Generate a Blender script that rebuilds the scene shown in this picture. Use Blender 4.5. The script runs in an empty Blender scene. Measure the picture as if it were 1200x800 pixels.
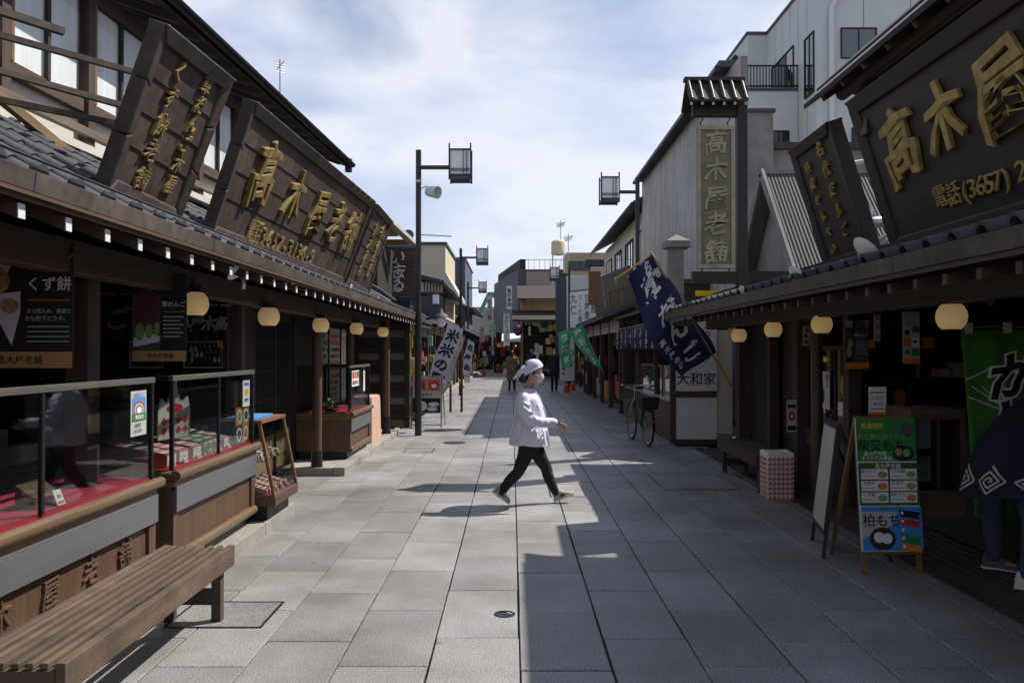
import bpy, bmesh, math, random
from mathutils import Vector as V, Matrix, Quaternion
random.seed(7)
R = math.radians
sc = bpy.context.scene
# ------------------------------------------------------------------ camera, sky, sun, exposure
CAMZ, F = 1.6, 28 / 36 * 1200
PITCH = math.atan(11 / F)
cd = bpy.data.cameras.new('camera'); cd.lens = 28; cd.sensor_width = 36; cd.clip_start = .05; cd.clip_end = 3000
cam = bpy.data.objects.new('camera', cd); sc.collection.objects.link(cam)
cam.location = (0, 0, CAMZ); cam.rotation_euler = (R(90) + PITCH, 0, 0); sc.camera = cam
SUN = V((.69, -.36, 1)) if False else V((.69, .36, 1))
SUN.normalize()
ELEV = math.asin(SUN.z)
w = bpy.data.worlds.new('World'); sc.world = w; w.use_nodes = True
nt = w.node_tree; N, L = nt.nodes, nt.links
bg = N['Background']
sky = N.new('ShaderNodeTexSky'); sky.sky_type = 'NISHITA'; sky.sun_disc = False
sky.sun_elevation = ELEV; sky.sun_rotation = math.atan2(SUN.x, SUN.y); sky.air_density = 1.0; sky.dust_density = .6; sky.ozone_density = 2.0
tc = N.new('ShaderNodeTexCoord'); mp = N.new('ShaderNodeMapping'); mp.inputs['Scale'].default_value = (1, 1, 2.6)
nz = N.new('ShaderNodeTexNoise'); nz.inputs['Scale'].default_value = 2.4; nz.inputs['Detail'].default_value = 8; nz.inputs['Roughness'].default_value = .55; nz.inputs['Distortion'].default_value = .5
cr = N.new('ShaderNodeValToRGB'); cr.color_ramp.elements[0].position = .38; cr.color_ramp.elements[1].position = .68
sx = N.new('ShaderNodeSeparateXYZ'); mr = N.new('ShaderNodeMapRange'); mr.inputs['From Min'].default_value = .02; mr.inputs['From Max'].default_value = .62; mr.inputs['To Min'].default_value = 1.05; mr.inputs['To Max'].default_value = -.08
ad = N.new('ShaderNodeMath'); ad.operation = 'ADD'; ad.use_clamp = True
mu = N.new('ShaderNodeMath'); mu.operation = 'MULTIPLY'; mu.inputs[1].default_value = .8
mx = N.new('ShaderNodeMix'); mx.data_type = 'RGBA'
nz2 = N.new('ShaderNodeTexNoise'); nz2.inputs['Scale'].default_value = 4.5; nz2.inputs['Detail'].default_value = 5
cc = N.new('ShaderNodeValToRGB'); cc.color_ramp.elements[0].color = (5.4, 6.0, 7.9, 1); cc.color_ramp.elements[1].color = (8.3, 8.4, 9.0, 1)
cc.color_ramp.elements[0].position = .35; cc.color_ramp.elements[1].position = .62
L.new(tc.outputs['Generated'], mp.inputs[0]); L.new(mp.outputs[0], nz.inputs['Vector']); L.new(mp.outputs[0], nz2.inputs['Vector'])
L.new(nz.outputs['Fac'], cr.inputs[0]); L.new(tc.outputs['Generated'], sx.inputs[0]); L.new(sx.outputs['Z'], mr.inputs['Value'])
L.new(cr.outputs[0], ad.inputs[0]); L.new(mr.outputs[0], ad.inputs[1]); L.new(ad.outputs[0], mu.inputs[0]); L.new(mu.outputs[0], mx.inputs['Factor'])
L.new(sky.outputs[0], mx.inputs['A']); L.new(nz2.outputs['Fac'], cc.inputs[0]); L.new(cc.outputs[0], mx.inputs['B'])
L.new(mx.outputs['Result'], bg.inputs['Color']); bg.inputs['Strength'].default_value = .088
sl = bpy.data.lights.new('sun', 'SUN'); sl.energy = 4.9; sl.angle = R(.5); sl.color = (1, .955, .9)
so = bpy.data.objects.new('sun', sl); sc.collection.objects.link(so); so.rotation_euler = SUN.to_track_quat('Z', 'Y').to_euler()
sc.view_settings.view_transform = 'Standard'; sc.view_settings.look = 'None'; sc.view_settings.gamma = 1; sc.view_settings.exposure = .42
sc.cycles.max_bounces = 6; sc.cycles.transparent_max_bounces = 12

# ------------------------------------------------------------------ helpers
def P(px, py, Y):
    """the point of the world at depth Y that stands at a pixel of the 1200 x 800 photograph"""
    u, v = (px - 600) / F, (400 - py) / F
    c, s = math.cos(PITCH), math.sin(PITCH)
    dy, dz = c - v * s, s + v * c
    return V((u * Y / dy, Y, CAMZ + dz * Y / dy))
def col(h):
    if isinstance(h, str):
        c = [int(h[i:i + 2], 16) / 255 for i in (0, 2, 4)]
        return tuple(x / 12.92 if x <= .04045 else ((x + .055) / 1.055) ** 2.4 for x in c) + (1,)
    return tuple(h) + (1,)
MATS = {}
def mk(name, base, rough=.6, var=.25, scale=6, bump=.15, grain=None, metal=0, tone=0, emit=0, spec=.5, fine=None, trans=0, world=None):
    """one procedural Principled material: base colour varied by object-space noise, stretched along a grain axis for wood"""
    if name in MATS: return MATS[name]
    m = bpy.data.materials.new(name); m.use_nodes = True; nt = m.node_tree; N, L = nt.nodes, nt.links
    b = N['Principled BSDF']; b.inputs['Roughness'].default_value = rough; b.inputs['Metallic'].default_value = metal
    b.inputs['Specular IOR Level'].default_value = spec
    c = col(base)
    tc = N.new('ShaderNodeTexCoord'); oi = N.new('ShaderNodeObjectInfo')
    sc_ = N.new('ShaderNodeVectorMath'); sc_.operation = 'MULTIPLY_ADD'
    s = [1, 1, 1]
    if grain: s = [1 if a != grain else .06 for a in 'xyz']
    sc_.inputs[1].default_value = s
    cm = N.new('ShaderNodeCombineXYZ'); m1 = N.new('ShaderNodeMath'); m1.operation = 'MULTIPLY'; m1.inputs[1].default_value = 37
    L.new(oi.outputs['Random'], m1.inputs[0])
    for k in range(3): L.new(m1.outputs[0], cm.inputs[k])
    L.new(tc.outputs['Object'], sc_.inputs[0]); L.new(cm.outputs[0], sc_.inputs[2])
    n = N.new('ShaderNodeTexNoise'); n.inputs['Scale'].default_value = scale * (4 if grain else 1); n.inputs['Detail'].default_value = 8; n.inputs['Roughness'].default_value = .6
    L.new(sc_.outputs[0], n.inputs['Vector'])
    r = N.new('ShaderNodeValToRGB'); r.color_ramp.elements[0].position = .3; r.color_ramp.elements[1].position = .72
    lo, hi = 1 - var, 1 + var * .8
    r.color_ramp.elements[0].color = tuple(min(1, x * lo) for x in c[:3]) + (1,); r.color_ramp.elements[1].color = tuple(min(1, x * hi) for x in c[:3]) + (1,)
    L.new(n.outputs['Fac'], r.inputs[0]); out = r.outputs[0]
    if fine:
        n2 = N.new('ShaderNodeTexNoise'); n2.inputs['Scale'].default_value = fine[0]; n2.inputs['Detail'].default_value = 2
        L.new(tc.outputs['Object'], n2.inputs['Vector'])
        r2 = N.new('ShaderNodeValToRGB'); r2.color_ramp.elements[0].position = .35; r2.color_ramp.elements[1].position = .65
        r2.color_ramp.elements[0].color = (1 - fine[1],) * 3 + (1,); r2.color_ramp.elements[1].color = (1 + fine[1],) * 3 + (1,)
        L.new(n2.outputs['Fac'], r2.inputs[0])
        mm = N.new('ShaderNodeMix'); mm.data_type = 'RGBA'; mm.blend_type = 'MULTIPLY'; mm.inputs['Factor'].default_value = 1
        L.new(out, mm.inputs['A']); L.new(r2.outputs[0], mm.inputs['B']); out = mm.outputs['Result']
    if world:
        ge = N.new('ShaderNodeNewGeometry'); n3 = N.new('ShaderNodeTexNoise'); n3.inputs['Scale'].default_value = world[0]; n3.inputs['Detail'].default_value = 7; n3.inputs['Roughness'].default_value = .65; L.new(ge.outputs['Position'], n3.inputs['Vector'])
        r3 = N.new('ShaderNodeValToRGB'); r3.color_ramp.elements[0].position = .32; r3.color_ramp.elements[1].position = .66
        r3.color_ramp.elements[0].color = (1 - world[1], 1 - world[1] * 1.08, 1 - world[1] * 1.2, 1); r3.color_ramp.elements[1].color = (1 + world[1] * .5,) * 3 + (1,); L.new(n3.outputs['Fac'], r3.inputs[0])
        vo = N.new('ShaderNodeTexVoronoi'); vo.inputs['Scale'].default_value = world[2]; L.new(ge.outputs['Position'], vo.inputs['Vector'])
        r4 = N.new('ShaderNodeValToRGB'); r4.color_ramp.elements[0].position = .045; r4.color_ramp.elements[1].position = .075; r4.color_ramp.elements[0].color = (.62, .6, .58, 1); L.new(vo.outputs['Distance'], r4.inputs[0])
        for src in (r3, r4):
            mm = N.new('ShaderNodeMix'); mm.data_type = 'RGBA'; mm.blend_type = 'MULTIPLY'; mm.inputs['Factor'].default_value = 1
            L.new(out, mm.inputs['A']); L.new(src.outputs[0], mm.inputs['B']); out = mm.outputs['Result']
    if tone:
        at = N.new('ShaderNodeAttribute'); at.attribute_name = 'tone'
        a2 = N.new('ShaderNodeMath'); a2.operation = 'ADD'; L.new(oi.outputs['Random'], a2.inputs[0]); L.new(at.outputs['Fac'], a2.inputs[1])
        fr = N.new('ShaderNodeMath'); fr.operation = 'FRACT'; L.new(a2.outputs[0], fr.inputs[0])
        mr = N.new('ShaderNodeMapRange'); mr.inputs['To Min'].default_value = 1 - tone; mr.inputs['To Max'].default_value = 1 + tone; L.new(fr.outputs[0], mr.inputs['Value'])
        vm = N.new('ShaderNodeVectorMath'); vm.operation = 'SCALE'; L.new(out, vm.inputs[0]); L.new(mr.outputs[0], vm.inputs['Scale']); out = vm.outputs[0]
    L.new(out, b.inputs['Base Color'])
    if bump:
        bp = N.new('ShaderNodeBump'); bp.inputs['Strength'].default_value = bump; bp.inputs['Distance'].default_value = .01
        L.new(n.outputs['Fac'], bp.inputs['Height']); L.new(bp.outputs[0], b.inputs['Normal'])
        rr = N.new('ShaderNodeMapRange'); rr.inputs['To Min'].default_value = max(.03, rough - .12); rr.inputs['To Max'].default_value = min(1, rough + .15)
        L.new(n.outputs['Fac'], rr.inputs['Value']); L.new(rr.outputs[0], b.inputs['Roughness'])
    if emit:
        b.inputs['Emission Color'].default_value = c; b.inputs['Emission Strength'].default_value = emit
    if trans:
        b.inputs['Subsurface Weight'].default_value = trans; b.inputs['Subsurface Radius'].default_value = (.02, .01, .006)
    MATS[name] = m; return m
def glassmat(name, tint=(.8, .85, .85), refl=1.0):
    if name in MATS: return MATS[name]
    m = bpy.data.materials.new(name); m.use_nodes = True; nt = m.node_tree; N, L = nt.nodes, nt.links
    N.remove(N['Principled BSDF']); o = N['Material Output']
    t = N.new('ShaderNodeBsdfTransparent'); t.inputs[0].default_value = (*tint, 1)
    g = N.new('ShaderNodeBsdfGlossy'); g.inputs['Roughness'].default_value = .03
    lw = N.new('ShaderNodeLayerWeight'); pw = N.new('ShaderNodeMath'); pw.operation = 'POWER'; pw.inputs[1].default_value = 4.0; L.new(lw.outputs['Facing'], pw.inputs[0])
    f = N.new('ShaderNodeMath'); f.operation = 'MULTIPLY_ADD'; f.inputs[1].default_value = .9; f.inputs[2].default_value = .035; L.new(pw.outputs[0], f.inputs[0])
    mm = N.new('ShaderNodeMath'); mm.operation = 'MULTIPLY'; mm.inputs[1].default_value = refl; mm.use_clamp = True
    x = N.new('ShaderNodeMixShader'); L.new(f.outputs[0], mm.inputs[0]); L.new(mm.outputs[0], x.inputs[0]); L.new(t.outputs[0], x.inputs[1]); L.new(g.outputs[0], x.inputs[2]); L.new(x.outputs[0], o.inputs[0])
    MATS[name] = m; return m

def tag(o, label=None, cat=None, group=None, kind=None):
    if label: o['label'] = label
    if cat: o['category'] = cat
    if group: o['group'] = group
    if kind: o['kind'] = kind
    return o
def link(o, parent=None):
    sc.collection.objects.link(o)
    if parent is not None:
        o.parent = parent; o.matrix_parent_inverse = WM[parent.name].inverted()
    WM[o.name] = Matrix.LocRotScale(o.location, o.rotation_euler, o.scale)
    return o
WM = {}
def E(name, label, cat, loc, group=None, kind=None, parent=None):
    o = bpy.data.objects.new(name, None); o.empty_display_size = .2; o.location = loc
    link(o, parent); return tag(o, label, cat, group, kind)
_TX = {}
def glyph(s, ext=0, off=0, bev=0, res=3, warp=0):
    k = (s, ext, off, bev, res, warp)
    if k not in _TX:
        c = bpy.data.curves.new('t', 'FONT'); c.body = s; c.extrude = ext; c.offset = off; c.bevel_depth = bev; c.bevel_resolution = 0; c.resolution_u = res; c.align_x = 'CENTER'; c.align_y = 'CENTER'
        o = bpy.data.objects.new('t', c); m = o.to_mesh()
        v = [V(x.co) - V((0, .08, 0)) for x in m.vertices]; f = [tuple(p.vertices) for p in m.polygons]
        o.to_mesh_clear(); bpy.data.objects.remove(o); bpy.data.curves.remove(c)
        if warp:
            for q in v:
                x, y = q.x, q.y
                q.x += warp * (.09 * math.sin(5.3 * y + 2 * x) + .05 * math.sin(11 * y)) + .1 * warp * y
                q.y += warp * (.16 * x + .07 * math.sin(6.1 * x + 1) + .03 * math.sin(13 * x + 4 * y))
        _TX[k] = (v, f)
    return _TX[k]

class MB:
    def __init__(s): s.v, s.f = [], []
    def add(s, v, f):
        n = len(s.v); s.v += [V(x) for x in v]; s.f += [tuple(n + i for i in q) for q in f]; return s
    def hexa(s, p):   # 8 corners: bottom 4 ccw, top 4
        return s.add(p, [(3, 2, 1, 0), (4, 5, 6, 7), (0, 1, 5, 4), (1, 2, 6, 5), (2, 3, 7, 6), (3, 0, 4, 7)])
    def box(s, x0, y0, z0, x1, y1, z1):
        x0, x1 = sorted((x0, x1)); y0, y1 = sorted((y0, y1)); z0, z1 = sorted((z0, z1))
        return s.hexa([(x0, y0, z0), (x1, y0, z0), (x1, y1, z0), (x0, y1, z0), (x0, y0, z1), (x1, y0, z1), (x1, y1, z1), (x0, y1, z1)])
    def bar(s, a, b, wd, ht, up=(0, 0, 1)):
        a, b = V(a), V(b); d = (b - a).normalized(); up = V(up)
        if abs(d.dot(up)) > .99: up = V((0, 1, 0))
        x = d.cross(up).normalized() * wd / 2; z = x.cross(d).normalized() * ht / 2
        return s.hexa([a - x - z, a + x - z, b + x - z, b - x - z, a - x + z, a + x + z, b + x + z, b - x + z])
    def tube(s, pts, r, n=10, cap=True):
        pts = [V(p) for p in pts]; k = len(pts); rr = r if isinstance(r, (list, tuple)) else [r] * k
        base = len(s.v); pu = None
        for i, p in enumerate(pts):
            d = (pts[min(i + 1, k - 1)] - pts[max(i - 1, 0)]).normalized()
            if pu is None:
                pu = d.cross(V((0, 0, 1)) if abs(d.z) < .9 else V((1, 0, 0))).normalized()
            pu = (pu - d * pu.dot(d)).normalized(); pv = d.cross(pu)
            a, b = rr[i] if isinstance(rr[i], tuple) else (rr[i], rr[i])
            for j in range(n):
                t = 2 * math.pi * j / n; s.v.append(p + pu * a * math.cos(t) + pv * b * math.sin(t))
        for i in range(k - 1):
            for j in range(n):
                q = base + i * n; s.f.append((q + j, q + (j + 1) % n, q + n + (j + 1) % n, q + n + j))
        if cap: s.f.append(tuple(base + j for j in range(n))[::-1]); s.f.append(tuple(base + (k - 1) * n + j for j in range(n)))
        return s
    def loft(s, rings, cap=True):
        n = len(rings[0]); base = len(s.v)
        for r in rings: s.v += [V(p) for p in r]
        for i in range(len(rings) - 1):
            for j in range(n):
                q = base + i * n; s.f.append((q + j, q + (j + 1) % n, q + n + (j + 1) % n, q + n + j))
        if cap: s.f.append(tuple(base + j for j in range(n))[::-1]); s.f.append(tuple(base + (len(rings) - 1) * n + j for j in range(n)))
        return s
    def lathe(s, prof, c, n=16, axis=(0, 0, 1), cap=True):
        q = V((0, 0, 1)).rotation_difference(V(axis).normalized()); c = V(c)
        return s.loft([[c + q @ V((r * math.cos(2 * math.pi * j / n), r * math.sin(2 * math.pi * j / n), z)) for j in range(n)] for r, z in prof], cap)
    def ball(s, c, r, n=12, m=8):
        r = r if isinstance(r, (tuple, list)) else (r, r, r)
        return s.loft([[V(c) + V((r[0] * math.sin(math.pi * i / m) * math.cos(2 * math.pi * j / n), r[1] * math.sin(math.pi * i / m) * math.sin(2 * math.pi * j / n), -r[2] * math.cos(math.pi * i / m))) for j in range(n)] for i in [.15] + list(range(1, m)) + [m - .15]])
    def poly(s, pts, d):  # extruded polygon
        n = len(pts); d = V(d); p = [V(q) for q in pts]
        return s.add(p + [q + d for q in p], [tuple(range(n))[::-1], tuple(range(n, 2 * n))] + [(i, (i + 1) % n, n + (i + 1) % n, n + i) for i in range(n)])
    def build(s, name, mat, parent=None, smooth=False, bev=0, label=None, cat=None, group=None, kind=None, loc=None, tone=False, remesh=0, disp=0):
        me = bpy.data.meshes.new(name)
        if loc is None:
            xs = [p.x for p in s.v]; ys = [p.y for p in s.v]; zs = [p.z for p in s.v]
            loc = V(((min(xs) + max(xs)) / 2, (min(ys) + max(ys)) / 2, min(zs)))
        loc = V(loc)
        me.from_pydata([p - loc for p in s.v], [], s.f)
        if isinstance(mat, str): mat = MATS[mat]
        me.materials.append(mat)
        if tone:
            a = me.attributes.new('tone', 'FLOAT', 'FACE'); a.data.foreach_set('value', [random.random() for _ in s.f] if tone is True else tone)
        if smooth: me.polygons.foreach_set('use_smooth', [True] * len(me.polygons))
        bm = bmesh.new(); bm.from_mesh(me); bmesh.ops.recalc_face_normals(bm, faces=bm.faces); bm.to_mesh(me); bm.free()
        o = bpy.data.objects.new(name, me); o.location = loc; link(o, parent); tag(o, label, cat, group, kind)
        if smooth and not remesh: 
            try: me.set_sharp_from_angle(angle=R(45))
            except Exception: pass
        if bev:
            b = o.modifiers.new('bevel', 'BEVEL'); b.width = bev; b.segments = 2; b.limit_method = 'ANGLE'
        if remesh:
            r = o.modifiers.new('remesh', 'REMESH'); r.mode = 'VOXEL'; r.voxel_size = remesh; r.use_smooth_shade = True
            g = o.modifiers.new('smooth', 'SMOOTH'); g.factor = .5; g.iterations = 4
            if disp:
                t = bpy.data.textures.new(name, 'CLOUDS'); t.noise_scale = disp[1]; d = o.modifiers.new('folds', 'DISPLACE'); d.texture = t; d.strength = disp[0]; d.mid_level = .5; d.texture_coords = 'LOCAL'
        return o
def inst(src, name, loc, parent, rot=None, scale=None):
    o = bpy.data.objects.new(name, src.data if hasattr(src, 'data') else src); o.location = loc
    if rot is not None: o.rotation_euler = rot
    if scale: o.scale = scale
    return link(o, parent)
def kids(o): return [c for c in KIDS.get(o.name, [])]
def copy_tree(o, dl=(0, 0, 0), rot=None, parent=None, label=None, group=None):
    c = o.copy(); sc.collection.objects.link(c)
    if parent is not None: c.parent = parent; 
    else:
        c.location = V(o.location) + V(dl)
        if rot is not None: c.rotation_euler = rot
        if label: c['label'] = label
        if group: c['group'] = group
    for ch in list(o.children): copy_tree(ch, parent=c)
    return c
class Pl:
    """a plane in the world: origin, direction to the right, direction up, and its outward normal"""
    def __init__(s, O, U, W):
        s.O = V(O); s.U = V(U).normalized(); s.W = (V(W) - s.U * V(W).dot(s.U)).normalized(); s.N = s.U.cross(s.W)
    def p(s, u, v, n=0): return s.O + s.U * u + s.W * v + s.N * n
    def rect(s, mb, u0, v0, u1, v1, n0, n1):
        return mb.hexa([s.p(u0, v0, n0), s.p(u1, v0, n0), s.p(u1, v0, n1), s.p(u0, v0, n1), s.p(u0, v1, n0), s.p(u1, v1, n0), s.p(u1, v1, n1), s.p(u0, v1, n1)])
    def quad(s, mb, u0, v0, u1, v1, n): return mb.add([s.p(u0, v0, n), s.p(u1, v0, n), s.p(u1, v1, n), s.p(u0, v1, n)], [(0, 1, 2, 3)])
    def ell(s, mb, u, v, ru, rv, n, k=14, a=0):
        pts = []
        for j in range(k):
            t = 2 * math.pi * j / k; x, y = ru * math.cos(t), rv * math.sin(t); pts.append(s.p(u + x * math.cos(a) - y * math.sin(a), v + x * math.sin(a) + y * math.cos(a), n))
        return mb.add(pts, [tuple(range(k))])
    def pol(s, mb, pts, n): return mb.add([s.p(a, b, n) for a, b in pts], [tuple(range(len(pts)))])
    def stroke(s, mb, pts, wd, n):
        for (a, b), (c, d) in zip(pts, pts[1:]):
            l = math.hypot(c - a, d - b) or 1; x, y = -(d - b) / l * wd / 2, (c - a) / l * wd / 2; ex, ey = (c - a) / l * wd / 2, (d - b) / l * wd / 2
            s.pol(mb, [(a + x - ex, b + y - ey), (a - x - ex, b - y - ey), (c - x + ex, d - y + ey), (c + x + ex, d + y + ey)], n)
        return mb
    def text(s, mb, t, u, v, size, n=.002, ext=0, off=0, bev=0, vert=False, warp=0, sx=1, pitch=1.0, res=2):
        if vert:
            for i, ch in enumerate(t):
                if ch != ' ': s.text(mb, ch, u, v - (i + .5) * size * pitch, size, n, ext, off, bev, False, warp, sx, res=res)
            return mb
        gv, gf = glyph(t, ext / size, off, bev, res, warp)
        return mb.add([s.p(u + q.x * size * sx, v + q.y * size, n + ext + q.z * size) for q in gv], gf)
def poster(name, label, cat, O, U, W, wd, ht, bgm, items, group=None, th=.01, parent=None, frame=None):
    """a flat printed sheet, board or sticker with its own thickness; the prints are parts in their own ink"""
    pl = Pl(O, U, W); mb = MB(); pl.rect(mb, 0, 0, wd, ht, -th, 0)
    root = mb.build(name, bgm, parent, label=label, cat=cat, group=group)
    inks, cnt = {}, {}
    for i, it in enumerate(items):
        n = .0012 + .0006 * i; k, m = it[0], it[-1]
        key = (m, 'lettering' if k in 'tv' else 'print'); b = inks.setdefault(key, MB()); cnt[key] = cnt.get(key, 0) + 1
        if k == 'r': pl.quad(b, it[1] * wd, it[2] * ht, it[3] * wd, it[4] * ht, n)
        elif k == 'e': pl.ell(b, it[1] * wd, it[2] * ht, it[3] * wd, it[4] * ht, n, a=it[5] if len(it) > 6 else 0)
        elif k == 'p': pl.pol(b, [(a * wd, c * ht) for a, c in it[1]], n)
        elif k == 's': pl.stroke(b, [(a * wd, c * ht) for a, c in it[1]], it[2] * wd, n)
        elif k == 't':
            al = sum(1 if ord(q) > 255 else .55 for q in it[1]); pl.text(b, it[1], it[2] * wd, it[3] * ht, min(it[4] * ht, 2 * min(it[2], 1 - it[2]) * wd * .97 / al), n, off=.012)
        elif k == 'v': pl.text(b, it[1], it[2] * wd, it[3] * ht, it[4] * ht, n, off=.012, vert=True)
    for (m, nm), b in inks.items(): b.build(nm, m, root, kind='stuff' if nm == 'print' and cnt[(m, nm)] > 1 else None)
    if frame:
        b = MB(); f = frame[1]
        for q in ((-f, -f, wd + f, 0), (-f, ht, wd + f, ht + f), (-f, 0, 0, ht), (wd, 0, wd + f, ht)): pl.rect(b, *q, -th - .004, .012)
        b.build('frame', frame[0], root)
    return root
# ------------------------------------------------------------------ materials
mk('granite', '868482', .5, .14, 1.6, .08, tone=.15, fine=(120, .5), world=(.8, .34, 3.4))
mk('granite_edge', '918d86', .8, .2, 3, .2, fine=(90, .25), world=(1.3, .25, 3.0))
mk('joint', '3d3b37', .95, .3, 12, .3)
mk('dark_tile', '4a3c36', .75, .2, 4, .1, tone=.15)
for a in 'xyz':
    mk('old_wood_' + a, '4a372d', .7, .35, 5, .4, a); mk('brown_wood_' + a, '553f2f', .55, .3, 4, .25, a)
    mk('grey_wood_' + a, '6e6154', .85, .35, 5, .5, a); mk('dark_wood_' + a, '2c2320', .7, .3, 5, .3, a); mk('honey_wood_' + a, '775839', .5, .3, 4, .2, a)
mk('oiled_rail', '64503a', .35, .25, 3, .15, 'y')
mk('bench_wood', '57483a', .75, .4, 3.5, .6, 'y', world=(5, .35, 9)); mk('bench_wood_x', '4a3d32', .8, .35, 4, .4, 'x')
mk('copper', '4c3f38', .6, .35, 2.2, .3, metal=.2, tone=.12, fine=(22, .22), world=(2.5, .35, 5)); mk('copper_cap', '5d574f', .5, .3, 2, .25, metal=.3, fine=(10, .15))
mk('fascia_copper', '554b44', .65, .3, 2, .25, metal=.15, tone=.1, fine=(14, .2), world=(1.8, .35, 6))
mk('carved_gold', '86703f', .7, .6, 14, .7, metal=.05, world=(4, .4, 9)); mk('gold_leaf', 'a89155', .45, .4, 12, .3, metal=.25, world=(4, .35, 9))
mk('case_wood', '4b4641', .8, .3, 5, .3, 'y'); mk('brown_tile', '3d332e', .9, .2, 3, .2); mk('brace_wood', '5c5248', .85, .35, 5, .4, 'x'); mk('straw_wood', '7d6344', .8, .4, 5, .4, 'y'); mk('board_ground_shaded', '7d745a', .7, .35, 6, .5); mk('board_relief_lit', 'a0977a', .6, .3, 4, .4)  # hanging board: shade round the carving painted in as a darker ground tone
mk('board_brown', '33261f', .6, .5, 3, .35, 'y', tone=.1, fine=(30, .15), world=(1.5, .3, 4))
mk('window_grey', '6c7275', .25, .1, 2, 0); mk('kawara', '45464a', .78, .25, 4, .2, tone=.15); mk('plaster', 'c4bfb6', .9, .12, 2, .1); mk('cream_wall', 'c9bda4', .9, .1, 2, .1)
mk('white_wall', 'd3d3d2', .8, .08, 1.5, .05); mk('grey_panel', 'cdcfcb', .7, .06, 1, .03, world=(.3, .1, .2)); mk('dark_grey', '4b4d55', .7, .12, 2, .05)
mk('tin_wall', 'a8a6a2', .75, .3, .8, .1, 'z', world=(.9, .22, 3)); mk('stained_wall', '8b8886', .9, .35, 1.2, .1, world=(.8, .3, 4)); mk('beige', '9d9182', .85, .15, 1, .08)
mk('blue_grey', '4c5566', .75, .12, 1, .05); mk('asphalt_roof', '4a4a4c', .9, .2, 3, .2)
mk('black_metal', '1f1f24', .45, .15, 8, .05, metal=.3); mk('pole_paint', '2a2728', .5, .2, 4, .08); mk('steel', 'a8a8a6', .35, .15, 8, .05, metal=.8)
mk('brushed', '7b7b7d', .42, .12, 3, .06, 'y', metal=.55); mk('white_paint', 'd8d8d6', .5, .06, 4, .03); mk('off_white', 'bdb6a6', .7, .1, 3, .05)
mk('lantern_paper', 'dcbb80', .45, .12, 3, .02, emit=.16); mk('lamp_glass', 'eeeef2', .3, .04, 3, 0, trans=.6)
mk('red_cloth', 'b0203a', .85, .15, 5, .1); mk('pink_box', 'c4695a', .7, .2, 8, .05); mk('paper', 'dcdad4', .8, .05, 5, 0); mk('paper_shade', 'b4b0a8', .8, .1, 5, 0)
mk('ink_black', '16161a', .7, .1, 5, 0); mk('ink_red', 'b32430', .6, .1, 5, 0); mk('ink_green', '2f7d3c', .6, .1, 5, 0); mk('ink_blue', '3f86c6', .6, .1, 5, 0)
mk('ink_yellow', 'e0b52c', .6, .1, 5, 0); mk('ink_orange', 'd0762c', .6, .1, 5, 0); mk('kraft', 'b08d56', .75, .1, 8, .02); mk('poster_black', '242427', .55, .15, 5, 0)
mk('azuki', '5d3040', .6, .5, 40, .6); mk('dango_green', '7f9f58', .5, .2, 9, .1); mk('kinako', 'a08a5c', .8, .4, 40, .5); mk('rice_white', 'cfcad0', .7, .12, 6, .1)
mk('navy_cloth', '27294f', .85, .2, 5, .15); mk('dark_cloth', '202329', .9, .2, 5, .15); mk('night_cloth', '1b1d30', .85, .2, 5, .15); mk('green_cloth', '3a6e28', .85, .15, 4, .12); mk('teal_cloth', '3fae7c', .8, .15, 4, .1); mk('white_cloth', 'c9c9d2', .8, .08, 6, .08)
mk('salmon_cloth', 'bb9a88', .85, .12, 4, .1); mk('coat_white', 'd6d6e4', .8, .04, 5, .05); mk('skin', 'b08c7a', .5, .1, 10, .05, trans=.1); mk('hair', '1d1716', .45, .3, 30, .3, 'z')
mk('black_trousers', '1c1c20', .85, .2, 12, .15); mk('denim', '38465a', .85, .25, 20, .15); mk('shoe', '9d9484', .7, .15, 20, .1); mk('sole', 'd0ccc4', .7, .1, 8, 0)
mk('rubber', '17171a', .6, .2, 10, .1); mk('camo', '6d6850', .85, .65, 14, .1); mk('suit', '22242e', .8, .2, 6, .1); mk('leaf', '3d5c2b', .7, .3, 10, .1); mk('leaf_red', '4a4530', .7, .3, 10, .1)
mk('stone', '7f7c78', .85, .25, 6, .3); mk('green_copper', '6f9f8a', .7, .2, 3, .1); mk('orange_plastic', 'd0492c', .5, .1, 5, 0); mk('yellow_plastic', 'e6c71e', .5, .1, 5, 0)
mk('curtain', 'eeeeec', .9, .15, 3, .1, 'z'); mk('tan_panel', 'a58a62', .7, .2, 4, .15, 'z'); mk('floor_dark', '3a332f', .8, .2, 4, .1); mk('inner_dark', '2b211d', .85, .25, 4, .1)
mk('warm_bulb', 'ffb860', .5, 0, 5, 0, emit=2.0); mk('corrugated', '6a6660', .8, .15, 2, .05); mk('roof_brown', '30241f', .9, .3, 3, .1, 'y')
glassmat('glass', (.80, .83, .83), 1.0); glassmat('clear_glass', (.97, .98, .98), .7); glassmat('dark_glass', (.30, .34, .36), 1.6)
GL = MATS['glass']
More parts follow.
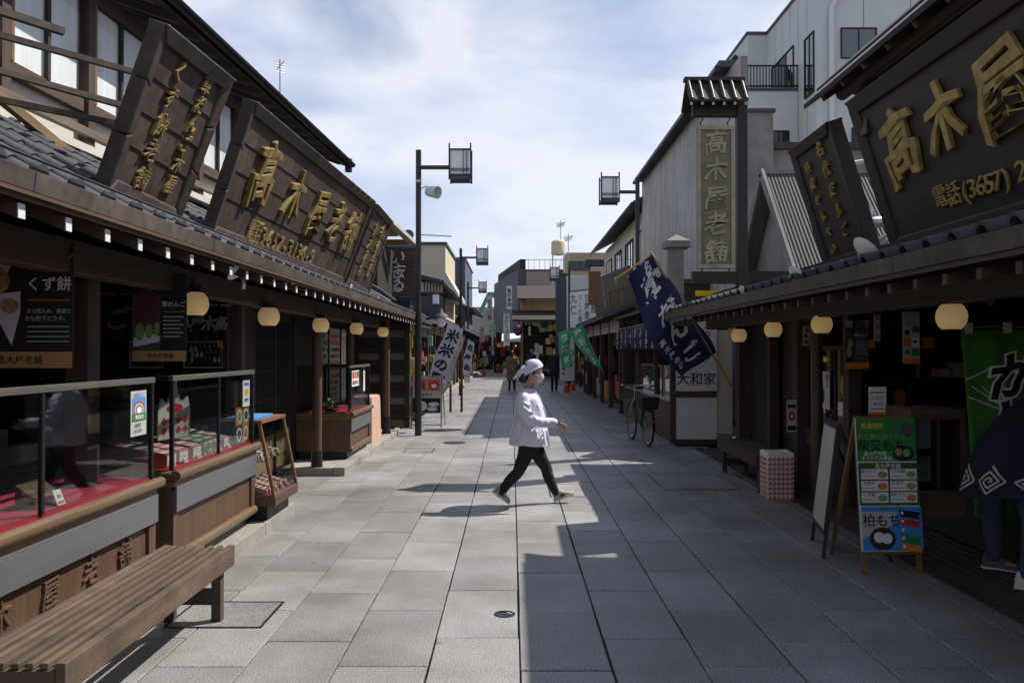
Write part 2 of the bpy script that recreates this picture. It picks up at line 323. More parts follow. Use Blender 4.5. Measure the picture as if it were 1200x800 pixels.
# ------------------------------------------------------------------ ground and paving
g = MB(); g.add([(-300, -60, -.06), (300, -60, -.06), (300, 700, -.06), (-300, 700, -.06)], [(0, 1, 2, 3)]); g.build('ground', 'joint', kind='structure')
TW, TL = .464, .88
tile_mesh = None
def tile_shape(b, x0, y0, x1, y1, z, dz=(0, 0, 0, 0)):
    g_, c = .0045, .004
    x0 += g_; y0 += g_; x1 -= g_; y1 -= g_
    lo = [(x0, y0, -.045), (x1, y0, -.045), (x1, y1, -.045), (x0, y1, -.045)]
    m = [(x0, y0, z - c + dz[0]), (x1, y0, z - c + dz[1]), (x1, y1, z - c + dz[2]), (x0, y1, z - c + dz[3])]
    t = [(x0 + c, y0 + c, z + dz[0]), (x1 - c, y0 + c, z + dz[1]), (x1 - c, y1 - c, z + dz[2]), (x0 + c, y1 - c, z + dz[3])]
    b.loft([lo, m, t])
pave = MB(); pave.box(-2.75, -2, -.055, 3.3, 75, -.03)
pave = pave.build('street_paving', 'joint', kind='structure', loc=(0, 0, 0))
b = MB(); tile_shape(b, 0, 0, TW, TL, 0); tsrc = b.build('paving_stone', 'granite', pave, loc=(TW / 2, TL / 2, 0)); tm = tsrc.data; first = True
far = MB(); ntile = 0
for r in range(-2, 84):
    for k in range(-6, 7):
        x0 = .04 + TW * k; y0 = 4.91 - TL * 6 + TL * r + (0 if k % 2 == 0 else .4) + (.03 if k % 3 else -.02)
        if y0 < .3 or y0 > 72: continue
        if ntile < 295 and y0 < 21.5:
            if first: o = tsrc; o.location = (x0 + TW / 2, y0 + TL / 2, 0); first = False
            else: o = inst(tm, 'paving_stone', (x0 + TW / 2 + random.gauss(0, .0012), y0 + TL / 2 + random.gauss(0, .002), random.uniform(-.0015, .0015)), pave)
            o.rotation_euler = (random.gauss(0, .0012), random.gauss(0, .0015), 0); ntile += 1
        else: tile_shape(far, x0, y0, x0 + TW, y0 + TL, random.uniform(-.001, .001))
far_tone = []
for i in range(len(far.f) // 10): far_tone += [random.random()] * 10
far.build('far_paving_stones', 'granite', pave, kind='stuff', loc=(0, 0, 0), tone=far_tone if len(far_tone) == len(far.f) else True)
# kerbed platforms of the left side, built of long kerb stones with slabs behind
def kerb(name, y0, y1, x0=-2.95, x1=-2.14, h=.11):
    b = MB(); b.box(x0, y0, -.05, x1 - .16, y1, h - .006)
    root = b.build(name, 'granite_edge', kind='structure')
    y = y0; b = MB(); b.box(0, 0, 0, .155, .985, h + .05); src = None
    while y < y1 - .3:
        L_ = min(.99, y1 - y)
        b = MB(); b.box(x1 - .155, y + .004, -.05, x1, y + L_ - .004, h)
        b.build('kerb_stone', 'granite_edge', root, bev=.006); y += L_
    return root
kerb('left_kerb', 1.0, 7.85); kerb('left_kerb', 10.2, 15.2); kerb('left_kerb', 15.6, 60, x1=-2.3)
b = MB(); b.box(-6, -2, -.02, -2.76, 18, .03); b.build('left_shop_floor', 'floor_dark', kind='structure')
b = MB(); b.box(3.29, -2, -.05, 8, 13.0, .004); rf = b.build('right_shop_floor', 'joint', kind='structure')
# small dark brown floor tiles at the right shop
b = MB()
y = 2.0
while y < 13:
    x = 2.975
    while x < 3.9:
        tile_shape(b, x, y, x + .1, y + .3, .009 + random.uniform(-.001, .001)); x += .1
    y += .3
b.build('floor_tiles', 'dark_tile', rf, kind='stuff', tone=True)
b = MB(); b.box(3.88, 2, 0, 3.92, 12.0, .035); b.build('door_rail', 'steel', rf)
# drain frames and manholes
def drain(name, label, x0, y0, x1, y1):
    root = E(name, label, 'drain cover', ((x0 + x1) / 2, (y0 + y1) / 2, 0))
    b = MB(); t = .015
    for q in ((x0, y0, x1, y0 + t), (x0, y1 - t, x1, y1), (x0, y0 + t, x0 + t, y1 - t), (x1 - t, y0 + t, x1, y1 - t)): b.box(q[0], q[1], -.02, q[2], q[3], .0045)
    b.build('frame', 'black_metal', root)
    b = MB(); b.box(x0 + t, y0 + t, -.02, x1 - t, y1 - t, .003); b.build('cover', 'granite', root)
drain('drain_cover', 'stone filled square drain cover in a dark frame beside the left bench leg', -2.02, 4.62, -1.45, 5.1)
drain('drain_cover', 'square drain cover set in the paving before the left kerb', -1.72, 12.55, -1.25, 13.1)
drain('drain_cover', 'wide dark framed drain cover on the shaded right side near the bench', 1.75, 9.2, 2.65, 10.35)
drain('drain_cover', 'small drain cover by the front foot of the woman in white', .42, 8.75, .82, 9.6)
b = MB(); b.lathe([(.065, 0), (.065, .004), (.05, .005), (.05, .001), (0.001, .001)], (-.045, 4.86, 0), 20); b.build('valve_cover', 'black_metal', cat='valve cover', label='small round iron valve cover in the joint between sunlit paving stones')
b = MB(); b.lathe([(.2, 0), (.2, .004), (.01, .005)], (-1.0, 13.9, 0), 20); b.build('manhole_cover', 'black_metal', cat='manhole cover', label='small round manhole cover far up the sunlit left side of the paving')

# ------------------------------------------------------------------ left sweet shop
XE, ZE = -1.83, 2.286
ls = E('sweet_shop', 'long old wooden sweet shop with copper eave and tiled roof along the left kerb', 'shop', (-4, 8, 0))
# fascia: copper panels with seams, eave board, moulding
y = -.6
while y < 18.3:
    y1 = min(18.3, y + 1.82)
    b = MB(); b.poly([(XE, y + .002, ZE - .08), (XE - .03, y + .002, ZE - .08), (XE - .035, y + .002, ZE), (XE + .012, y + .002, ZE)], (0, y1 - y - .004, 0))
    b.build('fascia_panel', 'fascia_copper', ls, bev=.003); y = y1
b = MB(); b.box(XE - .03, -.6, ZE - .115, XE - .008, 18.3, ZE - .082); b.build('eave_board', 'old_wood_y', ls, bev=.004)
b = MB(); b.box(XE - .007, -.6, ZE - .098, XE + .006, 18.3, ZE - .083); b.build('eave_moulding', 'brown_wood_y', ls)
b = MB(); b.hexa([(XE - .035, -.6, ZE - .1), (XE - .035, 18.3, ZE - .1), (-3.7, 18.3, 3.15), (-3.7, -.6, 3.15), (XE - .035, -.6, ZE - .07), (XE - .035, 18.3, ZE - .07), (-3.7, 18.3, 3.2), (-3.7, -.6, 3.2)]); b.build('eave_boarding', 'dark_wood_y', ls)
# rafters with white painted ends
b = MB(); L_ = .75; b.hexa([(0, -.024, -.03), (0, .024, -.03), (-L_, .024, .27), (-L_, -.024, .27), (0, -.024, .03), (0, .024, .03), (-L_, .024, .33), (-L_, -.024, .33)])
rs = b.build('rafter', 'old_wood_x', ls, loc=(0, 0, 0)); c_ = MB(); c_.box(0, -.0215, -.028, .004, .0215, .028); cs = c_.build('rafter_cap', 'white_paint', rs, loc=(0, 0, 0))
y, i = .12, 0
while y < 18.2:
    p = (XE - .035, y, 2.13)
    if i == 0: rs.location = p; cs.location = p; o = rs; WM[rs.name] = Matrix.Translation(p); cs.matrix_parent_inverse = WM[rs.name].inverted()
    else: o = inst(rs, 'rafter', p, ls); inst(cs, 'rafter_cap', p, o)
    y += .322; i += 1
b = MB(); b.box(-2.5, -.6, 2.02, -2.36, 17.2, 2.2); b.build('beam', 'old_wood_y', ls, bev=.008)
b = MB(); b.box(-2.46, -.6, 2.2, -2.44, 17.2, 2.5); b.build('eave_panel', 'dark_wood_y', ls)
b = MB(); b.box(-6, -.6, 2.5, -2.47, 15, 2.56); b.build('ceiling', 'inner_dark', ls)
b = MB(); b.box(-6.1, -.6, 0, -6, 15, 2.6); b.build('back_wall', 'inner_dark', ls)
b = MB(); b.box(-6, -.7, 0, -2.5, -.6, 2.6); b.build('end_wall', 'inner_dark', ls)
for y, xx, r in ((4.75, -2.56, .1), (7.4, -2.55, .075)): 
    b = MB(); b.box(xx - r / 2 - .02, y - r / 2 - .02, .0, xx + r / 2 + .02, y + r / 2 + .02, 2.02); b.build('post', 'old_wood_z', ls, bev=.006)
for y, xx in ((10.3, -2.52), (12.6, -2.56), (14.4, -2.27)):
    b = MB(); z0 = 0 if y < 10.5 else .11
    b.tube([(xx, y, z0 + .3), (xx, y, 2.15)], .063, 14); o = b.build('post', 'brown_wood_z', ls, smooth=True)
    b = MB(); b.lathe([(.085, 0), (.075, .05), (.072, .31)], (xx, y, z0), 16); b.build('post_shoe', 'black_metal', o, smooth=True)
# partition with framed pictures, set back wall, lattice doors
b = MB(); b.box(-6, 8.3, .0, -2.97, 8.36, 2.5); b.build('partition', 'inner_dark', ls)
b = MB(); b.box(-3.03, 8.36, .0, -2.97, 9.2, 2.5); b.build('facade_wall', 'dark_wood_z', ls)
b = MB(); b.box(-3.05, 10.95, .0, -2.99, 15.0, 2.5); b.build('facade_wall', 'dark_wood_z', ls)
b = MB(); b.box(-3.05, 9.2, 2.06, -2.97, 10.95, 2.5); b.build('facade_wall', 'dark_wood_y', ls)
for j, (ya, yb, xo) in enumerate(((9.22, 10.1, -3.0), (10.06, 10.94, -3.04))):
    d = MB(); 
    for q in ((ya, .02, ya + .06, 2.04), (yb - .06, .02, yb, 2.04), (ya + .06, .02, yb - .06, .1), (ya + .06, 1.96, yb - .06, 2.04), (ya + .06, .56, yb - .06, .63)): d.box(xo - .015, q[0], q[1], xo + .015, q[2], q[3])
    dr = d.build('sliding_door', 'dark_wood_z', ls)
    b = MB(); b.box(xo - .008, ya + .06, .1, xo + .004, yb - .06, .56); b.build('door_panel', 'tan_panel', dr)
    b = MB(); b.box(xo - .012, ya + .06, .63, xo - .008, yb - .06, 1.96); b.build('pane', 'dark_glass', dr)
    for k in range(1, 9):
        yy = ya + .06 + (yb - ya - .12) * k / 9; b = MB(); b.box(xo - .006, yy - .009, .63, xo + .012, yy + .009, 1.96); b.build('lattice_bar', 'dark_wood_z', dr)
    for zz in (1.0, 1.35, 1.7):
        b = MB(); b.box(xo - .005, ya + .06, zz - .008, xo + .006, yb - .06, zz + .008); b.build('lattice_bar', 'dark_wood_y', dr)
# upper storey: turned slightly away from the street
A, Bq = V((-3.0, 6.81, 0)), V((-2.7, 12.66, 0)); ud = (Bq - A).normalized(); un = V((ud.y, -ud.x, 0))
def W(s, n, z): return A + ud * s + un * n + V((0, 0, z))          # s along, n toward the street
WN = -.38
b = MB(); s0, s1 = -8.5, 6.0
b.hexa([W(s0, WN - 3.5, 2.6), W(s1, WN - 3.5, 2.6), W(s1, WN - .06, 2.6), W(s0, WN - .06, 2.6), W(s0, WN - 3.5, 4.55), W(s1, WN - 3.5, 4.55), W(s1, WN - .06, 4.55), W(s0, WN - .06, 4.55)])
b.build('upper_wall', 'plaster', ls)
def wbox(s0, s1, n0, n1, z0, z1): return MB().hexa([W(s0, n0, z0), W(s1, n0, z0), W(s1, n1, z0), W(s0, n1, z0), W(s0, n0, z1), W(s1, n0, z1), W(s1, n1, z1), W(s0, n1, z1)])
wbox(s0, s1, WN - .06, WN, 3.5, 3.6).build('window_sill', 'old_wood_y', ls); wbox(s0, s1, WN - .06, WN + .02, 4.42, 4.55).build('window_head', 'old_wood_y', ls)
s = s0; i = 0
while s < s1 - .5:
    fr = wbox(s, s + .09, WN - .05, WN + .03, 2.9, 4.42).build('upper_post', 'old_wood_z', ls)
    wd = wbox(s + .12, s + .15, WN - .03, WN + .012, 3.6, 4.42).build('window', 'honey_wood_z', ls)
    wbox(s + .15, s + .93, WN - .045, WN - .03, 3.6, 4.42).build('curtain', 'curtain', wd); wbox(s + .15, s + .93, WN - .015, WN - .008, 3.6, 4.42).build('pane', 'clear_glass', wd)
    wbox(s + .52, s + .555, WN - .02, WN + .008, 3.6, 4.42).build('mullion', 'dark_wood_z', wd); s += 1.0; i += 1
wbox(s0, s1, WN, WN + .06, 3.3, 3.36).build('rail', 'grey_wood_y', ls)
# roof eave of the upper storey
b = MB(); b.add([W(s0, 0, 4.6), W(s1 + .2, 0, 4.6), W(s1 + .2, -2.4, 5.5), W(s0, -2.4, 5.5), W(s0, 0, 4.66), W(s1 + .2, 0, 4.66), W(s1 + .2, -2.4, 5.6), W(s0, -2.4, 5.6)], [(3, 2, 1, 0), (4, 5, 6, 7), (0, 1, 5, 4), (1, 2, 6, 5), (2, 3, 7, 6), (3, 0, 4, 7)]); b.build('upper_roof', 'dark_wood_y', ls)
s = s0
while s < s1:
    b = MB(); b.hexa([W(s, -.04, 4.55), W(s + .05, -.04, 4.55), W(s + .05, -1.0, 4.9), W(s, -1.0, 4.9), W(s, -.04, 4.6), W(s + .05, -.04, 4.6), W(s + .05, -1.0, 4.96), W(s, -1.0, 4.96)]); b.build('upper_rafter', 'old_wood_x', ls); s += .42
b = MB(); n = 10
prof = [(math.cos(math.pi + math.pi * j / 8) * .055, math.sin(math.pi + math.pi * j / 8) * .055) for j in range(9)]
prof += [(x * .85, z * .85) for x, z in prof[::-1]]
b.loft([[W(s0, .06 + x, 4.66 + z) for x, z in prof], [W(s1 + .25, .06 + x, 4.66 + z) for x, z in prof]]); b.build('gutter', 'black_metal', ls, smooth=True)
b = MB(); b.tube([W(s1 + .3, -.02, 4.55), W(s1 + .3, -.02, 4.76)], .06, 8); b.build('downpipe_head', 'black_metal', ls)
# roof tiles on the lower roof: one object for each course of the part in view
rdir = V((-1, 0, .6)).normalized()
b = MB(); k = 8
def arc(x, z, r, a0, a1): return [(x + r * math.cos(R(a0 + (a1 - a0) * j / k)), z + r * math.sin(R(a0 + (a1 - a0) * j / k))) for j in range(k + 1)]
up = V((.6, 0, 1)).normalized()
def tileprof(off, r, lift):
    pr = arc(0, .0, r, 0, 180); pr2 = [(x * .7, z * .7) for x, z in pr[::-1]]
    return [off + V((0, x, 0)) + up * (z + lift) for x, z in pr + pr2]
b.loft([tileprof(V((0, 0, 0)), .045, .01), tileprof(rdir * .30, .04, .0)]); b.add([V((0, -.21, 0)) + up * .015, V((0, -.06, 0)) + up * .0, rdir * .3 + V((0, -.06, 0)) - up * .01, rdir * .3 + V((0, -.21, 0)) + up * .005], [(0, 1, 2, 3)])
b.add([V((0, -.21, 0)) + up * .015, V((0, -.06, 0)), V((0, -.06, 0)) - up * .02, V((0, -.21, 0)) - up * .02], [(0, 1, 2, 3)])
rt = b.build('roof_tile', 'kawara', ls, smooth=True, loc=(0, 0, 0))
e = MB(); e.lathe([(.001, 0), (.032, 0), (.044, -.01), (.046, -.02), (.042, -.04)], (.015, 0, .02), 14, axis=(-1, 0, .2)); et = e.build('eave_tile', 'kawara', ls, smooth=True, loc=(0, 0, 0))
far = MB(); fv, ff = [v.co.copy() for v in rt.data.vertices], [tuple(p.vertices) for p in rt.data.polygons]
y = 2.6; n = 0
while y < 18.2:
    for q in range(7):
        p = V((XE - .1, y, ZE - .03)) + rdir * (.27 * q)
        if y < 11.5 and n < 240:
            if n == 0: rt.location = p; WM[rt.name] = Matrix.Translation(p)
            else: inst(rt, 'roof_tile', p, ls)
            n += 1
        else: far.add([p + v for v in fv], ff)
    p = V((XE - .08, y, ZE + .0))
    if y == 2.6: et.location = p
    else: inst(et, 'eave_tile', p, ls)
    y += .27
far.build('far_roof_tiles', 'kawara', ls, kind='stuff')
wbox(s0, s1, WN - .02, WN + .12, 3.14, 3.2).build('flashing', 'plaster', ls)
b = MB(); b.tube([(XE + .0, -.5, ZE + .05), (XE + .0, 5, ZE + .05), (XE, 18.2, ZE + .05)], .006, 6); b.build('snow_rail', 'black_metal', ls)
# timber braces from the boards to the wall
for s, z, yy in ((-3.0, 3.55, 3.95), (-3.0, 3.25, 3.95), (-1.2, 3.45, 5.35), (-1.6, 3.2, 5.35), (-.9, 3.1, 5.35)):
    b = MB(); b.bar((-2.25, yy + .03, z - .05), W(s - 1.4, WN, z + .05), .035, .035); b.build('brace', 'brace_wood', ls)
b = MB(); b.bar(W(-7, WN + .1, 3.7), W(-3.2, WN + .35, 2.95), .05, .06); b.build('brace', 'straw_wood', ls)
b = MB(); b.bar(W(-3, WN + .1, 3.6), W(-1.2, WN + .3, 3.0), .05, .06); b.build('brace', 'straw_wood', ls)

# ------------------------------------------------------------------ big sign boards
def signboard(label, bl, br, tl, tr, seams_u, seams_v, letters, mface, mframe, mcap, mletter, fw=.1, th=.06, ext=.012, bev=.012, off=.008, warp=.55, small=(), name='signboard', capped=True, cat='signboard', bow=0):
    bl, br, tl, tr = map(V, (bl, br, tl, tr)); U = (br - bl).normalized(); Wd = (tl - bl); Nn = U.cross(Wd).normalized()
    root = E(name, label, cat, (bl + br) / 2)
    def q(u, v, n): 
        a = bl.lerp(br, u); c = tl.lerp(tr, u); return a.lerp(c, v) + Nn * (n + bow * math.sin(math.pi * min(1, max(0, v))) )
    Lu, Lv = (br - bl).length, Wd.length
    # face of separate sheets lapped row over row
    nv, nu = seams_v, seams_u; fu, fv = fw / Lu, fw / Lv
    for j in range(nv):
        for i in range(nu):
            sh = .5 / nu if (j % 2 and nu > 1) else 0
            u0 = fu + (1 - 2 * fu) * max(0, i / nu - sh); u1 = fu + (1 - 2 * fu) * (min(1, (i + 1) / nu - sh) if i < nu - 1 else 1)
            v0 = fv + (1 - 2 * fv) * j / nv; v1 = fv + (1 - 2 * fv) * (j + 1) / nv
            g1, g2 = .0015 / Lu, .0015 / Lv
            u0 += g1; u1 -= g1; v1 -= g2
            lap = .008 if nv > 1 else 0
            b = MB(); b.hexa([q(u0, v0, -.02), q(u1, v0, -.02), q(u1, v0, lap), q(u0, v0, lap), q(u0, v1, -.02), q(u1, v1, -.02), q(u1, v1, 0), q(u0, v1, 0)])
            b.build('face_sheet', mface, root)
    def member(a, c, d, e_, name, mat, n1=.035, segs=1, n0=None):
        n0 = -th if n0 is None else n0
        for k in range(segs):
            t0, t1 = k / segs, (k + 1) / segs; t1 -= .002 * (segs > 1)
            A0, C0 = (a[0] + (d[0] - a[0]) * t0, a[1] + (d[1] - a[1]) * t0), (c[0] + (e_[0] - c[0]) * t0, c[1] + (e_[1] - c[1]) * t0)
            A1, C1 = (a[0] + (d[0] - a[0]) * t1, a[1] + (d[1] - a[1]) * t1), (c[0] + (e_[0] - c[0]) * t1, c[1] + (e_[1] - c[1]) * t1)
            b = MB(); b.hexa([q(*A0, n0), q(*C0, n0), q(*C0, n1 * .55), q(*A0, n1), q(*A1, n0), q(*C1, n0), q(*C1, n1 * .55), q(*A1, n1)]); b.build(name, mat, root, bev=.012)
    member((0, 0), (fu, fv), (0, 1), (fu, 1 - fv), 'frame_side', mframe, segs=3 if capped else 1); member((1, 0), (1 - fu, fv), (1, 1), (1 - fu, 1 - fv), 'frame_side', mframe, segs=3 if capped else 1)
    member((0, 0), (fu, fv), (1, 0), (1 - fu, fv), 'frame_bottom', mframe)
    member((0, 1), (fu, 1 - fv), (1, 1), (1 - fu, 1 - fv), 'frame_top', mcap if capped else mframe, n1=.06, segs=max(2, int(Lu / .3)) if capped else 1, n0=-th - .02)
    bt = MB(); bt.hexa([q(.001, .001, -th), q(.999, .001, -th), q(.999, .001, -th + .03), q(.001, .001, -th + .03), q(.001, .999, -th), q(.999, .999, -th), q(.999, .999, -th + .03), q(.001, .999, -th + .03)]); bt.build('back_board', mframe, root)
    for ch, u, v, size, rot in letters:
        pl = Pl(q(u, v, .0) - U * 0, U, (q(u, 1, 0) - q(u, 0, 0))); b = MB()
        pl.text(b, ch, 0, 0, size, .004, ext=ext, off=off, bev=bev, warp=warp, sx=.92)
        b.build('carved_letter', mletter, root, smooth=False)
    for t, u, v, size in small:
        for i, ch in enumerate(t):
            if ch == ' ': continue
            pl = Pl(q(u + (i * size * .78) / Lu, v, .0), U, (q(u, 1, 0) - q(u, 0, 0))); b = MB()
            pl.text(b, ch, 0, 0, size, .003, ext=ext * .6, off=off, bev=bev * .6, warp=warp * .4, sx=.85 if ord(ch) > 255 else 1.25); b.build('small_letter', mletter, root)
    return root
LB = -2.3
def ly(px, x=LB): return (x) * F / (px - 599)
bl, br, tl, tr = P(243, 275, ly(243)), P(400, 333, ly(400)), P(295, 117, ly(243)), P(437, 235, ly(400))
signboard('largest copper clad signboard of the left shop with big carved characters in a row', bl, br, tl, tr, 9, 4,
          [('髙', .14, .58, .58, 0), ('木', .335, .57, .5, 0), ('屋', .52, .56, .54, 0), ('老', .695, .55, .52, 0), ('舗', .865, .56, .56, 0)], 'copper', 'copper', 'copper_cap', 'carved_gold',
          small=[('電話3657-3136-9', .17, .15, .22)], fw=.09, ext=.016)
bl, br, tl, tr = P(120, 222, ly(120)), P(205, 262, ly(205)), P(188, 25, ly(120)), P(270, 92, ly(205))
signboard('near copper clad signboard of the left shop with two columns of small carved characters', bl, br, tl, tr, 2, 4,
          [(c, .70, .86 - .13 * i, .135, 0) for i, c in enumerate('草だんご木屋')] + [(c, .34, .82 - .165 * i, .15, 0) for i, c in enumerate('くず餅老舗')], 'copper', 'copper', 'copper_cap', 'carved_gold', fw=.09, bev=.02, off=.0, ext=.01)
bl, br, tl, tr = P(403, 331, ly(403)), P(430, 346, ly(430)), P(440, 238, ly(403)), P(458, 259, ly(430))
signboard('farthest small copper clad signboard of the left shop, past the largest one', bl, br, tl, tr, 2, 4,
          [(c, .68, .8 - .17 * i, .22, 0) for i, c in enumerate('名物草団')] + [(c, .34, .74 - .17 * i, .22, 0) for i, c in enumerate('髙木屋舗')], 'copper', 'copper', 'copper_cap', 'carved_gold', fw=.08, bev=.015, off=.0, ext=.01)

# ------------------------------------------------------------------ round lanterns under the eaves and lamps on the roofs
def lantern(x, y, z, label, group, r=.1, hang=.16):
    root = E('round_lantern', label, 'lantern', (x, y, z), group)
    pr = [(.02, -.082)] + [(r * math.sqrt(max(0, 1 - (t / .1) ** 2 * .88)) * (1 + .02 * (k % 2)), t) for k, t in enumerate([-.085 + .17 * i / 10 for i in range(11)])] + [(.02, .082)]
    b = MB(); b.lathe(pr, (x, y, z), 20); b.build('shade', 'lantern_paper', root, smooth=True)
    for s_ in (-1, 1): b = MB(); b.lathe([(.055, 0), (.062, .004), (.055, .012), (.03, .012)], (x, y, z + s_ * .086 - .006), 16); b.build('rim', 'black_metal', root, smooth=True)
    b = MB(); b.lathe([(.045, 0), (.05, .02), (.03, .035), (.012, .06), (.012, hang - .03), (.05, hang - .025), (.05, hang)], (x, y, z + .078), 12); b.build('hanger', 'black_metal', root, smooth=True)
ords = ['nearest round lantern under the left eave, half behind the dango poster', 'second round lantern under the left eave, before the dark partition wall', 'third round lantern under the left eave, above the first round post', 'fourth round lantern under the left eave, above the menu sheets', 'farthest round lantern under the left eave, by the last round post']
for px, py, l in zip((228, 315, 376, 418, 449), (356, 371, 381, 385, 389), ords):
    y = -2.3 * F / (px - 599) + (.1 if px == 228 else 0); p = P(px, py, y); lantern(p.x, p.y, p.z, l, 'round lanterns under the left eave', hang=max(.05, 2.04 - p.z - .078) if p.x > -2.34 else .06)
def bowl_lamp(p, label, tilt, group):
    root = E('bowl_lamp', label, 'floodlight', p, group)
    ax = V(tilt).normalized(); b = MB(); b.lathe([(.01, 0), (.05, .008), (.09, .03), (.105, .05), (.1, .05), (.08, .035), (.02, .015)], V(p), 18, axis=ax); b.build('reflector', 'grey_panel', root, smooth=True)
    b = MB(); b.tube([V(p) - V((0, 0, .12)), V(p) - V((0, 0, .06)), V(p)], [.015, .015, .03], 10); b.build('lamp_base', 'steel', root, smooth=True)
for (px, py), l in zip(((285, 325), (354, 336), (410, 350), (442, 362)), ('nearest white floodlight on the left eave edge, below the first big character', 'second white floodlight on the left eave edge, below the telephone number', 'third white floodlight on the left eave edge, below the far corner of the largest board', 'fourth white floodlight on the left eave edge, below the farthest small board')):
    y = (XE - .07) * F / (px - 599); bowl_lamp(P(px, py - 6, y), l, (-.9, -.1, .7), 'white floodlights on the left eave')
# shelves with goods and a long notice in the dark of the left shop
lsh = E('wall_shelf', 'dark shelves with boxes deep inside the left shop behind the counters', 'shelf', (-5.6, 5, 0))
for z in (.8, 1.15, 1.5, 1.85):
    b = MB(); b.box(-5.9, .8, z, -5.55, 8.1, z + .03); b.build('shelf_board', 'old_wood_y', lsh)
for y in (.8, 2.6, 4.4, 6.2, 8.05): b = MB(); b.box(-5.9, y, 0, -5.56, y + .04, 2.3); b.build('upright', 'old_wood_z', lsh)
random.seed(31)
for i in range(34):
    z = random.choice((.83, 1.18, 1.53, 1.88)); y = 1.0 + .2 * i; b = MB(); b.box(-5.85, y, z, -5.62, y + .15, z + random.uniform(.1, .24)); b.build('stock_box', random.choice(['off_white', 'pink_box', 'kraft', 'paper', 'tan_panel']), lsh, bev=.004)
b = MB(); b.box(-3.55, 1.2, .03, -3.05, 8.0, .86); wt = b.build('work_table', 'old_wood_y', label='long wooden work table behind the left glass counters', cat='table')
for i in range(16):
    y = 1.6 + .4 * i; b = MB(); b.box(-3.45 + random.uniform(0, .2), y, .86, -3.2, y + random.uniform(.15, .3), .86 + random.uniform(.08, .3)); b.build('parcel', random.choice(['off_white', 'kraft', 'steel', 'paper', 'dark_grey']), wt, bev=.006)
# ------------------------------------------------------------------ display counters of the left shop
def price_card(x, y, z, parent, s=.045):
    b = MB(); b.hexa([(x, y - s * .7, z), (x, y + s * .7, z), (x - .004, y + s * .7, z), (x - .004, y - s * .7, z), (x - .03, y - s * .7, z + s * 1.5), (x - .03, y + s * .7, z + s * 1.5), (x - .034, y + s * .7, z + s * 1.5), (x - .034, y - s * .7, z + s * 1.5)])
    o = b.build('price_card', 'paper', parent); pl = Pl((x + .001, y - s * .7, z), (0, 1, 0), (-.3, 0, s * 15)); m = MB()
    pl.quad(m, .008, .008, s * 1.4 - .008, .022, .001); m.build('print', 'ink_orange', o); m = MB(); pl.text(m, '450', s * .7, s * .95, .026, .0015); m.build('lettering', 'ink_black', o)
def snack_box(x, y, z, l, wd, h, mat, label, group, parent=None, stripes='ink_red'):
    b = MB(); b.hexa([(x - l, y, z + .02), (x, y, z), (x, y + wd, z), (x - l, y + wd, z + .02), (x - l, y, z + h + .07), (x, y, z + h), (x, y + wd, z + h), (x - l, y + wd, z + h + .07)])
    o = b.build('snack_box', mat, parent, label=label, cat='box', group=group)
    pl = Pl((x, y, z + h), (0, 1, 0), (-l, 0, .07)); m = MB()
    for i in range(3):
        for j in range(5):
            u, v = (i + .5) * wd / 3, (j + .5) * l / 5; pl.pol(m, [(u - wd / 7, v), (u, v - l / 12), (u + wd / 7, v), (u, v + l / 12)], .0015)
    m.build('print', stripes, o, kind='stuff'); m = MB(); Pl((x, y, z), (0, 1, 0), (0, 0, 1)).quad(m, .008, .012, wd - .008, h - .012, .0015); m.build('print', stripes, o)
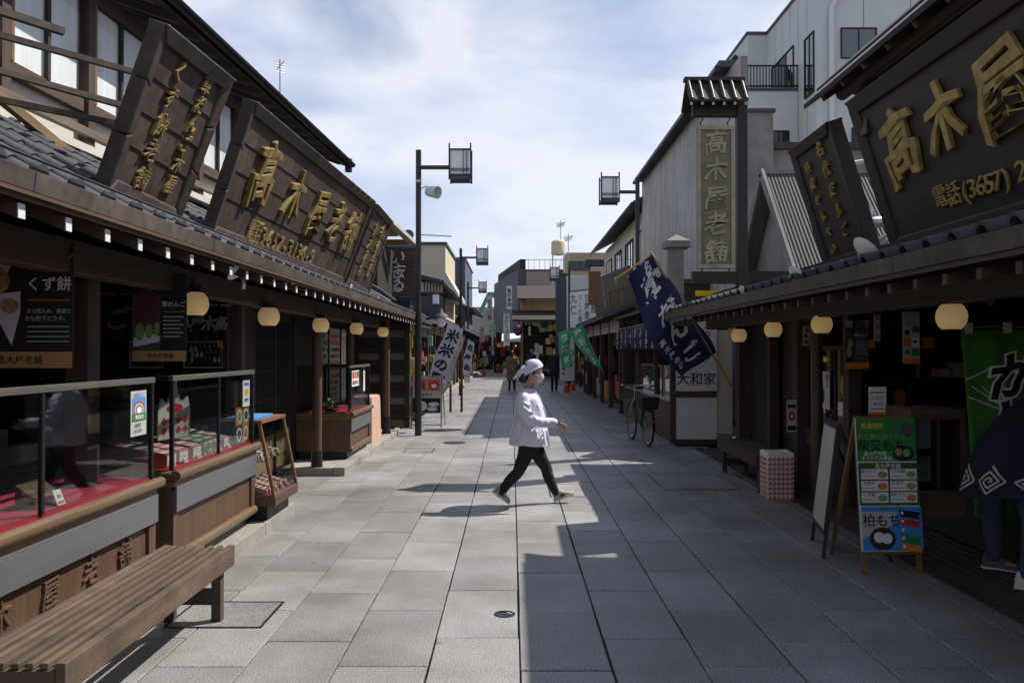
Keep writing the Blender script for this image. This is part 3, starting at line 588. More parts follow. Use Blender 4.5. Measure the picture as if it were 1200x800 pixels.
def counter(label, y0, y1, mulls, rz=.80, gz=1.40, x=-2.2, depth=.72, loc_group=None, side_glass=True, band=True, letters=None, z0=.11, sag=0):
    r = E('display_counter', label, 'display counter', (x - depth / 2, (y0 + y1) / 2, z0)); xb = x - depth
    b = MB(); b.box(xb + .03, y0 + .03, z0, x - .08, y1 - .03, z0 + .1); b.build('plinth', 'black_metal', r)
    b = MB(); b.box(xb, y0, z0 + .1, x - .05, y1, rz - .1); b.build('cabinet', 'brown_wood_z', r, bev=.004)
    b = MB(); b.box(x - .05, y0, z0 + .16, x - .03, y0 + .09, rz - .12); b.build('corner_stile', 'brown_wood_z', r, bev=.003); b = MB(); b.box(x - .05, y1 - .09, z0 + .16, x - .03, y1, rz - .12); b.build('corner_stile', 'brown_wood_z', r, bev=.003)
    b = MB(); b.tube([(x - .04, y0 + .01, z0 + .12), (x - .04, y1 - .01, z0 + .12)], .038, 12); b.build('bottom_rail', 'oiled_rail', r, smooth=True)
    if band:
        b = MB(); b.box(x - .028, y0 + .01, rz - .265, x - .012, y1 - .005, rz - .095); b.build('metal_band', 'brushed', r, bev=.002)
    b = MB(); b.box(xb, y0, rz - .1, x - .02, y1, rz - .055); b.build('top_moulding', 'honey_wood_y', r, bev=.006)
    b = MB(); b.box(xb, y0 - .01, rz - .055, x - .03, y1 + .01, rz - .004); b.build('counter_top', 'brown_wood_y', r)
    b = MB(); b.tube([(x - .01, y0 - .02, rz - .022), (x - .01, y1 + .02, rz - .022)], .034, 14); b.build('round_rail', 'oiled_rail', r, smooth=True)
    for yy in (y0 - .0, y1):
        b = MB(); b.tube([(xb, yy, rz - .022), (x - .045, yy, rz - .022)], .032, 12); b.build('round_rail', 'oiled_rail', r, smooth=True)
    b = MB(); b.box(xb + .04, y0 + .03, rz - .002, x - .055, y1 - .03, rz + .012); b.build('red_cloth', 'red_cloth', r)
    t = .026; xf = x - .04
    def fr(x0, a, z_, x1, c, z2): b = MB(); b.box(x0, a, z_, x1, c, z2); b.build('glass_frame', 'black_metal', r, bev=.002)
    fr(xf - t, y0 + .01, rz, xf, y0 + .01 + t, gz); fr(xf - t, y1 - .01 - t, rz, xf, y1 - .01, gz); fr(xb + .02, y0 + .01, rz, xb + .02 + t, y0 + .01 + t, gz); fr(xb + .02, y1 - .01 - t, rz, xb + .02 + t, y1 - .01, gz)
    b = MB(); b.box(xf - t - .003, y0, gz, xf + .003, y1, gz + .035); b.build('glass_frame', 'case_wood', r, bev=.003)
    for yy in (y0, y1 - t - .003): fr(xb + .02, yy, gz + .002, xf - t - .004, yy + t + .003, gz + .032)
    for m in mulls: fr(xf - t + .002, m - .012, rz + .012, xf - .002, m + .012, gz)
    b = MB(); b.box(xf - .016, y0 + .036, rz + .0, xf - .011, y1 - .036, gz); b.build('front_glass', GL, r)
    if side_glass:
        for yy in (y0 + .02, y1 - .024): b = MB(); b.box(xb + .046, yy, rz, xf - t, yy + .004, gz); b.build('side_glass', GL, r)
    b = MB(); b.box(xb + .04, y0 + .02, gz + .012, xf - t - .004, y1 - .02, gz + .017); b.build('top_glass', GL, r)
    if letters:
        for ch, yy in letters:
            pl = Pl((x - .05, yy, .43), (0, 1, 0), (0, 0, 1)); b = MB(); pl.text(b, ch, 0, 0, .155, .0, ext=.008, off=.0, bev=.006, warp=.3); b.build('raised_letter', 'brown_wood_z', r)
    return r
c1 = counter('nearest glass display counter on the left, behind the long slatted bench', 1.0, 5.0, [2.45, 3.82], letters=[('舗', 4.63), ('老', 4.26), ('屋', 3.88), ('木', 3.5), ('髙', 3.1)])
c2 = counter('middle glass display counter on the left, with red and white boxes inside', 5.26, 6.93, [6.12], loc_group=None)
c3 = counter('farthest glass display counter on the left, between round wooden posts', 11.0, 12.55, [], rz=.745, gz=1.36, depth=.78)
b = MB(); b.box(-2.235, 11.02, .80, -2.225, 11.06, 1.3); b.build('glass_frame', 'black_metal', c3)
for i in range(3): b = MB(); b.box(-2.98 + .22 * i + .18, 11.005, .76, -2.96 + .22 * i + .18, 11.02, 1.36); (b.build('glass_frame', 'black_metal', c3) if i == 1 else None)
# dark drawer rail and things on the inner counters
for i, (y, m) in enumerate(((5.36, 'pink_box'), (5.56, 'pink_box'), (5.80, 'pink_box'), (6.02, 'ink_green'), (6.22, 'ink_green'), (6.42, 'pink_box'))):
    snack_box(-2.32, y, .815, .42, .155, .09, 'pink_box' if m == 'pink_box' else 'off_white', ['first', 'second', 'third', 'fourth', 'fifth', 'sixth'][i] + (' red and white' if m == 'pink_box' else ' green and white') + ' sloping snack box from the near end of the middle glass counter', 'snack boxes in the middle counter', stripes='paper' if m == 'pink_box' else 'ink_green')
    price_card(-2.30, y + .08, .815, c2)
snack_box(-2.36, 3.95, .815, .1, .22, .05, 'brown_wood_y', 'low wooden block box with a price card on the red cloth of the nearest counter', None, stripes='honey_wood_y'); price_card(-2.3, 4.08, .815, c1, .05)
# plastic carrier bag with red diamonds hanging in the middle counter
bag = E('carrier_bag', 'white carrier bag with red diamonds hung up for show in the middle counter', 'bag', (-2.55, 5.85, .9)); pl = Pl((-2.52, 5.68, .96), (.25, 1, 0), (0, 0, 1))
b = MB(); b.poly([pl.p(*q) for q in ((0, 0), (.36, 0), (.36, .2), (.33, .3), (.27, .26), (.22, .32), (.2, .42), (.16, .42), (.14, .32), (.09, .26), (.03, .3), (0, .2))], pl.N * -.012); b.build('bag', 'paper_shade', bag, loc=None)
b = MB()
for i in range(4):
    for j in range(2): u, v = .06 + .08 * i, .06 + .07 * j; pl.pol(b, [(u - .035, v), (u, v - .03), (u + .035, v), (u, v + .03)], .002)
pl.ell(b, .18, .22, .09, .035, .002); b.build('print', 'ink_red', bag, kind='stuff')
# stickers and posters at the counters
def leaf_items(n, x0, x1, y0, y1, m): return [('r', x0, y0 + (y1 - y0) * i / n, x1, y0 + (y1 - y0) * (i + .45) / n, m) for i in range(n)]
poster('notice', 'white notice with a rainbow on the glass of the nearest counter', 'notice', (-2.252, 4.71, 1.09), (0, 1, 0), (0, 0, 1), .2, .27, 'paper',
       [('r', .08, .5, .92, .84, 'ink_blue'), ('e', .5, .6, .36, .17, 'ink_red'), ('e', .5, .59, .3, .14, 'ink_yellow'), ('e', .5, .58, .23, .11, 'ink_blue'), ('e', .5, .57, .15, .07, 'paper'), ('r', .08, .34, .92, .5, 'ink_green'), ('t', '感染防止', .5, .91, .11, 'ink_blue'), ('t', '徹底宣言', .5, .42, .1, 'paper'), ('t', '東京都', .4, .24, .09, 'ink_black'), ('t', '髙木屋老舗', .4, .12, .07, 'ink_black')], th=.002)
poster('notice', 'narrow white notice at the far top corner of the middle counter glass', 'notice', (-2.255, 6.68, 1.13), (0, 1, 0), (0, 0, 1), .17, .22, 'paper', [('r', .15, .8, .85, .92, 'ink_blue'), ('e', .5, .55, .28, .14, 'ink_yellow'), ('t', '営業中', .5, .25, .16, 'ink_black')], th=.002)
poster('photo_sheet', 'square picture sheet of four white plates in the middle counter', 'picture sheet', (-2.27, 6.55, .83), (0, 1, 0), (0, 0, 1), .32, .3, 'ink_orange',
       [('r', 0, .0, .5, .5, 'ink_black'), ('r', .5, .5, 1, 1, 'kraft')] + [('e', u, v, .2, .2, 'paper') for u, v in ((.25, .25), (.75, .25), (.25, .75), (.75, .75))] + [('e', u, v, .13, .13, m) for u, v, m in ((.25, .25, 'azuki'), (.75, .25, 'kinako'), (.25, .75, 'dango_green'), (.75, .75, 'azuki'))], th=.004)
def spiral(cx, cy, r, n=9):   # square spiral standing on its corner
    pts = []; k = r
    dirs = [(1, 0), (0, 1), (-1, 0), (0, -1)]; x, y = 0, 0; st = r * 1.4 / 4; L_ = st; raw = [(0, 0)]
    for i in range(n): dx, dy = dirs[i % 4]; x += dx * L_; y += dy * L_; raw.append((x, y)); L_ += st * (i % 2)
    c = math.cos(R(45)); return [(cx + (a - b_) * c, cy + (a + b_) * c) for a, b_ in raw]
def asp(pts, wd, ht): return [(a / wd, b_ / ht) for a, b_ in pts]
LN = [('r', .48, .36 - .045 * i, .95 - .05 * (i % 2), .372 - .045 * i, 'paper_shade') for i in range(4)]
wd, ht = .56, .66
poster('poster', 'big black poster of a sweet with white lettering hanging at the left edge', 'poster', P(-38, 431, 4.25), (1, 0, 0), (0, 0, 1), wd, ht, 'poster_black',
       [('r', 0, .13, .5, 1, 'dark_cloth'), ('p', [(0, .55), (.22, .5), (.42, .18), (.5, .45), (.5, .62), (.3, .6)], 'rice_white'), ('p', [(0, .65), (.3, .62), (.45, .9), (0, .85)], 'rice_white'), ('e', .2, .7, .2, .13, 'kinako'), ('e', .12, .58, .16, .12, 'kinako'), ('e', .4, .5, .09, .06, 'kinako'), ('r', 0, 0, 1, .13, 'kraft'), ('t', '髙木屋老舗', .5, .065, .075, 'ink_black'), ('r', .58, .545, .98, .552, 'ink_orange'), ('t', 'くず餅', .775, .68, .125, 'paper'),
        ('r', .58, .79, .74, .86, 'paper_shade'), ('r', .585, .795, .735, .855, 'poster_black'), ('t', '葛の恵み', .66, .825, .04, 'paper_shade'), ('t', '甘さ控えめ、黒蜜と', .78, .46, .045, 'paper_shade'), ('t', 'きな粉でどうぞ。', .76, .40, .045, 'paper_shade')] + [('r', .58, .33 - .04 * i, .98, .338 - .04 * i, 'paper_shade') for i in range(4)] +
       [('s', asp([(.46 * 1.0, .61), (.5, .55)], wd, ht)[:2] and asp([(.40, .655), (.495, .545)], wd, ht), .012, 'ink_orange'), ('s', asp(spiral(.495, .585, .055), wd, ht), .012, 'ink_orange')])
wd, ht = .375, .61
poster('poster', 'black hanging poster of green dumplings with red bean paste between two left lanterns', 'poster', P(155, 423, 5.55), (1, 0, 0), (0, 0, 1), wd, ht, 'poster_black',
       [('r', 0, .13, .52, 1, 'dark_grey'), ('r', 0, .75, .52, 1, 'suit'), ('p', [(.02, .16), (.5, .22), (.52, .28), (.25, .34), (.02, .26)], 'rice_white'), ('e', .27, .6, .24, .22, 'azuki'), ('e', .14, .5, .12, .09, 'azuki'), ('e', .4, .52, .1, .1, 'azuki'), ('e', .14, .33, .085, .1, 'dango_green'), ('e', .31, .34, .07, .085, 'dango_green'), ('e', .46, .37, .05, .075, 'dango_green'), ('r', 0, 0, 1, .12, 'kraft'), ('t', '髙木屋老舗', .53, .06, .06, 'ink_black'), ('t', '草だんご', .77, .65, .1, 'paper'), ('r', .58, .56, .98, .567, 'ink_orange')] +
       [('r', .58, .5 - .045 * i, .96 - .06 * (i % 2), .512 - .045 * i, 'paper_shade') for i in range(6)])
# framed photographs on the partition
for x0, x1, l in ((-3.98, -3.62, 'small dark framed portrait photograph on the partition'), (-3.42, -3.0, 'wide framed group photograph on the partition of the left shop')):
    random.seed(int(-x0 * 10)); it = [('r', .04, .06, .96, .94, 'suit')]
    for j in range(3):
        for i in range(8): it += [('e', .1 + .115 * i + .03 * (j % 2), .3 + .2 * j, .04, .1, random.choice(['ink_black', 'dark_grey', 'off_white', 'paper_shade', 'navy_cloth'])), ('e', .1 + .115 * i + .03 * (j % 2), .42 + .2 * j, .025, .05, 'skin')]
    poster('framed_photograph', l, 'photograph', (x0, 8.285, 1.42), (1, 0, 0), (0, 0, 1), x1 - x0, .28, 'off_white', it if x1 > -3.5 else [('r', .04, .05, .96, .95, 'dark_grey'), ('e', .6, .55, .1, .12, 'skin'), ('p', [(.4, .05), (.8, .05), (.75, .4), (.45, .4)], 'suit')], frame=('dark_wood_x', .015))
b = MB(); b.box(-3.06, 8.27, 1.62, -3.01, 8.285, 1.75); b.build('notice', 'ink_yellow', label='tiny yellow vertical plate on the dark partition edge', cat='plate')
# noren curtains
def noren(label, O, U, wd, ht, n, mat, text, ink='off_white', size=.2, group=None, vert=False, wave=.03, name='shop_curtain'):
    pl = Pl(O, U, (0, 0, 1)); r = E(name, label, 'shop curtain', pl.p(wd / 2, 0), group)
    b = MB(); b.tube([pl.p(-.05, ht + .02), pl.p(wd + .05, ht + .02)], .012, 8); b.build('rod', 'kraft', r, smooth=True)
    pw = wd / n
    for i in range(n):
        b = MB(); K = 8; f = []; vs = []
        for j in range(K + 1):
            u = pw * (i + .02 + .96 * j / K); 
            for k in range(5): vs.append(pl.p(u, ht * k / 4, wave * math.sin(j / K * 6.28 + i) * (1 - k / 5)))
        for j in range(K):
            for k in range(4): q = j * 5 + k; f.append((q, q + 5, q + 6, q + 1))
        b.add(vs, f); o = b.build('curtain_panel', mat, r, smooth=True); m = o.modifiers.new('thick', 'SOLIDIFY'); m.thickness = .003
        b = MB(); pl.rect(b, pw * (i + .3), ht - .01, pw * (i + .5), ht + .035, -.014, .014); b.build('loop', mat, o)
        if i < len(text) and text[i] != ' ':
            b = MB(); pl.text(b, text[i], pw * (i + .5), ht * (.5 if len(text[i]) == 1 or not vert else .95), size, wave + .004, off=.03, vert=vert and len(text[i]) > 1, warp=.6); b.build('lettering', ink, o)
    return r
noren('dark shop curtain with one pale character behind the near left posters', P(100, 400, 7.0), (1, 0, 0), .62, .4, 3, 'dark_cloth', [' ', 'ご', ' '], 'kraft', .22)
noren('dark shop curtain with a row of pale characters hung before the partition photographs', P(212, 399, 8.0), (1, 0, 0), .46, .34, 4, 'dark_cloth', ['人', '屋', '木', '髙'], 'off_white', .15, wave=.012)
# menu sheets on the far part of the facade
for i, (ya, yb) in enumerate(((12.3, 12.85), (12.95, 13.75), (13.85, 14.5))):
    random.seed(i + 3)
    it = [('r', .08, .05, .92, .95, ['paper_shade', 'paper_shade', 'paper'][i])]
    if i < 2:
        for r_ in range(10):
            for c_ in range(4): it.append(('e', .2 + .2 * c_ + random.uniform(-.02, .02), .12 + .085 * r_, .07, .03, random.choice(['ink_red', 'azuki', 'pink_box', 'dango_green', 'ink_orange'] if i else ['dark_grey', 'azuki', 'off_white', 'kinako'])))
    else: it += [('r', .3, .15, .34, .9, 'ink_black'), ('r', .6, .2, .64, .9, 'ink_black')]
    poster('menu_sheet', ['nearest tall menu sheet of dark pictures on the left facade beyond the lattice doors', 'middle tall menu sheet full of red pictures on the left facade beyond the lattice doors', 'farthest tall white menu sheet on the left facade beyond the lattice doors'][i], 'menu', (-2.975, ya, .72), (0, 1, 0), (0, 0, 1), yb - ya, 1.25, 'off_white', it, frame=('dark_wood_z', .02), group='menu sheets on the left facade')
# stuff in counter 3: plate of green dumplings, menu, cloth
b = MB(); b.lathe([(.03, 0), (.15, .02), (.155, .025), (.02, .015)], (-2.62, 11.4, .765), 18); pt = b.build('dumpling_plate', 'dark_grey', smooth=True, label='dark plate heaped with green dumplings in the farthest left counter', cat='plate')
b = MB(); random.seed(2)
for i in range(26): a = random.uniform(0, 6.28); h = random.random(); q = (1 - h) * .11; b.ball((-2.62 + q * math.cos(a), 11.4 + q * math.sin(a), .80 + h * .1), .028, 8, 6)
b.build('dumplings', 'dango_green', pt, smooth=True, kind='stuff')
poster('menu_card', 'red and green menu card stuck on the street glass of the farthest left counter', 'menu', (-2.228, 11.1, 1.1), (0, 1, 0), (0, 0, 1), .5, .22, 'paper', [('r', .05, .5, .3, .95, 'ink_red'), ('r', .35, .5, .6, .95, 'pink_box'), ('r', .65, .5, .95, .95, 'ink_green'), ('e', .2, .25, .12, .15, 'azuki'), ('e', .5, .25, .12, .15, 'ink_red'), ('e', .8, .25, .12, .15, 'dango_green')], th=.002)
poster('menu_card', 'narrow white paper strip on the street glass of the farthest left counter', 'notice', (-2.228, 11.95, 1.0), (0, 1, 0), (0, 0, 1), .12, .3, 'paper', [('v', '草だんご', .5, .95, .2, 'ink_black')], th=.002)
# crate under a salmon cloth
b = MB(); n = 40; rg = []
for z, s in ((.1, 1.06), (.3, 1.04), (.6, 1.02), (.8, 1.0), (.85, .96), (.86, .8)):
    ring = []
    for j in range(n):
        t = 2 * math.pi * j / n; c, s_ = math.cos(t), math.sin(t); m = max(abs(c), abs(s_)) ** .85; ring.append((-2.45 + .2 * s * c / m + .012 * (1 - z) * math.sin(9 * t), 13.25 + .42 * s * s_ / m + .012 * math.sin(7 * t), z))
    rg.append(ring)
b.loft(rg); b.build('covered_table', 'salmon_cloth', smooth=True, label='table fully covered by a salmon coloured cloth beside the farthest left counter', cat='table')
# sloping glass case with two shelves
cs_ = E('small_display_case', 'small honey coloured glass case with a sloping front on the left kerb', 'display case', (-2.35, 7.25, .11))
yA, yB, xb_, xf_, xt_ = 6.98, 7.72, -2.6, -2.07, -2.2
b = MB(); b.box(xb_ + .03, yA + .04, .11, xf_ - .08, yB - .04, .24); b.build('plinth', 'black_metal', cs_)
b = MB(); b.box(xb_, yA, .24, xf_, yB, .325); b.build('bottom_tray', 'brown_wood_y', cs_, bev=.004)
b = MB(); b.box(xb_ + .03, yA + .03, .326, xf_ - .04, yB - .03, .334); b.build('red_cloth', 'red_cloth', cs_)
for yy in (yA, yB - .025):
    b = MB(); b.hexa([(xf_ - .03, yy, .325), (xf_, yy, .325), (xf_, yy + .025, .325), (xf_ - .03, yy + .025, .325), (xt_ - .03, yy, .96), (xt_, yy, .96), (xt_, yy + .025, .96), (xt_ - .03, yy + .025, .96)]); b.build('frame_bar', 'honey_wood_z', cs_, bev=.003)
    b = MB(); b.box(xb_, yy, .325, xb_ + .025, yy + .025, .96); b.build('frame_bar', 'honey_wood_z', cs_)
    b = MB(); b.hexa([(xb_ + .025, yy + .01, .325), (xf_ - .03, yy + .01, .325), (xf_ - .03, yy + .014, .325), (xb_ + .025, yy + .014, .325), (xb_ + .025, yy + .01, .96), (xt_ - .03, yy + .01, .96), (xt_ - .03, yy + .014, .96), (xb_ + .025, yy + .014, .96)]); b.build('side_glass', GL, cs_)
b = MB(); b.box(xb_, yA, .96, xt_ + .01, yB, .99); b.build('top_board', 'honey_wood_y', cs_, bev=.004)
b = MB(); b.hexa([(xf_ - .015, yA + .025, .325), (xf_ - .012, yA + .025, .325), (xf_ - .012, yB - .025, .325), (xf_ - .015, yB - .025, .325), (xt_ - .015, yA + .025, .96), (xt_ - .012, yA + .025, .96), (xt_ - .012, yB - .025, .96), (xt_ - .015, yB - .025, .96)]); b.build('front_glass', GL, cs_)
b = MB(); b.box(xb_ + .026, yA + .03, .62, xf_ - .13, yB - .03, .628); b.build('shelf', GL, cs_)
n = 0
for z, xs in ((.335, -2.16), (.63, -2.24)):
    for i in range(4):
        y = yA + .06 + .16 * i; lab = 'small red and white sweet packet on the ' + ('bottom' if z < .5 else 'upper') + ' shelf of the sloping glass case, ' + ['nearest', 'second', 'third', 'farthest'][i]
        snack_box(xs, y, z, .22, .12, .035, 'pink_box' if i % 2 else 'off_white', lab, 'packets in the sloping glass case', stripes='ink_red' if i % 2 == 0 else 'paper'); price_card(xs + .035, y + .06, z, cs_, .035)
b = MB(); b.box(-2.55, 7.05, .991, -2.28, 7.6, 1.006); b.build('leaflet_stack', 'ink_blue', label='blue and white leaflets lying on the sloping glass case', cat='leaflets')

# ------------------------------------------------------------------ benches
def bench(name, label, x0, x1, y0, y1, h, mat, matx, nsl=6, lean=False):
    r = E(name, label, 'bench', ((x0 + x1) / 2, (y0 + y1) / 2, 0)); w_ = (x1 - x0)
    sw = (w_ - .09) / nsl
    for i in range(nsl):
        a = x0 + .045 + sw * i; b = MB(); b.box(a + .005, y0 + .005, h - .028, a + sw - .023, y1 - .005, h - random.uniform(.0, .003)); b.build('slat', mat, r, bev=.004)
    for a, c in ((x0, x0 + .04), (x1 - .04, x1)):
        b = MB(); b.box(a, y0, h - .12, c, y1, h); b.build('side_board', mat, r, bev=.005)
    for yy in (y0 + .0, y1 - .04):
        b = MB(); b.box(x0 + .041, yy, h - .12, x1 - .041, yy + .04, h - .03); b.build('end_board', matx, r)
    for yy in (y0 + .05, y1 - .115):
        for xx in (x0 + .045, x1 - .1):
            b = MB(); b.box(xx, yy, 0, xx + .055, yy + .06, h - .03); b.build('leg', matx, r, bev=.003)
        b = MB(); b.box(x0 + .1, yy + .01, .1, x1 - .1, yy + .045, .19); b.build('stretcher', matx, r)
    ym = (y0 + y1) / 2
    for s in (-1, 1):
        b = MB(); b.bar(((x0 + x1) / 2, ym + s * .15, h - .06), ((x0 + x1) / 2, (y1 if s > 0 else y0) - s * .12, .15), .04, .05); b.build('brace', matx, r)
    return r
bench('long_bench', 'long worn slatted wooden bench standing before the nearest left counter', -2.1, -1.675, 3.0, 4.83, .43, 'bench_wood', 'bench_wood_x')
bench('bench', 'dark wooden bench in the shade before the right shop', 2.73, 3.15, 8.93, 10.6, .42, 'old_wood_y', 'old_wood_x', 5)
# ------------------------------------------------------------------ right sweet shop
XR, ZR = 2.33, 2.175
rs_ = E('sweet_shop', 'old wooden sweet shop in the shade on the right with a long tiled eave', 'shop', (4.5, 7, 0))
y = -.6
while y < 12.0:
    y1 = min(12.05, y + 1.82)
    b = MB(); b.poly([(XR, y + .002, ZR - .1), (XR + .03, y + .002, ZR - .1), (XR + .035, y + .002, ZR), (XR - .012, y + .002, ZR)], (0, y1 - y - .004, 0)); b.build('fascia_panel', 'fascia_copper', rs_, bev=.003); y = y1
b = MB(); b.box(XR + .01, -.6, ZR - .13, XR + .035, 12.05, ZR - .102); b.build('eave_board', 'old_wood_y', rs_)
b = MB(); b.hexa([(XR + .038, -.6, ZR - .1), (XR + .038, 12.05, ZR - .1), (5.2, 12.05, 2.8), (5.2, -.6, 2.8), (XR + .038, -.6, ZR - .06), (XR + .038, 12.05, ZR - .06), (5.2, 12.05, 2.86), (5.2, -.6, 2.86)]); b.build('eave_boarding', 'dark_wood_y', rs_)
b = MB(); b.hexa([(0, -.024, -.03), (0, .024, -.03), (.9, .024, .15), (.9, -.024, .15), (0, -.024, .03), (0, .024, .03), (.9, .024, .21), (.9, -.024, .21)])
rr = b.build('rafter', 'old_wood_x', rs_, loc=(0, 0, 0)); y = .2; i = 0
while y < 12:
    if i == 0: rr.location = (XR + .04, y, 1.99)
    else: inst(rr, 'rafter', (XR + .04, y, 1.99), rs_)
    y += .32; i += 1
b = MB(); b.box(2.92, -.6, 1.92, 3.06, 12.0, 2.08); b.build('beam', 'old_wood_y', rs_, bev=.006)
b = MB(); b.box(2.98, -.6, 2.08, 3.0, 12, 2.4); b.build('eave_panel', 'dark_wood_y', rs_)
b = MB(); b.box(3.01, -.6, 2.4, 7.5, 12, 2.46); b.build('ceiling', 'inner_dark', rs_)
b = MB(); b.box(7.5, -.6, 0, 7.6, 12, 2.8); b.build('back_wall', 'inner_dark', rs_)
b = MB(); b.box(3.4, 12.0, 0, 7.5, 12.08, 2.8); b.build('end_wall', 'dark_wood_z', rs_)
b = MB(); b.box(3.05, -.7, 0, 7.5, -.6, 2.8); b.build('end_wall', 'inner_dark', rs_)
for x, y, s in ((3.42, 11.75, .2), (3.4, 10.4, .12), (3.5, 9.6, .2), (3.5, 8.2, .14), (3.5, 4.6, .14)):
    b = MB(); b.box(x - s / 2, y - s / 2, .005, x + s / 2, y + s / 2, 1.95 if x < 3.43 and False else 2.39); b.build('post', 'old_wood_z', rs_, bev=.005)
b = MB(); b.tube([(3.31, 8.66, 0), (3.31, 8.66, 2.39)], .062, 14); b.build('post', 'brown_wood_z', rs_, smooth=True)
b = MB(); b.box(3.50, 9.72, .0, 3.54, 10.3, 2.39); b.build('board_wall', 'dark_wood_z', rs_)
b = MB(); b.box(3.50, 10.5, .0, 3.54, 11.6, 2.39); b.build('board_wall', 'dark_wood_z', rs_)
# shop front: low panelling, sill, glazing behind the round post
b = MB(); b.box(3.52, 8.3, .0, 3.58, 9.5, .62); b.build('panelling', 'old_wood_y', rs_)
b = MB(); b.box(3.46, 8.28, .62, 3.6, 9.5, .68); b.build('sill', 'old_wood_y', rs_, bev=.004)
b = MB(); b.box(3.505, 8.28, .50, 3.515, 9.5, .615); b.build('metal_band', 'brushed', rs_)
b = MB(); b.box(3.54, 8.28, .68, 3.545, 9.5, 1.6); b.build('pane', 'dark_glass', rs_)
b = MB(); b.box(3.52, 8.28, 1.6, 3.57, 9.5, 1.66); b.build('rail', 'old_wood_y', rs_)
for yy in (8.7, 9.1): b = MB(); b.box(3.525, yy, .68, 3.565, yy + .03, 1.6); b.build('mullion', 'old_wood_z', rs_)
# tiles on the eave
up = V((-.27, 0, 1)).normalized(); rdr = V((1, 0, .27)).normalized()
b = MB(); k = 8
def tileprof2(off, r, lift):
    pr = arc(0, .0, r, 0, 180); pr2 = [(x * .7, z * .7) for x, z in pr[::-1]]; return [off + V((0, x, 0)) + up * (z + lift) for x, z in pr + pr2]
b.loft([tileprof2(V((0, 0, 0)), .062, .02), tileprof2(rdr * .30, .055, 0)]); b.add([V((0, -.21, 0)) + up * .015, V((0, -.06, 0)), rdr * .3 + V((0, -.06, 0)) - up * .01, rdr * .3 + V((0, -.21, 0)) + up * .005], [(0, 1, 2, 3)])
r2 = b.build('roof_tile', 'kawara', rs_, smooth=True, loc=(0, 0, 0)); y = 2.4; n = 0
while y < 12:
    for q in range(6):
        p = V((XR + .05, y, ZR + .0)) + rdr * (.27 * q)
        if n == 0: r2.location = p
        else: inst(r2, 'roof_tile', p, rs_)
        n += 1
    y += .27
# sign boards of the right shop
XT = 3.05
def ry(px, x): return x * F / (px - 599)
ya, yb = ry(970, 3.46), ry(1024, 3.46)
signboard('smaller dark brown signboard on the right eave with two columns of gold characters', P(970, 317, ya), P(1024, 302, yb), P(927, 177, ya), P(974, 141, yb), 1, 1,
          [(c, .66, .87 - .155 * i, .17 if i < 2 else .15, 0) for i, c in enumerate('名代だんご')] + [(c, .30, .80 - .13 * i, .13, 0) for i, c in enumerate('特撰せんべい')], 'board_brown', 'board_brown', 'board_brown', 'gold_leaf', fw=.11, th=.1, capped=False, bev=.01, ext=.012, off=.0)
ya, yb = 7.16, 3.1
bl = P(1050, 298, ya); tl = P(995, 120, ya); dl = V((0, yb - ya, 0))
sb = signboard('largest dark brown signboard at the upper right with big gold characters and a telephone number', bl, bl + dl, tl, tl + dl, 1, 1, [], 'board_brown', 'board_brown', 'board_brown', 'gold_leaf', fw=.14, th=.12, capped=False)
U = V((0, -1, 0)); Wd = (tl - bl)
def gold(ch, px, py, size, bev=.02, nm='raised_letter'):
    # where the pixel's ray meets the board's face
    o = V((0, 0, CAMZ)); d = P(px, py, 1) - o; Nn = U.cross(Wd).normalized(); t = (bl - o).dot(Nn) / d.dot(Nn); q = o + d * t
    pl = Pl(q, U, Wd); b = MB(); pl.text(b, ch, 0, 0, size, .01, ext=.014 if size > .3 else .007, off=.014 if size > .3 else .0, bev=bev * .6, warp=.6 if size > .3 else .2, sx=.95 if ord(ch[0]) > 255 else 1.35); b.build(nm, 'gold_leaf', sb)
gold('髙', 1058, 171, .60); gold('木', 1109, 137, .52); gold('屋', 1176, 100, .60); gold('老', 1262, 55, .68); gold('舗', 1380, 10, .68)
x = 0
for ch, px, py in (('電', 1104, 229, ), ('話', 1120, 226), ('(', 1133, 222), ('3', 1142, 219), ('6', 1152, 216), ('5', 1162, 213), ('7', 1171, 210), (')', 1182, 206), ('2', 1200, 198), ('3', 1212, 194)): gold(ch, px, py, .19, .015, 'small_letter')
# roof over the large board
O1, O2 = V((2.85, 7.75, 3.95)), V((2.85, 2.9, 3.95)); K1, K2 = V((3.14, 7.75, 4.16)), V((3.14, 2.9, 4.16)); B1, B2 = V((3.6, 7.6, 3.95)), V((3.6, 2.9, 3.95))
t = V((0, 0, .05))
b = MB(); b.hexa([O1, O2, K2, K1, O1 + t, O2 + t, K2 + t, K1 + t]); b.build('board_roof', 'roof_brown', sb)
b = MB(); b.hexa([K1, K2, B2, B1, K1 + t, K2 + t, B2 + t, B1 + t]); b.build('board_roof', 'roof_brown', sb)
b = MB(); b.hexa([V((2.88, 7.5, 4.03)), V((2.88, 2.9, 4.03)), V((3.16, 2.9, 4.24)), V((3.16, 7.5, 4.24)), V((2.88, 7.5, 4.07)), V((2.88, 2.9, 4.07)), V((3.16, 2.9, 4.33)), V((3.16, 7.5, 4.33))]); b.build('roof_sheet', 'roof_brown', sb)
b = MB(); b.box(2.865, 2.9, 4.005, 2.872, 7.52, 4.03); b.build('drip_edge', 'steel', sb)
b = MB(); b.tube([(3.12, 7.5, 4.02), (3.12, 2.9, 4.02)], .06, 10); b.build('ridge_pole', 'old_wood_y', sb, smooth=True)
for i in range(11):
    yy = 7.35 - .42 * i; b = MB(); b.bar((2.88, yy, 3.93), (3.16, yy, 4.12), .04, .05); b.build('rafter', 'old_wood_x', sb)
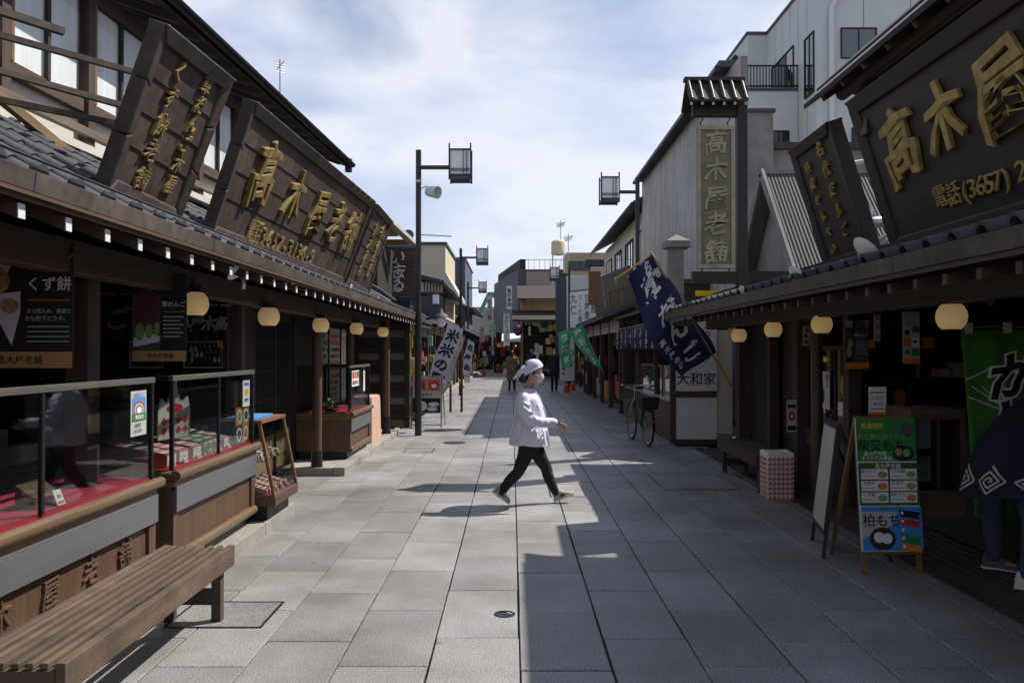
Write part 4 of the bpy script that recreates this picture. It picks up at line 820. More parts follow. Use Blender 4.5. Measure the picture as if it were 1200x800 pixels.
for yy in (7.0, 3.3): b = MB(); b.box(3.1, yy - .06, 3.5, 3.2, yy + .06, 4.1); b.build('strut', 'board_brown', sb)
b = MB(); b.bar((3.5, 7.2, 2.55), (3.9, 7.3, 3.6), .1, .1); b.build('strut', 'old_wood_z', sb)
# floodlights on the right eave
for (px, py), l in zip(((872, 350), (932, 330), (1010, 300)), ('farthest white floodlight on the right eave, near the yellow strip', 'middle white floodlight on the right eave, below the smaller board', 'nearest white floodlight on the right eave, between the two boards')):
    yy = (XR + .08) * F / (px - 599); bowl_lamp(P(px, py - 3, yy), l, (.75, .1, .75), 'white floodlights on the right eave')
# lanterns
for px, py, l in ((866, 393, 'farthest round lantern under the right eave, before the wide post'), (906, 386, 'third round lantern under the right eave, above the bench'), (963, 380, 'second round lantern under the right eave, above the round post'), (1115, 371, 'nearest and largest looking round lantern under the right eave, by the green banner')):
    yy = 2.98 * F / (px - 599); p = P(px, py, yy); lantern(p.x, p.y - .0, p.z, l, 'round lanterns under the right eave', r=.098, hang=.06)
b = MB(); b.lathe([(.02, 0), (.05, .02), (.06, .1), (.02, .12)], P(1152, 343, 5.6), 12, axis=(.6, -.4, -.5)); b.build('spotlight', 'black_metal', smooth=True, label='small black spotlight under the right eave beside the nearest lantern', cat='spotlight')
# hanging carved board on its own roofed post
hb = E('hanging_signboard', 'tall pale carved board hung from hooks under a little striped roof on a brown post', 'signboard', (3.2, 11.1, 2.3))
Yh = 11.1
def pb(x0, y0, x1, y1, Y, d): a, c = P(x0, y1, Y), P(x1, y0, Y); return MB().box(a.x, Y, a.z, c.x, Y + d, c.z)
pb(865, 100, 876, 352, Yh, .13).build('post', 'board_brown', hb, bev=.005); pb(812, 318, 864.5, 332, Yh + .01, .11).build('cross_beam', 'board_brown', hb); pb(812, 122, 864.5, 136, Yh + .02, .09).build('cross_beam', 'board_brown', hb)
A_ = P(817, 315, Yh); C_ = P(860, 148, Yh); wd, ht = C_.x - A_.x, C_.z - A_.z; pl = Pl((A_.x, Yh - .02, A_.z), (1, 0, 0), (0, 0, 1))
b = MB(); pl.rect(b, 0, 0, wd, ht, -.06, 0); hbo = b.build('carved_board', 'board_ground_shaded', hb, bev=.01)
for q in ((0, 0, wd, .06), (0, ht - .06, wd, ht), (0, .06, .05, ht - .06), (wd - .05, .06, wd, ht - .06)): b = MB(); pl.rect(b, *q, .001, .022); b.build('raised_border', 'board_relief_lit', hbo, bev=.008)
for i, ch in enumerate('髙木屋老舗'): b = MB(); pl.text(b, ch, wd / 2, ht - .24 - .377 * i, .34, .0, ext=.008, off=.012, bev=.01, warp=.45, sx=.95); b.build('carved_letter', 'board_relief_lit', hbo)
for u in (.07, wd - .07):
    b = MB(); b.tube([pl.p(u, ht + .13, -.03), pl.p(u + .02, ht + .09, -.03), pl.p(u - .02, ht + .05, -.03), pl.p(u, ht - .01, -.03)], .009, 6); b.build('hook', 'black_metal', hb); b = MB(); b.tube([pl.p(u, -.05, -.03), pl.p(u, 0, -.03)], .009, 6); b.build('hook', 'black_metal', hb)
a0, a1 = P(808, 122, Yh - .25), P(876, 97, Yh + .05); xa, xb2 = P(808, 120, Yh - .2).x, P(877, 120, Yh - .2).x; zb, zt = P(800, 119, Yh - .2).z, P(800, 97, Yh + .1).z
b = MB(); b.hexa([(xa, Yh - .22, zb), (xb2, Yh - .22, zb), (xb2, Yh + .06, zt - .02), (xa, Yh + .06, zt - .02), (xa, Yh - .22, zb + .03), (xb2, Yh - .22, zb + .03), (xb2, Yh + .06, zt + .01), (xa, Yh + .06, zt + .01)]); b.build('little_roof', 'board_brown', hb)
b = MB(); b.hexa([(xa, Yh + .06, zt - .02), (xb2, Yh + .06, zt - .02), (xb2, Yh + .34, zb), (xa, Yh + .34, zb), (xa, Yh + .06, zt + .01), (xb2, Yh + .06, zt + .01), (xb2, Yh + .34, zb + .03), (xa, Yh + .34, zb + .03)]); b.build('little_roof', 'board_brown', hb)
b = MB(); b.box(xa - .02, Yh, zt, xb2 + .02, Yh + .12, zt + .05); b.build('ridge', 'board_brown', hb)
for i in range(6):
    x = xa + .03 + (xb2 - xa - .06) * i / 5; b = MB(); b.tube([(x, Yh - .225, zb + .035), (x, Yh + .02, zt + .012)], .022, 8); b.build('roof_rib', 'copper_cap', hb, smooth=True)
    b = MB(); b.box(x - .016, Yh - .2, zb - .045, x + .016, Yh - .18, zb - .005); b.build('rafter_end', 'off_white', hb)
# posters and goods in the right shop
poster('poster', 'dark poster of red bean dumplings with an orange foot inside the right shop', 'poster', P(991, 432, 7.6), (1, 0, 0), (0, 0, 1), .22, .46, 'dark_grey', [('r', 0, .13, .38, 1, 'suit'), ('r', 0, .85, .3, 1, 'paper_shade'), ('e', .18, .68, .17, .14, 'azuki'), ('e', .2, .52, .13, .1, 'dango_green'), ('e', .15, .35, .12, .12, 'dango_green'), ('r', 0, 0, 1, .13, 'ink_orange'), ('t', '草だんご', .68, .7, .09, 'paper'), ('p', [(.7, 1), (1, .82), (1, 1)], 'ink_orange')] + [('r', .44, .55 - .06 * i, .94, .562 - .06 * i, 'paper_shade') for i in range(5)])
poster('hanging_price_list', 'white hanging price list with small food pictures inside the right shop', 'price list', P(1058, 426, 6.6), (1, .1, 0), (-.02, 0, 1), .15, .43, 'paper_shade', [('r', .55, .6, .95, .72, 'ink_green'), ('r', .05, .33, .48, .5, 'ink_orange'), ('e', .25, .6, .15, .05, 'ink_black'), ('r', .52, .33, .95, .5, 'paper'), ('e', .72, .42, .15, .03, 'azuki'), ('r', .52, .15, .95, .3, 'ink_green'), ('e', .25, .22, .15, .04, 'dark_grey'), ('r', 0, 0, 1, .1, 'ink_orange'), ('t', '柴又名物', .5, .78, .045, 'ink_black')], th=.003)
poster('price_strip', 'narrow pale strip of prices hanging beside the price list', 'price list', P(1024, 400, 7.0), (1, .3, 0), (.05, 0, 1), .07, .24, 'paper_shade', [('r', .2, .1 + .18 * i, .8, .2 + .18 * i, 'paper' if i % 2 else 'kraft') for i in range(5)], th=.003)
poster('price_card', 'white card with red and black lines standing on the right counter', 'card', P(1018, 486, 6.4), (1, .05, 0), (.04, 0, 1), .145, .225, 'paper', [('r', .1, .78, .9, .82, 'ink_black'), ('t', 'お団子', .5, .6, .14, 'ink_red'), ('t', '一本120円', .5, .4, .11, 'ink_black'), ('r', .1, .2, .9, .23, 'ink_black'), ('r', 0, 0, 1, .1, 'ink_orange')], th=.003)
poster('shop_poster', 'white poster with a black mark on the shop window between the right posts', 'poster', (3.5, 9.2, .95), (0, -1, 0), (0, 0, 1), .42, .42, 'paper', [('e', .5, .35, .16, .22, 'ink_black'), ('e', .5, .6, .08, .1, 'ink_black'), ('v', '柴又', .85, .95, .2, 'ink_black'), ('v', '名物', .15, .95, .2, 'ink_black')], th=.003)
poster('shop_poster', 'dark poster with a red round mark beside the wide right post', 'poster', P(922, 506, 9.44), (1, 0, 0), (0, 0, 1), .12, .38, 'paper_shade', [('r', .05, .05, .95, .2, 'ink_black'), ('e', .5, .5, .35, .16, 'ink_red'), ('e', .5, .5, .12, .06, 'paper'), ('r', .1, .75, .9, .85, 'ink_black')], th=.003)
for x0, l in ((941, 'left small red and white notice high under the right eave'), (951, 'right small red and white notice high under the right eave')):
    poster('hanging_notice', l, 'notice', P(x0, 405, 9.0), (1, 0, 0), (0, 0, 1), .08, .22, 'paper_shade', [('r', .2, .1, .8, .3, 'ink_red'), ('r', .2, .4, .6, .6, 'ink_black'), ('r', .3, .7, .8, .9, 'ink_red')], th=.003)
b = MB(); b.box(3.62, 5.4, .82, 4.7, 7.9, .88); ct = b.build('service_counter', 'old_wood_y', label='dark wooden service counter inside the right shop', cat='counter', bev=.004)
b = MB(); b.box(3.7, 5.45, .03, 4.65, 7.85, .82); b.build('counter_body', 'dark_wood_z', ct)
# glass cabinet with pale back behind the A board
gc = E('glass_cabinet', 'dark framed glass cabinet with pale inside at the front of the right shop', 'cabinet', P(1098, 600, 6.0))
a, c = P(1068, 606, 6.0), P(1132, 484, 6.0)
for q in ((a.x, c.x, a.z, a.z + .2), (a.x, c.x, c.z - .05, c.z + .03)): b = MB(); b.box(q[0], 6.0, q[2], q[1], 6.45, q[3]); b.build('cabinet_case', 'brown_wood_x', gc, bev=.004)
for x in (a.x, c.x - .04): b = MB(); b.box(x, 6.0, a.z + .2, x + .04, 6.45, c.z - .05); b.build('cabinet_side', 'brown_wood_z', gc)
b = MB(); b.box(a.x + .04, 6.43, a.z + .2, c.x - .04, 6.45, c.z - .05); b.build('back_panel', 'paper_shade', gc)
b = MB(); b.box(a.x + .04, 6.01, a.z + .2, c.x - .04, 6.015, c.z - .05); b.build('front_glass', GL, gc)
b = MB(); b.box((a.x + c.x) / 2 - .01, 5.995, a.z + .2, (a.x + c.x) / 2 + .01, 6.009, c.z - .05); b.build('frame_bar', 'dark_wood_z', gc)
b = MB(); b.box(a.x + .04, 6.05, a.z + .45, c.x - .04, 6.4, a.z + .465); b.build('shelf', 'dark_wood_x', gc)
random.seed(11)
for i in range(9):
    x, y = 3.75 + .1 * i % .8, 5.6 + .24 * i; h = random.uniform(.05, .14); b = MB(); b.box(x, y, .88, x + .12, y + .1, .88 + h); b.build('goods_packet', random.choice(['off_white', 'pink_box', 'ink_blue', 'paper_shade', 'kraft']), label=['nearest', 'second nearest', 'third', 'fourth', 'middle', 'sixth', 'seventh', 'second farthest', 'farthest'][i] + ' small goods packet on the right service counter', cat='packet', group='packets on the right service counter', bev=.006)
# shelves along the back of the right shop
sh = E('wall_shelf', 'dark shelves with folded goods along the back of the right shop', 'shelf', (5.4, 8.4, 0))
for z in (.9, 1.25, 1.6, 1.95): b = MB(); b.box(3.75, 9.55, z, 6.8, 9.9, z + .03); b.build('shelf_board', 'dark_wood_x', sh)
for x in (3.75, 4.8, 5.8, 6.8): b = MB(); b.box(x, 9.56, 0, x + .04, 9.89, 2.39); b.build('upright', 'dark_wood_z', sh)
for i in range(16):
    z = random.choice((.93, 1.28, 1.63)); x = 3.9 + .18 * i; b = MB(); b.box(x, 9.6, z, x + .12, 9.8, z + random.uniform(.1, .22)); b.build('stock_box', random.choice(['off_white', 'pink_box', 'kraft', 'paper_shade', 'dark_grey', 'navy_cloth']), label='stock box on the %s back shelf, %s from the left' % ({.93: 'lowest', 1.28: 'middle', 1.63: 'top'}[z], ['first', 'second', 'third', 'fourth', 'fifth', 'sixth', 'seventh', 'eighth', 'ninth', 'tenth', 'eleventh', 'twelfth', 'thirteenth', 'fourteenth', 'fifteenth', 'sixteenth'][i]), cat='box', group='stock boxes on the right shop shelves', bev=.004)
b = MB(); b.box(4.1, 8.5, 2.3, 4.16, 9.3, 2.34); b.build('tube_lamp', 'warm_bulb', label='warm tube lamp on the ceiling inside the right shop', cat='lamp')
b = MB(); b.box(4.0, 6.3, 2.32, 4.9, 6.36, 2.35); b.build('tube_lamp', 'paper', label='white unlit tube lamp on the ceiling above the right service counter', cat='lamp')
# green banner
gb = E('green_banner', 'green cloth banner with black and white characters and a fan outline at the right edge', 'banner', P(1165, 610, 6.0)); p0 = P(1127, 606, 5.9); pl = Pl(p0, (1, -.12, 0), (0, 0, 1)); wd, ht = .62, P(1127, 386, 5.9).z - p0.z
b = MB(); vs, f = [], []; K, M_ = 14, 14
for j in range(K + 1):
    for k in range(M_ + 1):
        v = k / M_; vs.append(pl.p(wd * j / K + (.09 * (1 - v) if j == 0 else .09 * (1 - v) * (1 - j / K)), ht * v, .012 * math.sin(j * 1.1 + v * 3)))
for j in range(K):
    for k in range(M_): q = j * (M_ + 1) + k; f.append((q, q + M_ + 1, q + M_ + 2, q + 1))
b.add(vs, f); o = b.build('cloth', 'green_cloth', gb, smooth=True); m = o.modifiers.new('t', 'SOLIDIFY'); m.thickness = .003
b = MB(); b.tube([pl.p(-.08, ht + .02), pl.p(wd + .05, ht + .02)], .009, 8); b.build('rod', 'steel', gb)
for i in range(3): b = MB(); pl.rect(b, .03 + .27 * i, ht - .03, .08 + .27 * i, ht + .05, -.014, .016); b.build('tab', 'paper_shade', gb)
b = MB()
for i, ch in enumerate('かしわ'): pl.text(b, ch, .36, ht - .34 - .33 * i, .36, .02, off=.075, warp=.5)
b.build('letter_outline', 'paper', gb); b = MB()
for i, ch in enumerate('かしわ'): pl.text(b, ch, .36, ht - .34 - .33 * i, .36, .024, off=.03, warp=.5)
b.build('lettering', 'ink_black', gb)
b = MB(); pl.stroke(b, [(.03, ht - .37), (.12, ht - .33), (.2, ht - .28), (.3, ht - .3), (.45, ht - .33), (.52, ht - .45), (.55, ht - .62)], .012, .019); pl.stroke(b, [(.05, ht - .5), (.3, ht - .6), (.55, ht - .72)], .012, .019)
for a_ in (.05, .12, .2, .28): pl.stroke(b, [(.3, ht - .58), (a_ + .02, ht - .42)], .01, .018)
b.build('print', 'paper_shade', gb)
b = MB(); pl.text(b, '東京', .17, .32, .1, .02, off=.03, vert=True); b.build('lettering', 'ink_black', gb); b = MB(); pl.ell(b, .17, .27, .06, .16, .0185); b.build('print', 'paper_shade', gb)
# paper covered box, checkered
pbx = E('checkered_box', 'upright bin wrapped in red and white diamond paper near the right bench', 'bin', (2.88, 8.66, 0))
b = MB(); n = 24; rg = []
for z, s in ((0, .98), (.2, 1), (.4, 1.01), (.5, 1.0), (.515, .9), (.45, .86)):
    rg.append([(2.88 + .145 * s * math.cos(t) / max(abs(math.cos(t)), abs(math.sin(t))) ** .9 + .004 * math.sin(5 * t), 8.68 + .13 * s * math.sin(t) / max(abs(math.cos(t)), abs(math.sin(t))) ** .9, z + .004 * math.sin(3 * t)) for t in (2 * math.pi * j / n for j in range(n))])
b.loft(rg); b.build('bin_body', 'paper', pbx, smooth=True)
b = MB()
for (O_, U_) in (((2.735, 8.545, 0), (1, 0, 0)), ((2.73, 8.8, 0), (0, -1, 0))):
    pl = Pl(O_, U_, (0, 0, 1))
    for i in range(6 if U_[0] else 5):
        for j in range(9):
            u, v = .028 + .047 * i, .03 + .052 * j
            pl.pol(b, [(u - .024, v - .016), (u + .0, v - .027), (u + .024, v - .002), (u + .0, v + .02)], .004)
b.build('print', 'pink_box', pbx, kind='stuff')
# A boards
def aboard(name, label, O, U, back, wd, ht, items, bgm, mframe, lean=.16, foot=.16, panel0=.16, group=None):
    pl = Pl(O, U, V((0, 0, 1)) ); lf = Pl(O, U, V((0, 0, 1)) - pl.N * lean)
    r = E(name, label, 'A board', V(O) + pl.U * wd / 2 - pl.N * .2)
    for u in (0, wd - .035):
        b = MB(); lf.rect(b, u, 0, u + .035, ht, -.025, 0); b.build('leg', mframe, r, bev=.003)
        top = lf.p(u + .017, ht - .02, -.02); ft = pl.p(u + .017, 0, -back); b = MB(); b.bar(top, ft, .03, .022); b.build('leg', mframe, r)
    b = MB(); lf.rect(b, .035, ht - .03, wd - .035, ht, -.022, -.002); b.build('cross_bar', mframe, r)
    b = MB(); lf.rect(b, .036, panel0 - .02, wd - .036, panel0, -.02, -.004); b.build('cross_bar', mframe, r)
    poster('panel', None, None, lf.p(.0, panel0, .008), lf.U, lf.W, wd, ht - panel0 - .02, bgm, items, parent=r)
    return r
O = P(1011, 671, 5.72); O.z = 0
E5 = [('r', 0, .675, 1, 1, 'ink_green'), ('t', '数量限定', .28, .945, .045, 'ink_yellow'), ('e', .86, .91, .11, .055, 'dark_grey'), ('t', 'お土産に迷ったら…', .48, .865, .06, 'dango_green'), ('t', '柴又もち', .42, .795, .105, 'ink_black'), ('e', .78, .735, .18, .06, 'dark_wood_x'), ('e', .7, .745, .06, .03, 'kinako'), ('e', .83, .74, .06, .03, 'dango_green'), ('t', '髙木屋老舗', .3, .735, .035, 'paper'), ('t', 'オリジナル商品', .32, .7, .035, 'paper'),
      ('r', 0, .345, 1, .665, 'leaf'), ('t', '髙木屋老舗', .5, .64, .04, 'paper')]
for i in range(3):
    for j in range(2):
        E5 += [('r', .03 + .48 * j, .365 + .088 * i, .48 + .48 * j, .443 + .088 * i, 'paper'), ('t', [['くず餅', '生団子', '草だんご'], ['みたらし', '焼団子', 'こがね餅']][j][i], .16 + .48 * j, .425 + .088 * i, .03, 'ink_black'), ('r', .05 + .48 * j, .385 + .088 * i, .26 + .48 * j, .39 + .088 * i, 'ink_red'), ('e', .38 + .48 * j, .4 + .088 * i, .08, .025, ['dango_green', 'ink_orange', 'kinako'][(i + j) % 3])]
E5 += [('r', 0, .01, 1, .335, 'ink_blue'), ('p', [(.0, .3), (.6, .3), (.5, .2), (.0, .1)], 'paper_shade'), ('t', '柏もち', .33, .235, .1, 'ink_black'), ('e', .33, .1, .22, .085, 'dark_wood_x'), ('e', .27, .11, .09, .04, 'paper'), ('e', .4, .1, .09, .04, 'paper')]
for i, m in enumerate(('ink_black', 'ink_red', 'ink_blue', 'ink_green', 'ink_orange')): E5 += [('p', [(.62, .315 - .062 * i), (.98, .29 - .062 * i), (.93, .265 - .062 * i), (.98, .24 - .062 * i), (.64, .262 - .062 * i)], m), ('e', .67, .29 - .062 * i, .025, .012, 'paper')]
E5 = [(q[0], q[1], *q[2:]) for q in E5]
aboard('a_board', 'tall wooden A board with green, black and blue sweet menus in the shade', O, (1, .04, 0), .55, .44, 1.13, E5, 'paper', 'honey_wood_z', lean=.1)
O = V((2.33, 6.0, 0)); aboard('a_board', 'plain white A board with a black frame seen edge on, left of the menu board', (2.52, 6.75, 0), V((-.22, -1, 0)), .5, .6, 1.05, [('r', .06, .04, .94, .96, 'off_white')], 'black_metal', 'dark_wood_z', lean=.12, panel0=.18)
# yellow strip and things behind
b = MB(); b.box(2.75, 11.9, 2.42, 3.4, 11.95, 2.5); b.build('cable_tray', 'yellow_plastic', label='yellow strip above the far end of the right eave', cat='strip')

# ------------------------------------------------------------------ the booth beyond the right shop
bo = E('food_stall', 'small food stall with a white lettered board and glass cases beyond the right shop', 'stall', (3.2, 15, 0))
pb(786, 412, 792, 520, 13.4, .1).build('post', 'old_wood_z', bo); pb(792, 459, 840, 465, 13.4, .06).build('rail', 'old_wood_x', bo); pb(792, 515, 840, 521, 13.4, .06).build('rail', 'old_wood_x', bo)
pb(840, 387, 858, 513, 13.45, .08).build('cream_panel', 'cream_wall', bo); pb(840, 508, 858, 522, 13.42, .09).build('base_stone', 'stone', bo)
pb(792, 465.5, 840, 514.5, 13.42, .04).build('lower_panel', 'white_wall', bo)
a, c = P(792, 458, 13.4), P(840, 375, 13.4)
poster('lettered_board', None, None, (a.x, 13.4, a.z), (1, 0, 0), (0, 0, 1), c.x - a.x, c.z - a.z, 'white_wall', [('t', '大和家', .5, .17, .3, 'ink_black'), ('t', 'あなご', .45, .52, .25, 'ink_red'), ('t', '天ぷら', .45, .83, .28, 'ink_red')], parent=bo)
b = MB(); b.box(2.55, 13.5, 2.36, 4.2, 19.9, 2.42); b.build('stall_roof', 'dark_wood_y', bo)
b = MB(); b.box(2.78, 13.46, .0, 2.84, 19.9, .72); b.build('low_panel', 'brown_wood_z', bo); b = MB(); b.box(2.72, 13.46, .72, 3.1, 19.9, .77); b.build('counter_board', 'steel', bo)
b = MB(); b.box(3.6, 13.5, 0, 3.66, 19.9, 2.36); b.build('inner_wall', 'inner_dark', bo)
for yy in (13.5, 15.4, 17.4, 19.8): b = MB(); b.box(2.76, yy, .77 if yy > 13.6 else 0, 2.84, yy + .08, 2.36); b.build('post', 'old_wood_z', bo)
for y0, y1, m in ((13.7, 14.7, 'steel'), (14.9, 17.3, 'honey_wood_z')):
    b = MB(); 
    for q in ((2.8, y0, .77, 2.83, y0 + .03, 1.3), (2.8, y1 - .03, .77, 2.83, y1, 1.3), (2.8, y0, 1.3, 3.2, y1, 1.33), (3.17, y0, .77, 3.2, y1, 1.3)): b.box(*q)
    k_ = b.build('case_frame', m, bo); b = MB(); b.box(2.812, y0 + .03, .77, 2.816, y1 - .03, 1.3); b.build('pane', GL, k_); b = MB(); b.box(2.85, y0 + .05, .8, 3.15, y1 - .05, .9); b.build('tray', 'ink_yellow' if m == 'steel' else 'paper_shade', k_, bev=.02)
b = MB(); pl = Pl((2.7, 17.1, .9), (1, -.2, 0), (0, 0, 1)); 
poster('cloth_sign', 'dark hanging cloth with red vertical characters at the food stall', 'sign', P(757, 445, 17), (1, 0, 0), (0, 0, 1), .75, 1.1, 'dark_grey', [('v', 'おでん', .25, .98, .25, 'ink_red'), ('v', '手ぬぐい', .72, .98, .2, 'ink_black')], th=.01)
noren('long navy shop curtain with white vertical characters along the stall on the right', (2.6, 19.6, 1.62), (0, -1, 0), 6.2, .48, 9, 'navy_cloth', ['草だ', 'んご', 'くず', '餅', 'あん', 'みつ', '甘味', 'やき', 'とり'], 'off_white', .22, vert=True, wave=.05)
# flag
fl = E('shop_flag', 'navy cloth flag with white characters on a slanting bamboo pole before the right eave', 'flag', P(857, 452, 12.2))
t0, t1 = P(764, 298, 12.3), P(858, 454, 12.9)
b = MB(); b.tube([t0 + (t0 - t1) * .02, t1], .018, 8); b.build('pole', 'kraft', fl, smooth=True)
c0 = P(720, 328, 12.2); b = MB(); b.tube([c0, t0], .013, 8); b.build('cross_pole', 'kraft', fl, smooth=True)
Q00, Q10, Q11, Q01 = P(731, 324, 12.2), t0 + V((0, -.02, 0)), P(838, 418, 12.7), P(768, 400, 12.4)
def fq(u, v, n=0):
    a = Q00.lerp(Q10, u); b_ = P(793, 441, 12.45).lerp(P(842, 413, 12.75), u); p = a.lerp(b_, v)
    bend = -.18 * math.sin(math.pi * v) * (1 - u) ; p += V((bend * -.2, 0, bend * .9)); p.y += .07 * math.sin(u * 10 + v * 5) * (1 - .4 * u) + .05 * math.sin(v * 9) - n; p.x += .06 * math.sin(v * 7 + 1) * (1 - u) - .04 * math.sin(v * 13) * u; return p
b = MB(); vs, f = [], []; K, M_ = 16, 28
for j in range(K + 1):
    for k in range(M_ + 1): vs.append(fq(j / K, k / M_))
for j in range(K):
    for k in range(M_): q = j * (M_ + 1) + k; f.append((q, q + M_ + 1, q + M_ + 2, q + 1))
b.add(vs, f); o = b.build('cloth', 'navy_cloth', fl, smooth=True)
def ftext(ch, u, v, su, sv):
    gv, gf = glyph(ch, 0, .03, 0, 2, .5); return MB().add([fq(u + q.x * su, v - q.y * sv, .012) for q in gv], gf)
for ch, u, v, s in (('名', .72, .06, .28), ('物', .86, .15, .22), ('草', .5, .19, .55), ('だ', .55, .43, .5), ('ん', .55, .63, .5), ('ご', .5, .85, .45), ('髙', .16, .62, .16), ('木', .16, .69, .16), ('屋', .16, .76, .16), ('老', .16, .83, .16), ('舗', .16, .9, .16)):
    ftext(ch, u, v, s, s * .36).build('lettering', 'white_paint', o)
# ------------------------------------------------------------------ street lamps
def lantern_box(r, cx, cz, Y, w_, h_):
    hw, hh = w_ / 2, h_ / 2
    for sx_ in (-1, 1):
        for sy in (-1, 1):
            b = MB(); x = cx + sx_ * hw; y = Y + sy * hw; b.box(x - .014, y - .014, cz - hh - .09, x + .014, y + .014, cz + hh + .11 * (1 if sy < 0 else .6)); b.build('corner_bar', 'black_metal', r)
    for z in (cz - hh, cz + hh):
        b = MB(); b.box(cx - hw + .015, Y - hw - .012, z - .012, cx + hw - .015, Y + hw + .012, z + .012); b.build('lantern_frame', 'black_metal', r)
    b = MB(); b.box(cx - hw + .02, Y - hw + .02, cz - hh + .013, cx + hw - .02, Y + hw - .02, cz + hh - .013); b.build('shade', 'lamp_glass', r)
    b = MB(); b.box(cx - hw + .015, Y - hw - .005, cz - hh - .08, cx + hw - .015, Y + hw + .005, cz - hh - .013); b.build('lantern_base', 'dark_grey', r)
    for t in (.35, .5, ): b = MB(); b.box(cx - hw + .015, Y - hw - .008, cz - hh + t * .45 * h_, cx + hw - .015, Y - hw + .002, cz - hh + t * .45 * h_ + .012); b.build('lattice_bar', 'black_metal', r)
    for t in (.64, .8): b = MB(); b.box(cx - hw + t * w_, Y - hw - .01, cz - hh + .013, cx - hw + t * w_ + .012, Y - hw + .002, cz + hh - .013); b.build('lattice_bar', 'black_metal', r)
def lamp(label, x, Y, top, side, arm, r_=.05, base=True):
    r = E('street_lamp', label, 'street lamp', (x, Y, 0), 'street lamps with square lanterns')
    b = MB(); b.tube([(x, Y, 0), (x, Y, 2.2)], .065, 12); b.build('pole_base', 'pole_paint', r, smooth=True); b = MB(); b.tube([(x, Y, 2.2), (x, Y, top)], r_, 12); b.build('pole', 'pole_paint', r, smooth=True)
    b = MB(); b.bar((x + side * r_, Y, top - .33), (x + side * arm, Y, top - .33), .05, .07); b.build('arm', 'pole_paint', r)
    lantern_box(r, x + side * (arm + .22), top - .27, Y, .40, .48); return r
p = P(490.5, 176, 15.1)
l1 = lamp('nearest street lamp on the left with a horn loudspeaker under its arm', p.x, 15.1, p.z, 1, .58, .053)
hs = E('horn_loudspeaker', 'grey horn loudspeaker clamped to the nearest left street lamp', 'loudspeaker', (p.x, 15.1, p.z - .8)); h0 = P(497, 224, 15.05)
b = MB(); b.lathe([(.03, 0), (.085, .02), (.1, .1), (.105, .16), (.12, .27), (.11, .27), (.08, .15), (.02, .1)], P(500, 224, 15.0), 16, axis=(.8, -.5, -.2)); b.build('horn', 'grey_panel', hs, smooth=True)
b = MB(); b.tube([P(492, 222, 15.1), P(500, 218, 15.05), P(505, 222, 15.0)], .01, 6); b.build('bracket', 'steel', hs)
b = MB(); b.tube([(p.x, 15.1, p.z - .62), (p.x, 15.1, p.z - .57)], .058, 12); b.build('band', 'steel', hs)
b = MB(); b.bar(P(492, 275, 15.1), P(529, 277, 15.3), .02, .02); b.build('arm', 'steel', l1)
for px, py, Y, s, l in ((540, 291, 28.5, 1, 'second street lamp on the left, by the dark blue building'), (548.5, 330, 42, 1, 'third and smallest street lamp on the left'), (747, 208, 18.0, -1, 'nearest street lamp on the right, rising behind the navy flag'), (667, 313, 35, -1, 'farther street lamp on the right, before the white building')):
    q = P(px, py, Y); lamp(l, q.x, Y, q.z, s, .55 if s > 0 else .42)
# ------------------------------------------------------------------ buildings beyond
def bbox(x0, y0, z0, x1, y1, z1): return MB().box(x0, y0, z0, x1, y1, z1)
def windows(r, n, fn, mat='dark_glass', frame='dark_wood_z'):
    pass
def win(r, pl, u0, v0, u1, v1, fm='black_metal', gm='dark_glass', mull=1, sill=True):
    f = .045; b = MB()
    for q in ((u0, v0, u1, v0 + f), (u0, v1 - f, u1, v1), (u0, v0 + f, u0 + f, v1 - f), (u1 - f, v0 + f, u1, v1 - f)): pl.rect(b, *q, .003, .06)
    for i in range(mull): m = u0 + (u1 - u0) * (i + 1) / (mull + 1); pl.rect(b, m - .02, v0 + f, m + .02, v1 - f, .003, .045)
    w_ = b.build('window', fm, r); b = MB(); pl.rect(b, u0 + f, v0 + f, u1 - f, v1 - f, .004, .02); b.build('pane', gm, w_); return w_
# grey tin walled house right behind the hanging sign
tw = E('tin_house', 'tall house with a stained grey tin side wall behind the hanging carved board', 'house', (6, 18, 0))
a, c = P(862, 90, 12.9), P(752, 216, 22)
xw = 5.05
bbox(xw, 17.5, 0, xw + .15, 30.7, 8.1).build('core_wall', 'stained_wall', tw); bbox(xw + .151, 17.5, 0, 5.76, 30.7, 6.85).build('rear_wall', 'stained_wall', tw); bbox(5.761, 17.8, 0, 9.5, 30.7, 6.1).build('rear_wall', 'stained_wall', tw); bbox(xw + .16, 17.45, 6.851, 5.8, 30.7, 6.93).build('coping', 'dark_grey', tw); bbox(5.81, 17.7, 6.101, 9.6, 30.7, 6.25).build('coping', 'old_wood_x', tw); win(tw, Pl((5.9, 17.8, 4.2), (1, 0, 0), (0, 0, 1)), 0, 0, 1.2, .9)
for i in range(29): y = 17.5 + i * .455; bbox(xw - .03, y + .004, 0, xw - .001, y + .45, 8.08).build('tin_sheet', 'tin_wall', tw)
bbox(xw - .3, 18.2, 8.11, xw + .2, 30.7, 8.26).build('roof', 'dark_grey', tw)
b = MB(); b.tube([(xw - .33, 18.2, 8.08), (xw - .33, 30.7, 8.08)], .07, 8); b.build('gutter', 'black_metal', tw); 
